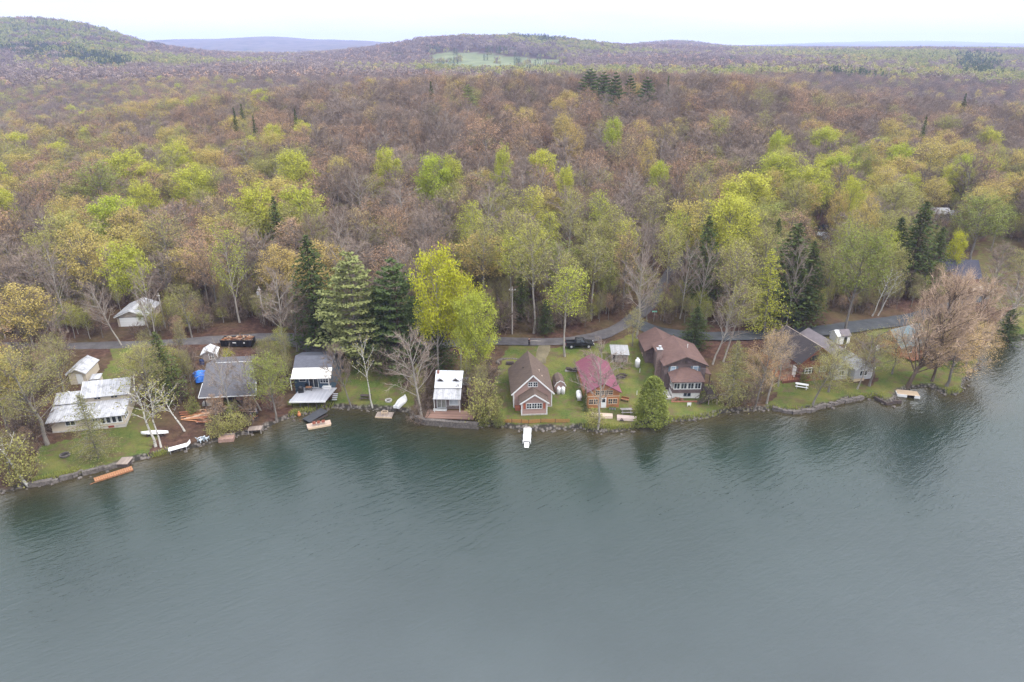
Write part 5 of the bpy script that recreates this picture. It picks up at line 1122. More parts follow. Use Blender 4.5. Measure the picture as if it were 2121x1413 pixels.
o = T0('swim_raft', 'brown wooden raft with black ramp off the navy cottage shore', 'raft', (661, 882), R(22), 0); MB().box(-2.0, 2.0, -.75, .75, .22, .36).build('decking', mat('tan_raft', (.35, .26, .21), .85, .2, 3), o); MB().box(-1.9, 1.9, -.81, -.751, .02, .36).build('fascia', tr_, o); q = MB(); q.box(-1.8, 1.8, -.7, .7, -.2, .215); q.build('float', blackm, o)
o2 = T0('ramp', 'black carpeted ramp between the shore and the brown raft', 'ramp', (650, 868), R(-38), .0); MB().slab([(-1.0, -1.6, .42), (1.0, -1.6, .42), (1.0, 2.4, .85), (-1.0, 2.4, .85)], .1).build('ramp_board', mat('black_carpet', (.04, .042, .048), .95, .2), o2); q = MB(); q.box(-.95, -.85, -1.5, 2.3, -.3, .3); q.box(.85, .95, -1.5, 2.3, -.3, .3); q.build('ramp_beam', darkbrown, o2)
rc_ = mat('faded_red_canvas', (.36, .12, .085), .8, .2, 4)
def deck_chair(loc, yaw, label):
    o = thing('deck_chair', label, 'chair', loc, yaw, 'red chairs on the raft'); MB().box(-.27, .27, -.25, .25, .36, .42).build('seat', rc_, o); MB().slab([(-.27, .25, .42), (.27, .25, .42), (.27, .42, .95), (-.27, .42, .95)], .05).build('backrest', rc_, o)
    for sx in (-.24, .24):
        for yy in (-.2, .2): MB().box(sx - .025, sx + .025, yy - .025, yy + .025, 0, .355).build('leg', galv, o)
    return o
bp = P(660, 880, .36); dx = Vector((math.cos(R(22)), math.sin(R(22)), 0)); base_ = Vector((bp[0], bp[1], .36)); c0 = deck_chair(tuple(base_ - dx * .75 + Vector((0, .1, 0))), R(200), 'left of three faded red chairs folded on the raft')
for k, nm in ((0, 'middle'), (1, 'right')): c = copy_tree(c0); c.location = base_ + dx * (.78 * k) + Vector((0, .1, 0)); c['label'] = nm + ' of three faded red chairs folded on the raft'
o = T0('loose_dock', 'orange brown dock section floating askew off the left stone wall', 'dock', (236, 984), R(38), 0); mb = MB()
for k in range(18): mb.box(-2.6 + k * .29, -2.34 + k * .29, -.6, .6, .2, .26)
mb.build('decking', mat('new_orange_wood', (.27, .13, .065), .8, .3, 4), o); mb = MB(); mb.box(-2.6, 2.6, -.58, -.5, .02, .195); mb.box(-2.6, 2.6, .5, .58, .02, .195); mb.bar((-2.6, -.55, .1), (-3.3, -.6, .05), .06); mb.build('stringer', rust, o)
o = T0('shore_step', 'grey plank landing at the end of the left stone wall', 'landing', (259, 958), R(3), .3); MB().box(-.85, .85, -1.0, 1.0, .25, .37).build('decking', plank, o); MB().box(-.8, .8, -.95, .95, -.8, .245).build('crib', darkbrown, o)
o = T0('stone_landing', 'reddish stone landing at the water right of the lawn chairs', 'landing', (469, 908), R(10), .4); MB().box(-1.2, 1.2, -.6, .6, -.4, .22).build('slab', mat('reddish_stone', (.25, .16, .13), .9, .3, 3), o); MB().box(-1.3, 1.3, .6, .72, -.3, .5).build('backing_board', plank, o)
o = T0('plank_landing', 'grey plank landing on posts below the grey roof', 'landing', (529, 890), R(8), .5); MB().box(-1.1, 1.1, -.7, .7, .22, .32).build('decking', plank, o); q = MB()
for xx in (-1.0, 1.0):
    for yy in (-.6, .6): q.box(xx - .06, xx + .06, yy - .06, yy + .06, -1.2, .215)
q.build('post', greyw, o)
o = T0('boat_lift', 'tan topped floating dock with white sides in the right hand notch', 'dock', (1878, 819), R(-14), 0); MB().box(-1.9, 1.9, -1.0, 1.0, .5, .58).build('decking', mat('tan_carpet', (.30, .23, .16), .9, .15), o); q = MB(); q.box(-1.95, -.25, -1.06, -1.0, .05, .58); q.box(1.0, 1.95, -1.06, -1.0, .05, .58); q.box(-1.96, -1.9, -1.0, 1.0, .05, .58); q.build('side_panel', white, o); q = MB(); q.box(-1.8, -.4, -.9, .9, -.2, .49); q.box(1.05, 1.8, -.9, .9, -.2, .49); q.build('float', blackm, o)
# stone walls along the shore
def shore_wall(pxs, label, h0=-.5, h1=.6, w=.6, m=stonem):
    pts = [P(u, v, 0) for u, v in pxs]; mb = MB(); rr = random.Random(len(pxs))
    for a, b_ in zip(pts[:-1], pts[1:]):
        a = Vector(a); b_ = Vector(b_); n = max(1, int((b_ - a).length / .8)); d = (b_ - a).normalized()
        for k in range(n):
            p_ = a + (b_ - a) * (k / n); q_ = a + (b_ - a) * ((k + 1) / n); t = rr.uniform(-.1, .1); mb.bar(p_ + Vector((0, t, (h0 + h1) / 2 + t)) + d * .01, q_ + Vector((0, t, (h0 + h1) / 2 + t)) - d * .01, w + rr.uniform(-.1, .15), h1 - h0)
    return tag(mb.build('stone_wall', m), label, 'wall')
shore_wall([(60, 1009), (110, 1000), (150, 990), (163, 983), (172, 979)], 'stone lake wall below the fire pit of the cream house'); shore_wall([(172, 984), (205, 976), (246, 966)], 'dark stone lake wall left of the grey plank landing', -.5, .7)
shore_wall([(1600, 849), (1640, 857), (1678, 853), (1702, 845), (1748, 834), (1787, 827)], 'mossy stone lake wall below the red house lawn', -.5, .6); shore_wall([(1812, 825), (1833, 838), (1866, 835)], 'low dark wall round the grass spit beside the tan dock', -.4, .5, .4, darkbrown)
# loose shore stones as one mass
rs = random.Random(31); sm_ = MB()
for a, b_ in zip(SH[2:-6], SH[3:-5]):
    n = int(math.dist(a, b_) * 1.1)
    for k in range(n):
        t = rs.random(); x, y = a[0] + (b_[0] - a[0]) * t + rs.gauss(0, .35), a[1] + (b_[1] - a[1]) * t + rs.gauss(-.1, .45); s = rs.uniform(.12, .42); z = max(-.1, min(H1(x, y), .6)) * .6; vs = []
        for (i, j, l) in ((1, 0, 0), (0, 1, 0), (-1, 0, 0), (0, -1, 0), (.6, .6, .7), (-.6, .6, .7), (-.6, -.6, .7), (.6, -.6, .7)): vs.append((x + i * s * rs.uniform(.7, 1.2), y + j * s * rs.uniform(.7, 1.2), z + l * s * rs.uniform(.7, 1.2)))
        sm_.add(vs, [(0, 1, 5, 4), (1, 2, 6, 5), (2, 3, 7, 6), (3, 0, 4, 7), (4, 5, 6, 7)])
tag(sm_.build('shore_stones', stonem), 'grey stones scattered along the waterline', 'stones', kind='stuff')
# reeds and dry grass at the bank
g_ = TG(77); cs = []
for (u0, v0, u1, v1, n) in ((316, 945, 350, 937, 260), (190, 972, 215, 976, 60), (1590, 845, 1680, 850, 200), (1205, 884, 1320, 886, 500), (1960, 812, 1995, 808, 200), (70, 996, 160, 975, 300), (600, 858, 690, 842, 400), (1380, 870, 1490, 858, 300), (1760, 822, 1830, 820, 300)):
    for k in range(n): t = rs.random(); cs.append(G(u0 + (u1 - u0) * t + rs.gauss(0, 3), v0 + (v1 - v0) * t + rs.gauss(0, 3)))
cs = np.array(cs); dd = np.stack([np.array([rs.gauss(0, .12) for _ in cs]), np.array([rs.gauss(0, .12) for _ in cs]), np.array([rs.uniform(.25, .7) for _ in cs])], 1); g_.twigs(cs, dd, .06)
o = bpy.data.objects.new('bank_grass', g_.mesh('bank_grass', [leaf_mat('reed', (.13, .24, .03), (.30, .28, .09))])); C.objects.link(o); tag(o, 'tufts of green and straw coloured grass on the lake bank', 'grass', kind='stuff')
# utility poles
pw = mat('pole_wood', (.30, .27, .245), .9, .15, 2)
def pole(ub, vb, vt, label, can=False, arm=False):
    x, y, z = G(ub, vb); Hh = zt(y, vt) - z; o = thing('utility_pole', label, 'utility pole', (x, y, z)); MB().tube([(0, 0, -.5), (0, 0, Hh)], [.16, .11], 9).build('pole', pw, o)
    if can: MB().lathe([(.22, 0), (.25, .05), (.25, .75), (.1, .85)], 12, 0, (-.35, -.1, Hh - 1.9)).build('transformer', galv, o)
    MB().box(-.75 if arm else -.3, .75 if arm else .3, -.17, -.09, Hh - .75, Hh - .63).build('crossarm', pw, o); q = MB()
    for xx in (-.25, .0, .25): q.lathe([(.05, 0), (.06, .12), (.03, .18)], 8, 0, (xx * (2.4 if arm else 1), -.13, Hh - .62))
    q.build('insulator', plastic, o); return o
pole(548, 672, 594, 'wooden utility pole with a grey transformer above the dumpster', True); pole(1061, 692, 594, 'wooden utility pole at the road above the pink cottage', False, True); pole(343, 680, 607, 'weathered pole right of the white garage')
o = T0('street_sign', 'small green street sign at the road junction', 'sign', (1354, 666)); MB().tube([(0, 0, 0), (0, 0, 2.5)], .04, 7).build('post', galv, o); MB().box(-.55, .55, -.06, -.03, 2.2, 2.5).build('sign_plate', mat('sign_green', (.22, .5, .38), .5, .1), o)
# stakes
for (u, v, lb) in ((1325, 772, 'short white marker stake beside the upright white tank'), (1319, 818, 'white marker stake left of the cedar')):
    x, y, z = G(u, v); q = MB(); q.box(-.05, .05, -.02, .02, 0, .85); q.add([(-.05, -.02, .85), (.05, -.02, .85), (.05, .02, .85), (-.05, .02, .85), (0, 0, .95)], [(0, 1, 4), (1, 2, 4), (2, 3, 4), (3, 0, 4)]); ob = q.build('stake', white); ob.location = (x, y, z); tag(ob, lb, 'stake')
o = T0('notice_board', 'small white board standing on the brown house lawn', 'board', (1427, 842)); MB().box(-.35, .35, -.03, .03, .25, .75).build('panel', white, o); q = MB(); q.box(-.3, -.24, -.03, .03, 0, .25); q.box(.24, .3, -.03, .03, 0, .25); q.build('leg', white, o)
# garden beds and heaps
o = T0('stone_circle', 'dark ring of stones and logs behind the pink cottage', 'garden bed', (1058, 752)); q = MB(); rr = random.Random(2)
for k in range(26):
    a = math.pi * (k / 25) * 1.25 - .3; q.lathe([(.28, -.1), (.3, .15), (.14, .34)], 7, 0, (2.4 * math.cos(a) - .3, 1.3 * math.sin(a) + .3, rr.uniform(-.05, .1)))
q.build('stones', stonem, o); q = MB(); q.box(-.9, .6, -.5, .1, 0, .35); q.bar((-1.0, -.7, .05), (.8, -.75, .05), .16); q.build('logs', darkbrown, o)
for uv, lb, w_ in (((1184, 768), 'dark log pile at the left side of the maroon roof', 1.3), ((1285, 782), 'grey wooden crate heap at the right side of the maroon roof', 1.0)):
    o = T0('log_pile', lb, 'log pile', uv); q = MB()
    for k in range(20): x_ = rr.uniform(-w_, w_ * .6); z_ = rr.uniform(.1, .8); y_ = rr.uniform(-.5, .2); q.tube([(x_, y_, z_), (x_ + rr.uniform(.6, .9), y_ + rr.uniform(-.2, .2), z_)], .11, 6)
    q.build('logs', darkbrown, o); MB().box(-w_, w_ * .8, -.45, .3, 0, .1).build('pallet', greyw, o)
# deck furniture on the navy cottage deck
dl, dr_, yb, dz_ = deck_b; fr_o = deck_o
def on_deck(name, label, cat, x, y, yaw=0): 
    c, s_ = math.cos(fr_o.yaw), math.sin(fr_o.yaw); return thing(name, label, cat, (fr_o.a[0] + x * c - y * s_, fr_o.a[1] + x * s_ + y * c, fr_o.z0 + dz_), fr_o.yaw + yaw)
o = on_deck('patio_table', 'small brown wooden table on the grey deck', 'table', dl[0] + 2.3, yb - 1.1); MB().box(-.55, .55, -.35, .35, .6, .66).build('tabletop', mat('brown_table', (.23, .12, .07), .7, .2), o)
for sx in (-.48, .48):
    for sy in (-.28, .28): MB().box(sx - .04, sx + .04, sy - .04, sy + .04, 0, .595).build('leg', darkbrown, o)
o = on_deck('grill', 'black covered grill at the left side of the grey deck', 'grill', dl[0] + 1.1, yb - 2.0, .3); MB().lathe([(.3, .75), (.42, .85), (.42, 1.0), (.3, 1.2), (.05, 1.28)], 14).build('grill_lid', blackm, o); MB().box(-.5, .5, -.3, .3, .0, .745).build('cabinet', blackm, o)
o = on_deck('patio_chair', 'black patio chair beside the grill on the grey deck', 'chair', dl[0] + 1.9, yb - .45, R(60)); MB().box(-.28, .28, -.28, .28, .4, .45).build('seat', blackm, o); MB().slab([(-.28, .26, .45), (.28, .26, .45), (.28, .36, 1.0), (-.28, .36, 1.0)], .04).build('backrest', blackm, o)
for sx in (-.24, .24):
    for sy in (-.24, .24): MB().box(sx - .025, sx + .025, sy - .025, sy + .025, 0, .395).build('leg', blackm, o)
o = on_deck('storage_bench', 'white storage bench below the bay window on the grey deck', 'bench', dr_[0] - 1.0, yb - .5); MB().box(-.75, .75, -.25, .25, 0, .45).build('chest', plastic, o); MB().box(-.78, .78, -.28, .28, .455, .52).build('lid', plastic, o)
o = T0('kayak', 'light blue kayak stored under the grey deck edge', 'kayak', (621, 837), R(2)); hl = hull(3.4, .75, .35, mat('kayak_blue', (.16, .45, .62), .4, .1), o); hl.location.z = .5; MB().box(-.5, .5, -.2, .2, .78, .86).build('cockpit', blackm, o)
o = T0('red_kayak', 'dark red kayak stored beside the light blue kayak under the deck', 'kayak', (652, 837), R(-2)); hl = hull(2.8, .6, .3, mat('kayak_red', (.34, .06, .07), .4, .1), o); hl.location.z = .45; MB().box(-.4, .4, -.16, .16, .7, .77).build('cockpit', blackm, o)
o = T0('clay_pot', 'orange clay chiminea on the bank below the grey deck', 'chiminea', (620, 862)); MB().lathe([(.2, 0), (.32, .25), (.3, .5), (.12, .75), (.14, .95)], 14).build('pot', mat('terracotta', (.42, .17, .07), .8, .15), o); MB().lathe([(.26, -.05), (.26, .06)], 10).build('stand', blackm, o)
# black pickup
def pickup(uv, yaw, label, m):
    o = T0('pickup_truck', label, 'pickup truck', uv, yaw); z0 = .12; o.location.z += z0
    bd = MB(); prof = [(-2.85, .55), (-2.85, 1.15), (-2.75, 1.2), (-.98, 1.2), (-.98, 1.22), (1.25, 1.22), (2.55, 1.1), (2.8, .95), (2.85, .55)]
    W2 = .97
    vs = [(x, s * (W2 - (.04 if z > 1 else 0)), z) for s in (-1, 1) for x, z in prof]; k = len(prof)
    bd.add(vs, [tuple(range(k)), tuple(range(2 * k - 1, k - 1, -1))] + [(i, i + k, i + 1 + k, i + 1) for i in range(k - 1) if i not in (2,)] + [(k - 1, 2 * k - 1, k, 0)])
    b_ = bd.build('body', m, o); bv = b_.modifiers.new('bevel', 'BEVEL'); bv.width = .06; bv.segments = 2; bv.limit_method = 'ANGLE'
    bed = MB(); bed.box(-2.72, -1.02, -.8, .8, .78, .83); bed.box(-2.84, -2.72, -.93, .93, .6, 1.19); bed.box(-1.02, -.94, -.9, .9, .8, 1.2); bed.box(-2.72, -1.02, -.92, -.8, .8, 1.22); bed.box(-2.72, -1.02, .8, .92, .8, 1.22); bed.build('cargo_bed', mat('bed_liner', (.02, .02, .022), .85, .2), o)
    cb = MB(); lo = [(-.95, 1.2), (1.35, 1.2)]; hi = [(-.78, 1.86), (.62, 1.86)]
    vs = [(x, s * w, z) for (x, z), w in zip(lo + hi[::-1], (.9, .9, .74, .74)) for s in (-1, 1)]; cb.add(vs, [(0, 2, 4, 6), (7, 5, 3, 1), (6, 4, 5, 7), (2, 3, 5, 4), (0, 6, 7, 1)]); c_ = cb.build('cab', m, o); bv = c_.modifiers.new('bevel', 'BEVEL'); bv.width = .07; bv.segments = 2
    gl = MB(); gl.slab([(.70, -.68, 1.80), (1.27, -.80, 1.28), (1.27, .80, 1.28), (.70, .68, 1.80)][::-1], .03); gl.v = [(x + .02, y, z + .02) for x, y, z in gl.v]; gl.build('windscreen', GL, o); gl = MB(); gl.slab([(-.86, -.62, 1.76), (-.86, .62, 1.76), (-.98, .74, 1.3), (-.98, -.74, 1.3)], .03); gl.build('rear_window', GL, o)
    for s in (-1, 1):
        for x0, x1 in ((-.72, .02), (.10, .95)): q = MB(); q.slab([(x0, s * .885, 1.3), (x1, s * .885, 1.3), (min(x1, .62) if x1 > .5 else x1, s * .765, 1.76), (x0 + .06, s * .765, 1.76)][::s], .03); q.build('side_window', GL, o)
        MB().box(1.0, 1.15, s * 1.0 - .1, s * 1.0 + .1, 1.25, 1.42).build('mirror', m, o); MB().box(2.78, 2.87, s * .72 - .16, s * .72 + .16, .82, .98).build('headlight', plastic, o); MB().box(-2.9, -2.84, s * .84 - .09, s * .84 + .09, .85, 1.15).build('tail_light', mat('tail_red', (.35, .02, .02), .4, .1), o)
        for x in (-1.75, 1.8):
            w_ = MB(); w_.tube([(x, s * .98, .38), (x, s * .74, .38)], .39, 20); wo_ = w_.build('wheel', mat('tyre_rubber', (.018, .018, .018), .85, .2), o); MB().tube([(x, s * .99, .38), (x, s * .96, .38)], .24, 14).build('rim', galv, wo_)
    MB().box(-2.95, -2.86, -.9, .9, .48, .66).build('bumper', galv, o); MB().box(2.86, 2.95, -.92, .92, .42, .68).build('bumper', blackm, o); return o
car = mat('black_car_paint', (.012, .013, .016), .22, .1, 3, spec=.6)
a = G(1200, 719); t1 = pickup((1200, 719), R(2), 'black pickup truck parked on the grass edge of the gravel road', car); t1.location.z = H1(t1.location.x, t1.location.y) + .1
t2 = pickup((1708, 478), R(-14), 'dark truck parked among the trees in the right hand woods', car); o = T0('orange_cone', 'orange traffic marker at the left of the dark truck in the woods', 'marker', (1694, 474)); MB().lathe([(.3, 0), (.3, .06), (.2, .08), (.05, .9)], 12).build('cone', mat('cone_orange', (.7, .22, .05), .6, .1), o); MB().lathe([(.17, .35), (.12, .55)], 12).build('band', white, o)
pad = MB(); x, y, z = G(1712, 492)
pad.slab([(x - 1.6, y - 7, H1(x - 1.6, y - 7) + .15), (x + 2.0, y - 7, H1(x + 2.0, y - 7) + .15), (x + 2.2, y + 5, H1(x + 2.2, y + 5) + .2), (x - 2.2, y + 5, H1(x - 2.2, y + 5) + .2)], .3); tag(pad.build('parking_pad', mat('pale_concrete', (.30, .31, .33), .9, .2)), 'pale driveway in the woods below the dark truck', 'driveway', kind='structure')
# person standing on the gravel road
def person(uv, yaw, label):
    a = G(*uv); o = thing('person', label, 'person', (a[0], a[1], a[2] + .10), yaw)
    me = bpy.data.meshes.new('body'); V = []; E = []; Rr = []
    def j(p, r, par=None):
        V.append(p); Rr.append(r); i = len(V) - 1
        if par is not None: E.append((par, i))
        return i
    pel = j((0, 0, .95), (.155, .11)); wa = j((0, 0, 1.10), (.14, .10), pel); che = j((0, 0, 1.30), (.17, .11), wa); sh_ = j((0, .01, 1.44), (.15, .085), che); nk = j((0, 0, 1.53), (.055, .055), sh_); hd = j((0, -.015, 1.62), (.082, .092), nk); tp = j((0, -.01, 1.74), (.072, .082), hd)
    nose = j((0, -.11, 1.63), (.02, .02), hd)
    for s in (-1, 1):
        j((s * .085, 0, 1.64), (.02, .025), hd)
        hp = j((s * .095, 0, .86), (.095, .095), pel); kn = j((s * .105, -.015, .50), (.062, .065), hp); an = j((s * .11, .02, .10), (.042, .045), kn); j((s * .12, -.15, .045), (.042, .03), an)
        so = j((s * .20, .01, 1.42), (.065, .065), sh_); el = j((s * .25, .01, 1.14), (.045, .045), so); wr = j((s * .13, -.22, 1.12), (.03, .03), el); pa = j((s * .09, -.28, 1.13), (.034, .02), wr)
        for k in range(4): f1 = j((s * (.115 - .022 * k), -.335, 1.14 - .004 * k), (.009, .009), pa); j((s * (.105 - .022 * k), -.375 + .006 * abs(k - 1), 1.12), (.008, .008), f1)
        j((s * .05, -.30, 1.165), (.010, .010), pa)
    me.from_pydata(V, E, []); me.update(); ob = bpy.data.objects.new('body', me); C.objects.link(ob); ob.parent = o
    sk = ob.modifiers.new('skin', 'SKIN'); ob.modifiers.new('sub', 'SUBSURF').levels = 1
    for i, r in enumerate(Rr): me.skin_vertices[0].data[i].radius = r
    me.skin_vertices[0].data[0].use_root = True
    if len(me.materials) == 0: me.materials.append(mat('skin', (.45, .28, .21), .6, .08))
    navyc = mat('dark_navy_cloth', (.012, .014, .025), .9, .2, 8); q = MB()
    q.tube([(0, 0, .93), (0, 0, 1.1), (0, 0, 1.3), (0, .005, 1.45), (0, 0, 1.515)], [.19, .175, .20, .15, .075], 14)
    q.v = [(x, y * .68, z) for x, y, z in q.v]
    for s in (-1, 1): q.tube([(s * .17, .01, 1.44), (s * .25, .01, 1.14), (s * .14, -.20, 1.12)], [.085, .062, .045], 10)
    q.build('jacket', navyc, o, True); q = MB()
    for s in (-1, 1): q.tube([(s * .085, 0, .98), (s * .1, 0, .74), (s * .106, -.01, .5), (s * .11, .015, .12)], [.115, .098, .078, .066], 12)
    q.build('trousers', mat('black_cloth', (.014, .014, .018), .9, .2, 8), o, True); q = MB()
    for s in (-1, 1): q.tube([(s * .11, .06, .06), (s * .115, -.06, .055), (s * .12, -.19, .04)], [.055, .055, .04], 10)
    q.build('shoes', mat('dark_shoe', (.02, .018, .016), .7, .2), o, True); MB().lathe([(.088, 1.66), (.098, 1.70), (.088, 1.76), (.05, 1.79), (.01, 1.795)], 14, 0, (0, .005, 0)).build('cap', mat('black_cap', (.01, .01, .012), .8, .1), o, True)
    return o
person((1096, 717), R(8), 'person in dark clothing and cap standing on the gravel road, hands at the waist'); rc3 = T0('controller', 'small dark remote control in the hands of the person on the road', 'remote control', (1096, 717), R(8)); rc3.location.z += 1.22; rc3.location.y -= .34; MB().box(-.1, .1, -.05, .05, 0, .04).build('case', blackm, rc3); q = MB(); q.tube([(-.06, .03, .04), (-.07, .06, .12)], .008, 6); q.tube([(.06, .03, .04), (.07, .06, .12)], .008, 6); q.build('antenna', blackm, rc3)
o = T0('pale_branch', 'pale fallen branch lying on the road beside the person', 'branch', (1108, 708)); q = MB(); q.tube([(-1.0, 0, .18), (-.2, .1, .2), (.6, -.05, .18), (1.3, .05, .17)], [.07, .09, .07, .03], 6); q.build('branch', pw, o); q = MB(); q.tube([(.1, .05, .2), (.7, .45, .2)], [.05, .02], 5); q.build('twig', pw, o)
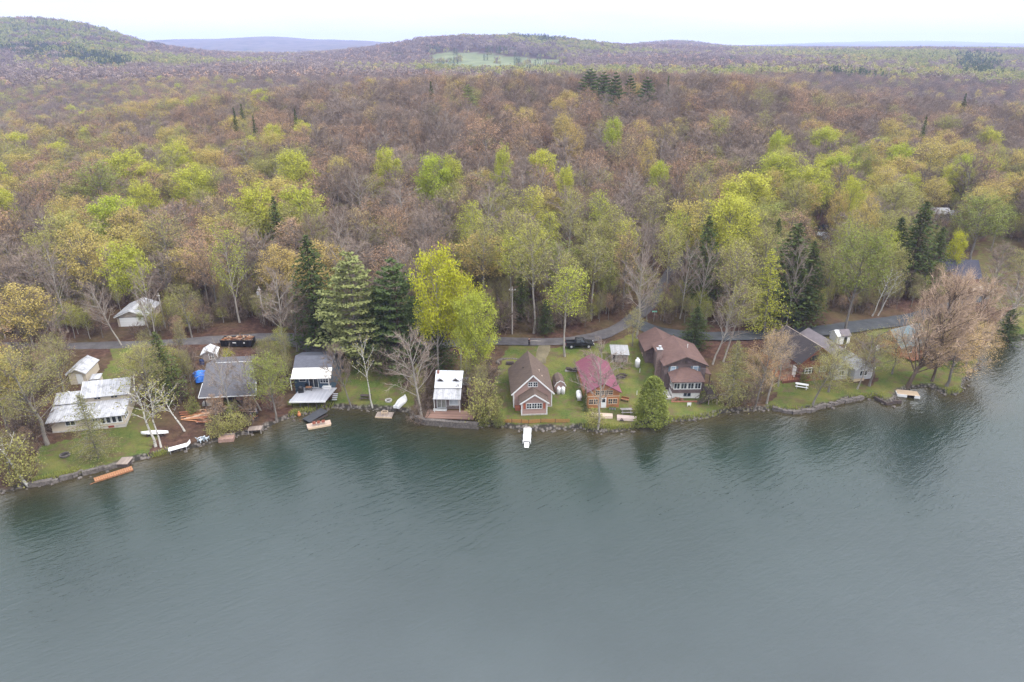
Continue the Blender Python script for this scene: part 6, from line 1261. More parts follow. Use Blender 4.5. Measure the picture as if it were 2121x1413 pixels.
# ------------------------------------------------------------------ trees one can point at, front to back
PX = [
 # species, u_base, v_base, v_top, width, label, lean
 ('birch', 62, 1008, 868, 110, 'white birch leaning left over the water in the corner of the lawn', -.40),
 ('olivebush', 20, 985, 905, 95, 'olive shrub behind the leaning birch at the water', 0),
 ('olivebush', 48, 1000, 925, 75, 'low olive shrub under the leaning birch at the water', 0),
 ('oliveth', 98, 921, 738, 170, 'big olive leafing tree on the lawn beside the cream house', -.12),
 ('gold', 75, 748, 600, 104, 'gold brown tree at the road left of the cream metal-roofed shed', 0),
 ('bare', 128, 738, 610, 80, 'leafless tree at the road above the cream metal-roofed shed', -.1),
 ('red', 5, 760, 620, 110, 'rust budding tree at the road by the left picture edge', 0),
 ('gold', 20, 900, 730, 120, 'tan gold leafing tree at the picture edge left of the cream house', 0),
 ('oliveth', 135, 825, 700, 70, 'small dim olive tree left of the cream metal-roofed shed', 0),
 ('larch', 205, 950, 815, 92, 'feathery grey green tree standing in front of the cream house', -.03),
 ('birch', 322, 925, 775, 95, 'white birch clump on the bank beside the propped white canoe', -.07),
 ('birch', 334, 927, 790, 70, 'thinner white birch stem in the clump by the canoe', .05),
 ('birch', 382, 893, 790, 75, 'crooked white birch leaning left beside the lumber pile', -.32),
 ('hemlock', 352, 832, 688, 78, 'dark evergreen behind the birch clump left of the blue tarp', 0),
 ('oliveth', 320, 852, 715, 92, 'tan olive leafing tree in front of the dark evergreen by the birches', 0),
 ('olive', 300, 800, 722, 70, 'small olive tree on the grass between cream house and evergreen', 0),
 ('green', 573, 872, 742, 88, 'dense olive green tree on the shore beside the grey roof', 0),
 ('bareopen', 482, 862, 712, 78, 'bare forked tree in front of the wide grey roof', -.08),
 ('bareopen', 540, 850, 735, 76, 'bare tree leaning left across the corner of the grey roof', -.24),
 ('bareopen', 592, 735, 560, 105, 'tall bare tree with many stems between dumpster and blue cottage', 0),
 ('baredark', 615, 728, 610, 70, 'short bare tree beside the driveway of the blue cottage', .05),
 ('bareopen', 252, 716, 580, 76, 'bare tree leaning left beside the white garage', -.30),
 ('limetall', 312, 695, 512, 90, 'lime green round tree towering over the white garage', -.12),
 ('oliveth', 398, 700, 592, 66, 'yellow olive tree on the bank above the little white-roofed shed', 0),
 ('limeth', 497, 668, 478, 78, 'yellow green tree on a pale stem above the dumpster', 0),
 ('hemlock', 660, 712, 488, 124, 'tall dark hemlock at the road behind the blue cottage', 0),
 ('palepine', 742, 752, 530, 158, 'tall pale green white pine with spreading layered boughs', 0),
 ('pine', 828, 752, 545, 140, 'dark green pine right of the pale layered pine', 0),
 ('pine', 795, 735, 600, 110, 'lower dark pine squeezed between the two tall pines', 0),
 ('hemlock', 905, 762, 640, 85, 'dark hemlock behind the white-roofed cottage under the yellow maple', 0),
 ('yellow', 908, 775, 527, 104, 'large bright yellow green maple behind the white-roofed cottage', 0),
 ('yellow', 955, 770, 572, 80, 'smaller yellow green maple stepping down right of the large yellow maple', .03),
 ('lime', 990, 805, 612, 92, 'yellow green tree on two pale trunks between white and pink cottages', 0),
 ('bareopen', 873, 862, 682, 126, 'bare grey tree with spreading forks left of the white-roofed cottage', -.06),
 ('birch', 772, 842, 690, 62, 'white birch on the lawn left of the fire ring', -.05),
 ('baredark', 728, 843, 718, 66, 'bare tree leaning left over the blue cottage roof', -.22),
 ('olivebush', 998, 872, 795, 66, 'tall olive shrub beside the white-roofed cottage deck', 0),
 ('bush', 1004, 884, 848, 34, 'round green shrub at the corner of the stone deck wall', 0),
 ('bush', 1034, 884, 858, 28, 'round green shrub at the left end of the orange fence', 0),
 ('olivebush', 1024, 862, 825, 36, 'brownish shrub between the olive shrub and pink cottage lawn', 0),
 ('slimlime', 1170, 738, 560, 80, 'tall thin pale tree beside the black pickup truck', 0),
 ('bareopen', 1238, 886, 712, 112, 'bare tree standing in front of the maroon roofed cabin', 0),
 ('cedar', 1347, 880, 781, 76, 'dense green cone shaped cedar at the water below the brown house', 0),
 ('spruce', 1211, 852, 792, 15, 'narrow green column shrub at the corner of the maroon cabin', 0),
 ('olivebush', 1228, 882, 853, 40, 'grey green shrub at the foot of the bare tree', 0),
 ('bareopen', 1319, 700, 522, 104, 'pale bare tree with wide limbs at the road junction', 0),
 ('oliveth', 1310, 716, 640, 44, 'small olive tree beside the lone grey shed', 0),
 ('hemlock', 1437, 718, 636, 66, 'young dark green hemlock behind the brown house', 0),
 ('bareopen', 1476, 755, 590, 84, 'left of the two leaning pale trees behind the brown house', .20),
 ('slim', 1498, 750, 590, 70, 'right of the two leaning pale trees behind the brown house', .16),
 ('slim', 1372, 640, 470, 60, 'slender olive tree right beside the climbing forest road', 0),
 ('oliveth', 1340, 668, 560, 56, 'small olive tree between forest road and side road', 0),
 ('slimlime', 1395, 600, 440, 54, 'slender lime tree at the bend of the forest road', 0),
 ('bareopen', 1408, 660, 500, 62, 'slim pale trunk at the road junction behind the brown house', .06),
 ('bareopen', 1445, 668, 505, 66, 'tall pale forked tree above the young dark hemlock', .06),
 ('limelarch', 1582, 690, 515, 104, 'bright yellow green ragged tree behind the red house', -.05),
 ('hemlock', 1622, 668, 462, 128, 'wide dark hemlock on the slope above the red house', 0),
 ('hemlock', 1660, 660, 500, 90, 'second dark hemlock right of the wide one above the red house', 0),
 ('hemlock', 1448, 640, 448, 84, 'tall dark hemlock above the road junction', 0),
 ('larch', 1512, 840, 706, 88, 'soft green feathery tree right of the brown house stairs', 0),
 ('bud_red_dummy', 0, 0, 0, 0, '', 0),
 ('tan', 1560, 852, 690, 82, 'tan budding tree leaning over the bank left of the red house', .12),
 ('bareopen', 1588, 836, 680, 86, 'bare twisted tree in front of the red house deck', .06),
 ('brush', 1540, 845, 800, 60, 'brown bare shrub on the bank under the leaning trees', 0),
 ('oliveth', 1684, 838, 735, 92, 'olive tree with dark leaning trunk on the red house lawn', .28),
 ('green', 1750, 690, 488, 122, 'broad light green tree on a stout trunk above the grey house', .04),
 ('birch', 1806, 655, 545, 46, 'left of two leaning white birch stems above the side road', .22),
 ('birch', 1818, 654, 550, 44, 'right of two leaning white birch stems above the side road', .22),
 ('willow', 1930, 790, 590, 110, 'tan willow stem standing right of the huge leaning willow', .05),
 ('willow', 1880, 800, 575, 165, 'huge orange tan willow leaning right over the shore', .22),
 ('tan', 1960, 800, 690, 130, 'low orange olive tree on the point beside the willow', 0),
 ('oliveth', 1800, 800, 690, 96, 'thin grey olive tree in front of the pale grey house', -.04),
 ('oliveth', 1716, 812, 706, 84, 'thin olive tree between the white picnic table and grey house', .05),
 ('bareopen', 1775, 806, 700, 70, 'bare tree on the lawn in front of the grey house gable', .1),
 ('tan', 1848, 775, 690, 82, 'tan budding tree in front of the orange house wall', -.05),
 ('bareopen', 1612, 800, 690, 70, 'small bare tree at the corner of the red house deck', -.05),
 ('tan', 2000, 760, 668, 90, 'orange budding tree at the tip of the point', .1),
 ('willow', 1990, 735, 590, 120, 'pinkish tan willow like tree behind the huge willow', .1),
 ('bareopen', 2095, 660, 560, 80, 'wispy bare tree on the meadow edge at the right picture edge', .1),
 ('bareopen', 2040, 640, 540, 60, 'wispy bare tree below the meadow right of the tan deck', .05),
 ('oliveth', 2105, 600, 520, 70, 'thin olive tree on the meadow at the right picture edge', 0),
 ('bare', 2060, 590, 505, 50, 'small grey bare tree standing on the open meadow', 0),
 ('hemlock', 2078, 712, 640, 62, 'dark evergreen bush at the water past the point', 0),
 ('bareopen', 2055, 690, 590, 100, 'bare tree leaning right over the far cove', .40),
 ('hemlock', 1878, 600, 418, 108, 'dark hemlock in the middle of the evergreen clump above the willow', 0),
 ('hemlock', 1838, 590, 450, 70, 'dark hemlock at the left of the evergreen clump above the willow', 0),
 ('hemlock', 1925, 590, 470, 66, 'dark hemlock at the right of the evergreen clump above the willow', 0),
 ('yellow', 1962, 578, 485, 40, 'small yellow green tree beside the dark-roofed house', 0),
 ('green', 2010, 540, 412, 108, 'fresh green tree above the dark-roofed house', 0),
 ('green', 2052, 520, 425, 50, 'green tree at the top of the sloping meadow', 0),
 ('lime', 1495, 600, 412, 108, 'lime green half of the big domed tree above the brown house', 0),
 ('gold', 1412, 590, 425, 92, 'gold tinted half of the big domed tree above the brown house', 0),
 ('tan', 1290, 640, 490, 60, 'thin tan tree left of the forest road', 0),
 ('slim', 1105, 690, 470, 84, 'slender olive tree left of the pale thin tree by the road', 0),
 ('slimlime', 1055, 650, 488, 62, 'slender lime tree behind the utility pole on the slope', 0),
 ('slim', 1005, 640, 455, 62, 'slender yellow olive tree up the slope from the yellow maple', 0),
 ('slim', 1225, 660, 500, 78, 'slender olive tree above the parked black pickup', 0),
 ('hemlock', 1080, 660, 540, 46, 'dark young hemlock among slender stems behind the utility pole', 0),
 ('hemlock', 1130, 690, 620, 44, 'small dark hemlock at the road above the pink cottage', 0),
 ('green', 1255, 650, 545, 50, 'green understory tree left of the forest road', 0),
 ('slim', 1505, 690, 500, 82, 'tall olive tree on a pale trunk behind the leaning pair', 0),
 ('brush', 800, 780, 720, 70, 'bare purple brown brush behind the white birch', 0),
 ('brush', 1040, 690, 630, 80, 'bare brown brush at the foot of the utility pole', 0),
 ('limebush', 470, 742, 727, 25, 'low yellow green shrub behind the grey roof', 0),
 ('bush', 400, 858, 830, 30, 'small green shrub behind the lumber pile', 0),
 ('olivebush', 456, 906, 870, 46, 'olive bush on the bank right of the lumber pile', 0),
 ('olivebush', 492, 885, 858, 58, 'olive bush on the bank below the grey roof', 0),
 ('bush', 1662, 792, 774, 16, 'small green shrub at the corner of the red house', 0),
 ('brush', 868, 880, 838, 56, 'tangled bare shrub beside the left end of the deck wall', 0),
 ('brush', 1214, 760, 735, 34, 'orange brown brush left of the maroon roof', 0),
 ('brush', 1290, 765, 742, 44, 'tangled bare brush heap beside the lone grey shed', 0),
]
for sp, ub, vb, vt, wd, lb, ln in PX:
    if sp in ('oliveth', 'olivebush') and wd > 80: sp = 'fineolive'
    if sp == 'tan' and wd > 60: sp = 'finetan'
    if sp in SPEC: plant_px(sp, ub, vb, vt, wd, lb, ln)
# forest trees that stand out by their crown
CR = [
 ('bright', 240, 455, 96, 'vivid lime tree standing alone on the slope left of the garage'),
 ('lime', 395, 392, 84, 'tall lime tree in the middle of the left hand woods'),
 ('lime', 262, 352, 88, 'lime tree high in the left hand woods'),
 ('green', 210, 385, 90, 'green tree below the gold crowns high in the left hand woods'),
 ('lime', 368, 332, 72, 'yellow green crown right of the high lime tree in the left woods'),
 ('olive', 150, 495, 110, 'broad olive tree downhill left of the vivid lime tree'),
 ('gold', 170, 535, 95, 'gold brown tree below the broad olive tree on the left slope'),
 ('oliveth', 338, 495, 104, 'broad thin olive tree uphill of the lime green round tree'),
 ('lime', 530, 440, 92, 'yellow green crown left of the dark spruce in the woods'),
 ('spruce', 572, 455, 50, 'dark spruce between two yellow green crowns in the woods'),
 ('lime', 622, 435, 96, 'yellow green crown right of the dark spruce in the woods'),
 ('olive', 655, 480, 60, 'olive crown above the tall dark hemlock'),
 ('lime', 610, 362, 80, 'yellow green crown below orange trees left of centre'),
 ('lime', 300, 420, 60, 'small bright crown right of the vivid lime tree'),
 ('bright', 893, 372, 84, 'vivid green crown at the centre of the wooded slope'),
 ('lime', 938, 372, 50, 'lime crown touching the vivid green one at the centre'),
 ('red', 825, 480, 70, 'orange brown tree behind the tall dark pine'),
 ('lime', 800, 352, 60, 'small lime crown left of the vivid green centre crown'),
 ('red', 1010, 290, 100, 'salmon red crown high at the centre of the slope'),
 ('red', 1060, 262, 80, 'salmon orange crown above the salmon red one at the centre'),
 ('gold', 1168, 275, 50, 'narrow golden crown high on the slope right of centre'),
 ('gold', 1190, 305, 46, 'narrow golden crown just below its golden neighbour'),
 ('bright', 1268, 285, 42, 'single small bright green crown high above the road junction'),
 ('lime', 1042, 355, 40, 'small lime crown above the pale bare trees at the centre'),
 ('lime', 1125, 352, 60, 'lime crown on top of pale bare trees right of centre'),
 ('red', 1285, 375, 40, 'narrow orange red birch like crown above the forest road'),
 ('lime', 1365, 375, 46, 'lime crown right of the narrow orange red crown'),
 ('gold', 1340, 335, 40, 'golden crown above the lime crown over the forest road'),
 ('oliveth', 1445, 385, 74, 'olive crown on two pale stems above the big domed tree'),
 ('lime', 1558, 402, 120, 'very broad lime crown above the wide dark hemlock'),
 ('lime', 1615, 362, 86, 'lime crown uphill of the very broad lime crown'),
 ('bright', 1608, 312, 36, 'small vivid crown alone among bare trees high on the right'),
 ('lime', 1706, 298, 62, 'lime crown high on the right slope'),
 ('bright', 1738, 358, 72, 'vivid lime crown at the heart of the right hand woods'),
 ('lime', 1680, 385, 80, 'lime crown left of the vivid one in the right hand woods'),
 ('gold', 1808, 335, 58, 'golden green crown beside the round green one on the right'),
 ('bright', 1856, 335, 56, 'round bright green crown on the right slope'),
 ('green', 1782, 340, 56, 'green crown left of the golden green one on the right'),
 ('gold', 1930, 330, 76, 'broad bronze crown on the right slope'),
 ('gold', 1985, 328, 76, 'broad bronze crown right of its bronze neighbour'),
 ('bright', 1998, 358, 50, 'round lime crown standing alone below the bronze crowns'),
 ('red', 2045, 360, 50, 'rust red crown at the right of the round lime crown'),
 ('gold', 1825, 392, 72, 'bronze crown in front of the round bright green one'),
 ('lime', 1762, 420, 52, 'lime crown below the vivid one in the right woods'),
 ('olive', 1860, 420, 84, 'olive crown directly above the evergreen clump'),
 ('gold', 1790, 470, 62, 'golden crown left of the evergreen clump'),
 ('olive', 1648, 420, 70, 'olive crown between the broad lime crown and the parked truck'),
 ('gold', 1735, 440, 44, 'small orange crown right of the parked dark truck in the woods'),
 ('limeth', 1750, 505, 60, 'yellow green crown over the broad light green tree'),
 ('palepine', 970, 205, 36, 'lone tall pine high at the centre of the ridge'),
 ('spruce', 893, 196, 20, 'small pine left of the lone tall pine on the ridge'),
 ('spruce', 488, 256, 16, 'dark spruce on the left ridge, left of its pair'),
 ('spruce', 503, 245, 16, 'dark spruce on the left ridge, taller of its pair'),
 ('spruce', 528, 272, 18, 'dark spruce on the left ridge below the pair'),
 ('spruce', 613, 254, 20, 'lone dark spruce on the ridge left of centre'),
 ('spruce', 1912, 275, 12, 'thin dark spruce high in the right woods'),
 ('spruce', 1995, 220, 16, 'dark spruce on the right ridge line'),
 ('pine', 1222, 172, 46, 'largest dark pine at the left of the ridge pine row'),
 ('pine', 1250, 180, 40, 'dark pine second from the left in the ridge pine row'),
 ('pine', 1275, 186, 36, 'dark pine in the middle of the ridge pine row'),
 ('pine', 1305, 186, 34, 'dark pine right of the middle of the ridge pine row'),
 ('pine', 1340, 192, 40, 'dark pine near the right end of the ridge pine row'),
 ('spruce', 1383, 184, 18, 'pointed dark spruce right of the ridge pine row'),
 ('lime', 1170, 395, 40, 'pale lime crown between grey bare trees'),
]
for sp, u, v, wd, lb in CR: plant_crown(sp, u, v, wd, lb)
# trunks of pale bare trees showing against the dark slope
for i, (u, v, wd, where) in enumerate([(740, 400, 84, 'above the pale layered pine'), (830, 415, 96, 'below the vivid green centre crown'), (1010, 435, 86, 'above the yellow maple'), (1085, 400, 70, 'in the middle of the slope above the pink cottage'),
        (1120, 395, 66, 'beside the lime crown right of centre'), (1185, 450, 84, 'above the parked pickup'), (1240, 370, 60, 'high above the forest road'), (1310, 395, 70, 'below the narrow orange red crown'), (1335, 520, 70, 'beside the forest road'),
        (1650, 560, 60, 'in front of the wide dark hemlock'), (95, 490, 70, 'at the left edge of the slope'), (105, 555, 60, 'with broken pale limbs left of the garage'), (300, 600, 60, 'behind the white garage'), (700, 480, 60, 'right of the tall dark hemlock top')]):
    plant_crown('bareopen', u, v, wd, 'leafless tree with pale forked limbs ' + where)

# ------------------------------------------------------------------ the wooded slope: every further tree of its own, the far ones as one forest
def region_mix(u, v, r):
    """species by where on the slope"""
    n = math.sin(u / 47 + v / 29) + math.sin(u / 103 - v / 51 + 2.0)
    if v > 440 and 930 < u < 1420: w = dict(slim=30, slimlime=16, oliveth=16, bare=14, bareopen=12, green=6, limeth=8, hemlock=4, gold=3)
    elif v > 540 and u < 620: w = dict(bare=22, red=22, tan=12, oliveth=20, gold=14, baredark=10)
    elif v > 440 and u >= 1420: w = dict(bare=20, oliveth=20, olive=12, hemlock=13, red=8, gold=6, green=8, bareopen=6, slim=10, slimlime=8)
    elif u < 640 and v > 270: w = dict(olive=17, oliveth=13, gold=8, red=24, tan=8, bare=16, baredark=11, lime=6, bareopen=7)
    elif u > 1500 and v > 290: w = dict(olive=17, gold=14, lime=7, oliveth=10, bare=29, baredark=16, red=7)
    elif v < 260 and u < 560: w = dict(bare=24, baredark=14, red=20, tan=9, oliveth=14, gold=6, olive=10, lime=3)
    elif v < 260: w = dict(bareopen=8, bare=30, baredark=26, red=22, tan=7, oliveth=6, gold=3)
    else: w = dict(bare=30, baredark=24, red=24, tan=6, oliveth=8, gold=4, olive=3, bareopen=11)
    if n > .9:
        for k in ('red', 'tan', 'gold'):
            if k in w: w[k] *= 3.2
    if n < -.9:
        for k in ('bare', 'baredark'):
            if k in w: w[k] *= 3.0
    ks = list(w); return r.choices(ks, [w[k] for k in ks])[0]
WORD = dict(bare='leafless grey brown tree', baredark='leafless dark brown tree', bareopen='leafless tree with pale limbs', red='reddish budding tree', tan='orange tan budding tree', olive='full olive green tree',
 oliveth='thin olive leafing tree', gold='bronze gold leafing tree', green='mid green tree', lime='lime green tree', limeth='thin lime leafing tree', slim='slender olive tree on a thin trunk', slimlime='slender lime tree on a thin trunk', hemlock='dark hemlock')
def zone(u):
    for lim, nm in ((120, 'left of the cream house'), (330, 'above the white garage'), (480, 'above the small white-roofed shed'), (620, 'above the dumpster'), (780, 'behind the tall dark hemlock'), (900, 'behind the dark pines'),
                    (1010, 'above the yellow maple'), (1130, 'above the pink cottage'), (1260, 'above the black pickup'), (1420, 'along the forest road'), (1540, 'above the brown house'), (1680, 'above the red house'), (1820, 'above the grey house'), (1960, 'above the willow')):
        if u < lim: return nm
    return 'at the right picture edge'
fr = random.Random(21)
cand = []
y = 126.0
while y < 930:
    st = 7.7 if y < 470 else 8.2
    x = -y * .86
    while x < y * .86:
        px, py = x + fr.uniform(-3.2, 3.2), y + fr.uniform(-3.2, 3.2)
        cand.append((px, py)); x += st
    y += st
cand = np.array(cand)
hz_ = height(cand[:, 0], cand[:, 1]); sd = shore_dist(cand[:, 0], cand[:, 1])
dzc = hz_ - CAMH; fw = cand[:, 1] * CP - dzc * SP; cu = 1060.5 + FPX * cand[:, 0] / fw; cv = 706.5 - FPX * (cand[:, 1] * SP + dzc * CP) / fw
ok = (sd > 4) & (cu > -110) & (cu < 2240)
nearc = cand[:, 1] < 260
dr = np.full(len(cand), 1e9); dr[nearc] = dist_line(cand[nearc, 0], cand[nearc, 1], ROADS[0][1])
for _, l, _w in ROADS[1:]: dr[nearc] = np.minimum(dr[nearc], dist_line(cand[nearc, 0], cand[nearc, 1], l))
ok &= dr > 3.0
for poly in LAWN: ok &= ~(inpoly(cu, cv, poly) & (cand[:, 1] < 250))
# everything between road and lake is set out by hand; so are the clearings round garage, dumpster, parked truck and far houses
main = np.array(ROADS[0][1]); side = np.array(ROADS[1][1])
ml = np.interp(cand[:, 0], main[main[:, 1] < 136, 0], main[main[:, 1] < 136, 1]) + 3.5
sl_ = np.interp(cand[:, 0], side[:, 0], side[:, 1]) + 3.2
ok &= cand[:, 1] > np.where(cu > 1335, sl_, ml)
for (bu, bv, rr) in ((285, 670, 9), (1708, 478, 7), (1950, 452, 8), (1975, 575, 12), (480, 690, 7), (2080, 560, 16), (1710, 500, 5), (1700, 660, 4)):
    gx, gy, _z = G(bu, bv); ok &= np.hypot(cand[:, 0] - gx, cand[:, 1] - gy) > rr
ok &= ~(inpoly(cu, cv, [(200, 726), (200, 660), (340, 640), (430, 690), (560, 680), (560, 705)]))
keep = []
big = np.array(TREES)
for i in np.nonzero(ok)[0]:
    px, py = cand[i]
    if py < 480:
        d = np.hypot(big[:, 0] - px, big[:, 1] - py)
        if (d < big[:, 2] * .75 + 2.2).any(): continue
    keep.append(i)
count = {}
stuff_pts = []
for i in keep:
    px, py = cand[i]; zz = hz_[i]; H = fr.triangular(9.5, 19, 14.5); u, v = proj(px, py, zz + H * .7)
    sp = region_mix(u, v, fr)
    if sp in ('slim', 'slimlime') and py > 260: sp = 'oliveth'
    vtop = proj(px, py, zz + H * 1.05)[1]
    if (abs(u - 1712) < 50 and vtop < 492 and py < 204) or (abs(u - 1950) < 52 and vtop < 460 and py < 219): continue      # the gaps in the canopy over the parked truck and the far roofs
    g = SPEC[sp]; rad = (fr.triangular(3.4, 6.8, 4.9) if sp not in ('slim', 'slimlime', 'hemlock') else fr.uniform(2.4, 3.6)) * (.75 + .25 * H / 16)
    if sp.startswith('slim'): H += 3.5
    kind = g[5]
    if count.get(kind, 0) < 290 and py < 480 and -30 < u < 2150:
        count[kind] = count.get(kind, 0) + 1
        dep = 'low on' if v > 430 else 'midway up' if v > 300 else 'high on' if v > 225 else 'near the crest of'
        lb = '%s %s the wooded slope %s' % (WORD[sp], dep, zone(u))
        plant(sp, px, py, H, rad, lb, '%ss %s the slope %s' % (WORD[sp], dep, zone(u)), py < 215)
    else: stuff_pts.append((px, py, zz, sp, H, rad))
print('individual forest trees', count, 'stuff', len(stuff_pts))

# ------------------------------------------------------------------ the far woods as one mass (geometry nodes instancing tree meshes that are already in use)
def scatter_obj(name, label, groups, base_mat):
    """groups: [(source object, [(x, y, z, rot, sx, sz)])]"""
    ng = bpy.data.node_groups.new(name, 'GeometryNodeTree')
    ng.interface.new_socket('Geometry', in_out='INPUT', socket_type='NodeSocketGeometry'); ng.interface.new_socket('Geometry', in_out='OUTPUT', socket_type='NodeSocketGeometry')
    gi = ng.nodes.new('NodeGroupInput'); go = ng.nodes.new('NodeGroupOutput'); jn = ng.nodes.new('GeometryNodeJoinGeometry')
    pts = []; kind = []; rot = []; scl = []
    for k, (src, lst) in enumerate(groups):
        if not lst: continue
        for (x, y, z, r_, sx, sz) in lst: pts.append((x, y, z)); kind.append(k); rot.append((0, 0, r_)); scl.append((sx, sx, sz))
        oi = ng.nodes.new('GeometryNodeObjectInfo'); oi.inputs['Object'].default_value = src; oi.inputs['As Instance'].default_value = False
        ip = ng.nodes.new('GeometryNodeInstanceOnPoints')
        at = lambda nm, ty: (lambda n: (setattr(n, 'data_type', ty), n.inputs['Name'].__setattr__('default_value', nm), n)[2])(ng.nodes.new('GeometryNodeInputNamedAttribute'))
        ak = at('kind', 'INT'); cmpn = ng.nodes.new('FunctionNodeCompare'); cmpn.data_type = 'INT'; cmpn.operation = 'EQUAL'
        ng.links.new(ak.outputs['Attribute'], cmpn.inputs[2]); cmpn.inputs[3].default_value = k
        ar = at('rot', 'FLOAT_VECTOR'); asx = at('scl', 'FLOAT_VECTOR'); er = ng.nodes.new('FunctionNodeEulerToRotation')
        ng.links.new(ar.outputs['Attribute'], er.inputs[0])
        ng.links.new(gi.outputs[0], ip.inputs['Points']); ng.links.new(cmpn.outputs[0], ip.inputs['Selection']); ng.links.new(oi.outputs['Geometry'], ip.inputs['Instance'])
        ng.links.new(er.outputs[0], ip.inputs['Rotation']); ng.links.new(asx.outputs['Attribute'], ip.inputs['Scale'])
        ng.links.new(ip.outputs[0], jn.inputs[0])
    ng.links.new(jn.outputs[0], go.inputs[0])
    me = bpy.data.meshes.new(name); me.from_pydata(pts, [], [])
    a = me.attributes.new('kind', 'INT', 'POINT'); a.data.foreach_set('value', kind)
    for nm, ar in (('rot', rot), ('scl', scl)):
        a = me.attributes.new(nm, 'FLOAT_VECTOR', 'POINT'); a.data.foreach_set('vector', np.array(ar, np.float32).ravel())
    o = bpy.data.objects.new(name, me); C.objects.link(o); tag(o, label, name.replace('_', ' '), kind='stuff')
    md = o.modifiers.new('scatter', 'NODES'); md.node_group = ng; return o
def source(me):      # mesh holder for the scatter; not linked to the scene
    return bpy.data.objects.new(me.name, me)
grp = {}
for (px, py, zz, sp, H, rad) in stuff_pts:
    g = SPEC[sp]; v_ = fr.randrange(g[1]); H0, R0 = DIM[g[0]]
    grp.setdefault((sp, v_), []).append((px, py, zz, fr.uniform(0, 6.28), rad / R0, H / H0))
scatter_obj('woods', 'grey brown and olive spring woods in the valley behind the ridge', [(source(whole_mesh(sp, v_)), l) for (sp, v_), l in grp.items()], None)

# far patches: 30 m tiles of tree crowns
class Tile:
    pass
def tile_mesh(seed, mixw, n=13, size=30):
    r = np.random.default_rng(seed); parts = {}
    ks = list(mixw); pw = np.array([mixw[k] for k in ks], float); pw /= pw.sum()
    for i in range(n):
        k = ks[r.choice(len(ks), p=pw)]
        g = parts.setdefault(k, TG(seed * 31 + len(parts)))
        cx, cyy = r.uniform(-size / 2, size / 2, 2); H = r.uniform(12, 18)
        if k in ('hemlock', 'pine'):
            m = 46; q = r.uniform(.1, 1, m); az = r.uniform(0, 6.28, m); rd = 2.9 * (1 - q) ** .8 * r.uniform(.6, 1.1, m) + .1
            c = np.stack([cx + rd * np.cos(az), cyy + rd * np.sin(az), H * 1.15 * q], 1); g.leaves(c, .95, .5)
        else:
            m = 62; d = r.normal(size=(m, 3)); d[:, 2] = np.abs(d[:, 2]) * 1.1 - .25; d /= np.linalg.norm(d, axis=1)[:, None]
            c = np.array([cx, cyy, H * .66]) + d * np.array([4.3, 4.3, H * .36]) * r.uniform(.65, 1.08, (m, 1))
            g.leaves(c, 1.0 if not k.startswith('twig') else .8, .2)
            if k.startswith('twig'):
                st = np.array([cx, cyy, H * .55]) + d * np.array([3, 3, 3]); g.twigs(st, d * r.uniform(1.5, 3, (m, 1)), .12)
    return join_geo('tree_tile', [(gq, LF[k]) for k, gq in parts.items()])
TM = dict(bare=dict(twig_dark=10, twig_grey=4, bud_red=1.2), grey=dict(twig_grey=10, twig_dark=3, olive=.6), mixed=dict(twig_dark=5, olive=5, gold=.4, hemlock=.7), fresh=dict(olive=7, green=4, twig_dark=2, lime=.3, hemlock=.3), dark=dict(hemlock=9, pine=3, olive=.7), hill=dict(green=7, hemlock=2.0, olive=2, twig_grey=.6))
tiles = {(k, j): tile_mesh(300 + 17 * j + len(k) * 5, TM[k]) for k in TM for j in range(3)}
grp = {}
tr = random.Random(5)
pts = []
y = 915.0
while y < 3700:
    st = 27.0 if y < 1500 else 31 if y < 2400 else 40.0
    x = -y * .84
    while x < y * .84: pts.append((x + tr.uniform(-7, 7), y + tr.uniform(-7, 7), st / 27.0)); x += st
    y += st
pts = np.array(pts); hz_ = height(pts[:, 0], pts[:, 1])
dzc = hz_ + 14 - CAMH; fw = pts[:, 1] * CP - dzc * SP; cu = 1060.5 + FPX * pts[:, 0] / fw; cv = 706.5 - FPX * (pts[:, 1] * SP + dzc * CP) / fw
dzc = hz_ - CAMH; fw = pts[:, 1] * CP - dzc * SP; gu = 1060.5 + FPX * pts[:, 0] / fw; gv = 706.5 - FPX * (pts[:, 1] * SP + dzc * CP) / fw
fld = inpoly(gu, gv, [(885, 152), (880, 118), (920, 108), (1010, 110), (1060, 118), (1165, 124), (1180, 150), (1100, 156), (980, 158)]) & (pts[:, 1] > 1150) & (pts[:, 1] < 1900)
DARK = [[(0, 88), (60, 84), (150, 96), (270, 118), (262, 136), (160, 126), (0, 110)], [(1978, 112), (2030, 106), (2068, 122), (2066, 150), (2010, 150), (1985, 132)], [(1700, 142), (1800, 146), (1830, 172), (1760, 176), (1715, 160)], [(1080, 68), (1140, 72), (1180, 84), (1130, 82), (1075, 76)], [(890, 94), (1060, 98), (1060, 110), (900, 106)]]
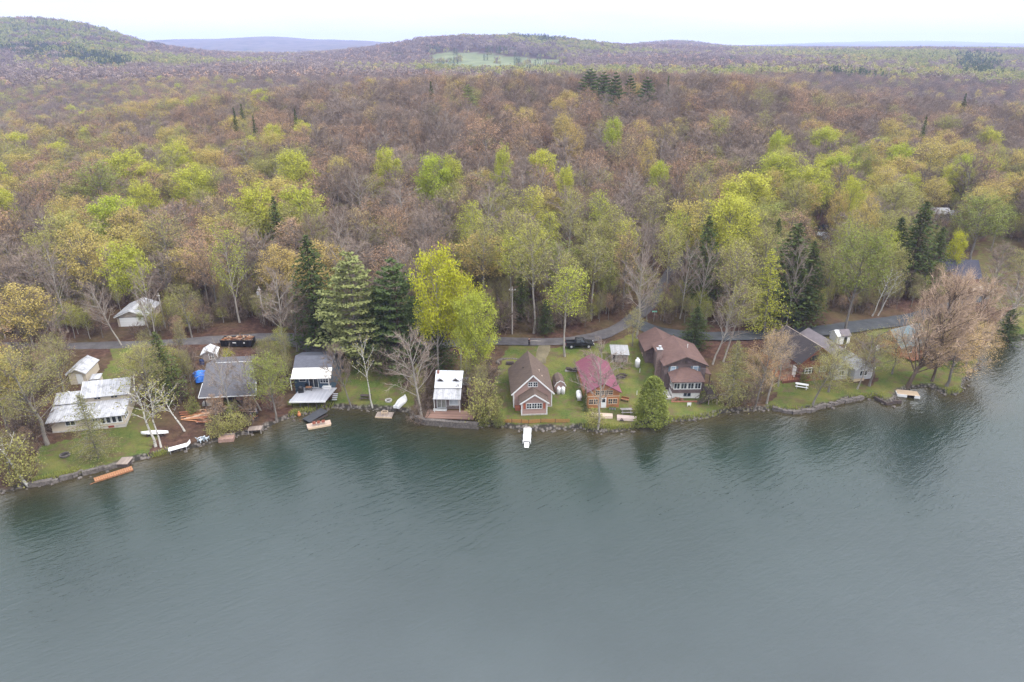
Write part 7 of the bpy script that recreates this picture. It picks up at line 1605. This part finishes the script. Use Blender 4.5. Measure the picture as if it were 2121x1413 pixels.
for (x, y, s_), z, u, v, f in zip(pts, hz_, cu, cv, fld):
    q = math.sin(x / 120 + 1 + math.sin(y / 170)) + math.sin(y / 150 + x / 310) + tr.uniform(-.8, .8)
    if f:
        if tr.random() > (.75 if math.sin(x / 37) + math.sin(y / 45 + x / 90) > .35 else .10): continue
        k = 'dark' if tr.random() < .4 else 'mixed'; s2 = .55
        grp.setdefault((k, tr.randrange(3)), []).append((x, y, z, tr.uniform(0, 6.28), .45, .8)); continue
    if any(inpoly(np.array([u]), np.array([v]), d)[0] for d in DARK) and tr.random() < .72: k = 'dark'
    elif u < 300 and v < 100 and y > 1500: k = 'hill' if tr.random() < .8 else 'bare'
    elif u > 1500 and v > 100: k = 'fresh' if q > .5 else 'mixed' if q > -.4 else 'grey' if q > -1.2 else 'bare'
    else: k = 'fresh' if q > 1.6 else 'mixed' if q > .75 else 'grey' if q > -.2 else 'bare' if q > -2.4 else 'dark' if tr.random() < .35 else 'bare'
    grp.setdefault((k, tr.randrange(3)), []).append((x, y, z, tr.uniform(0, 6.28), s_ * 1.06, tr.uniform(.85, 1.15)))
print('tiles', sum(map(len, grp.values())))
scatter_obj('far_forest', 'hazy spring forest covering the distant valley and hills', [(source(tiles[k]), l) for k, l in grp.items()], None)

# undergrowth between the trunks and in the rough strips between the yards
ug = random.Random(9); lst = {k: [] for k in range(5)}
for _ in range(9000):
    y = ug.uniform(90, 250); x = ug.uniform(-.84, .84) * y
    k = ug.choice((0, 0, 0, 1, 1, 2, 2, 3, 4)); big_ = ug.random() < .4
    sc = ug.uniform(.5, 1.1) * (1.7 if big_ else 1)
    lst[k].append((x, y, 0, ug.uniform(0, 6.28), sc * ug.uniform(.7, 1.1), sc * ug.uniform(.8, 1.4)) if k < 2 else (x, y, 0, ug.uniform(0, 6.28), ug.uniform(.2, .42), ug.uniform(.2, .48)))
ROUGH = [[(285, 735), (395, 725), (405, 830), (340, 850), (300, 800)], [(540, 745), (600, 740), (592, 850), (560, 872), (540, 850)], [(700, 735), (740, 725), (880, 735), (890, 850), (866, 862), (850, 770), (790, 725)], [(1490, 765), (1595, 720), (1600, 838), (1545, 848), (1500, 845)], [(-60, 725), (130, 722), (130, 790), (80, 850), (60, 1000), (-60, 1040)], [(430, 875), (540, 865), (580, 868), (500, 895), (430, 915)], [(960, 790), (1018, 760), (1016, 870), (1000, 880), (980, 860)], [(1250, 735), (1268, 752), (1300, 770), (1275, 775)], [(1880, 690), (2030, 690), (2025, 760), (1960, 800), (1900, 780)]]
out_ = []
for k in lst:
    a = np.array(lst[k]); hz_ = height(a[:, 0], a[:, 1]); d = np.min([dist_line(a[:, 0], a[:, 1], l) for _, l, _w in ROADS], axis=0)
    dzc = hz_ - CAMH; fw = a[:, 1] * CP - dzc * SP; uu = 1060.5 + FPX * a[:, 0] / fw; vv = 706.5 - FPX * (a[:, 1] * SP + dzc * CP) / fw
    wood = a[:, 1] > np.where(uu > 1335, np.interp(a[:, 0], side[:, 0], side[:, 1]), np.interp(a[:, 0], main[main[:, 1] < 136, 0], main[main[:, 1] < 136, 1])) + 3.2
    rough = np.zeros(len(a), bool)
    for poly in ROUGH: rough |= inpoly(uu, vv, poly)
    rough &= np.array([ug.random() < .75 for _ in a])
    good = (d > 3.4) & (shore_dist(a[:, 0], a[:, 1]) > 1.0) & (wood | rough)
    for poly in LAWN: good &= ~inpoly(uu, vv, poly)
    for (bu, bv, rr) in ((285, 665, 8), (1708, 478, 5), (1950, 452, 6), (1975, 575, 10), (480, 690, 6), (2080, 560, 14)):
        gx, gy, _z = G(bu, bv); good &= np.hypot(a[:, 0] - gx, a[:, 1] - gy) > rr
    out_.append([(r_[0], r_[1], h_, *r_[3:]) for r_, h_, g_ in zip(a, hz_, good) if g_])
scatter_obj('undergrowth', 'bare brown brush and olive saplings on the forest floor', [(source(whole_mesh('brush', 0)), out_[0]), (source(whole_mesh('brush', 1)), out_[1]), (source(whole_mesh('oliveth', 0)), out_[2]), (source(whole_mesh('red', 0)), out_[3]), (source(whole_mesh('limeth', 1)), out_[4])], None)
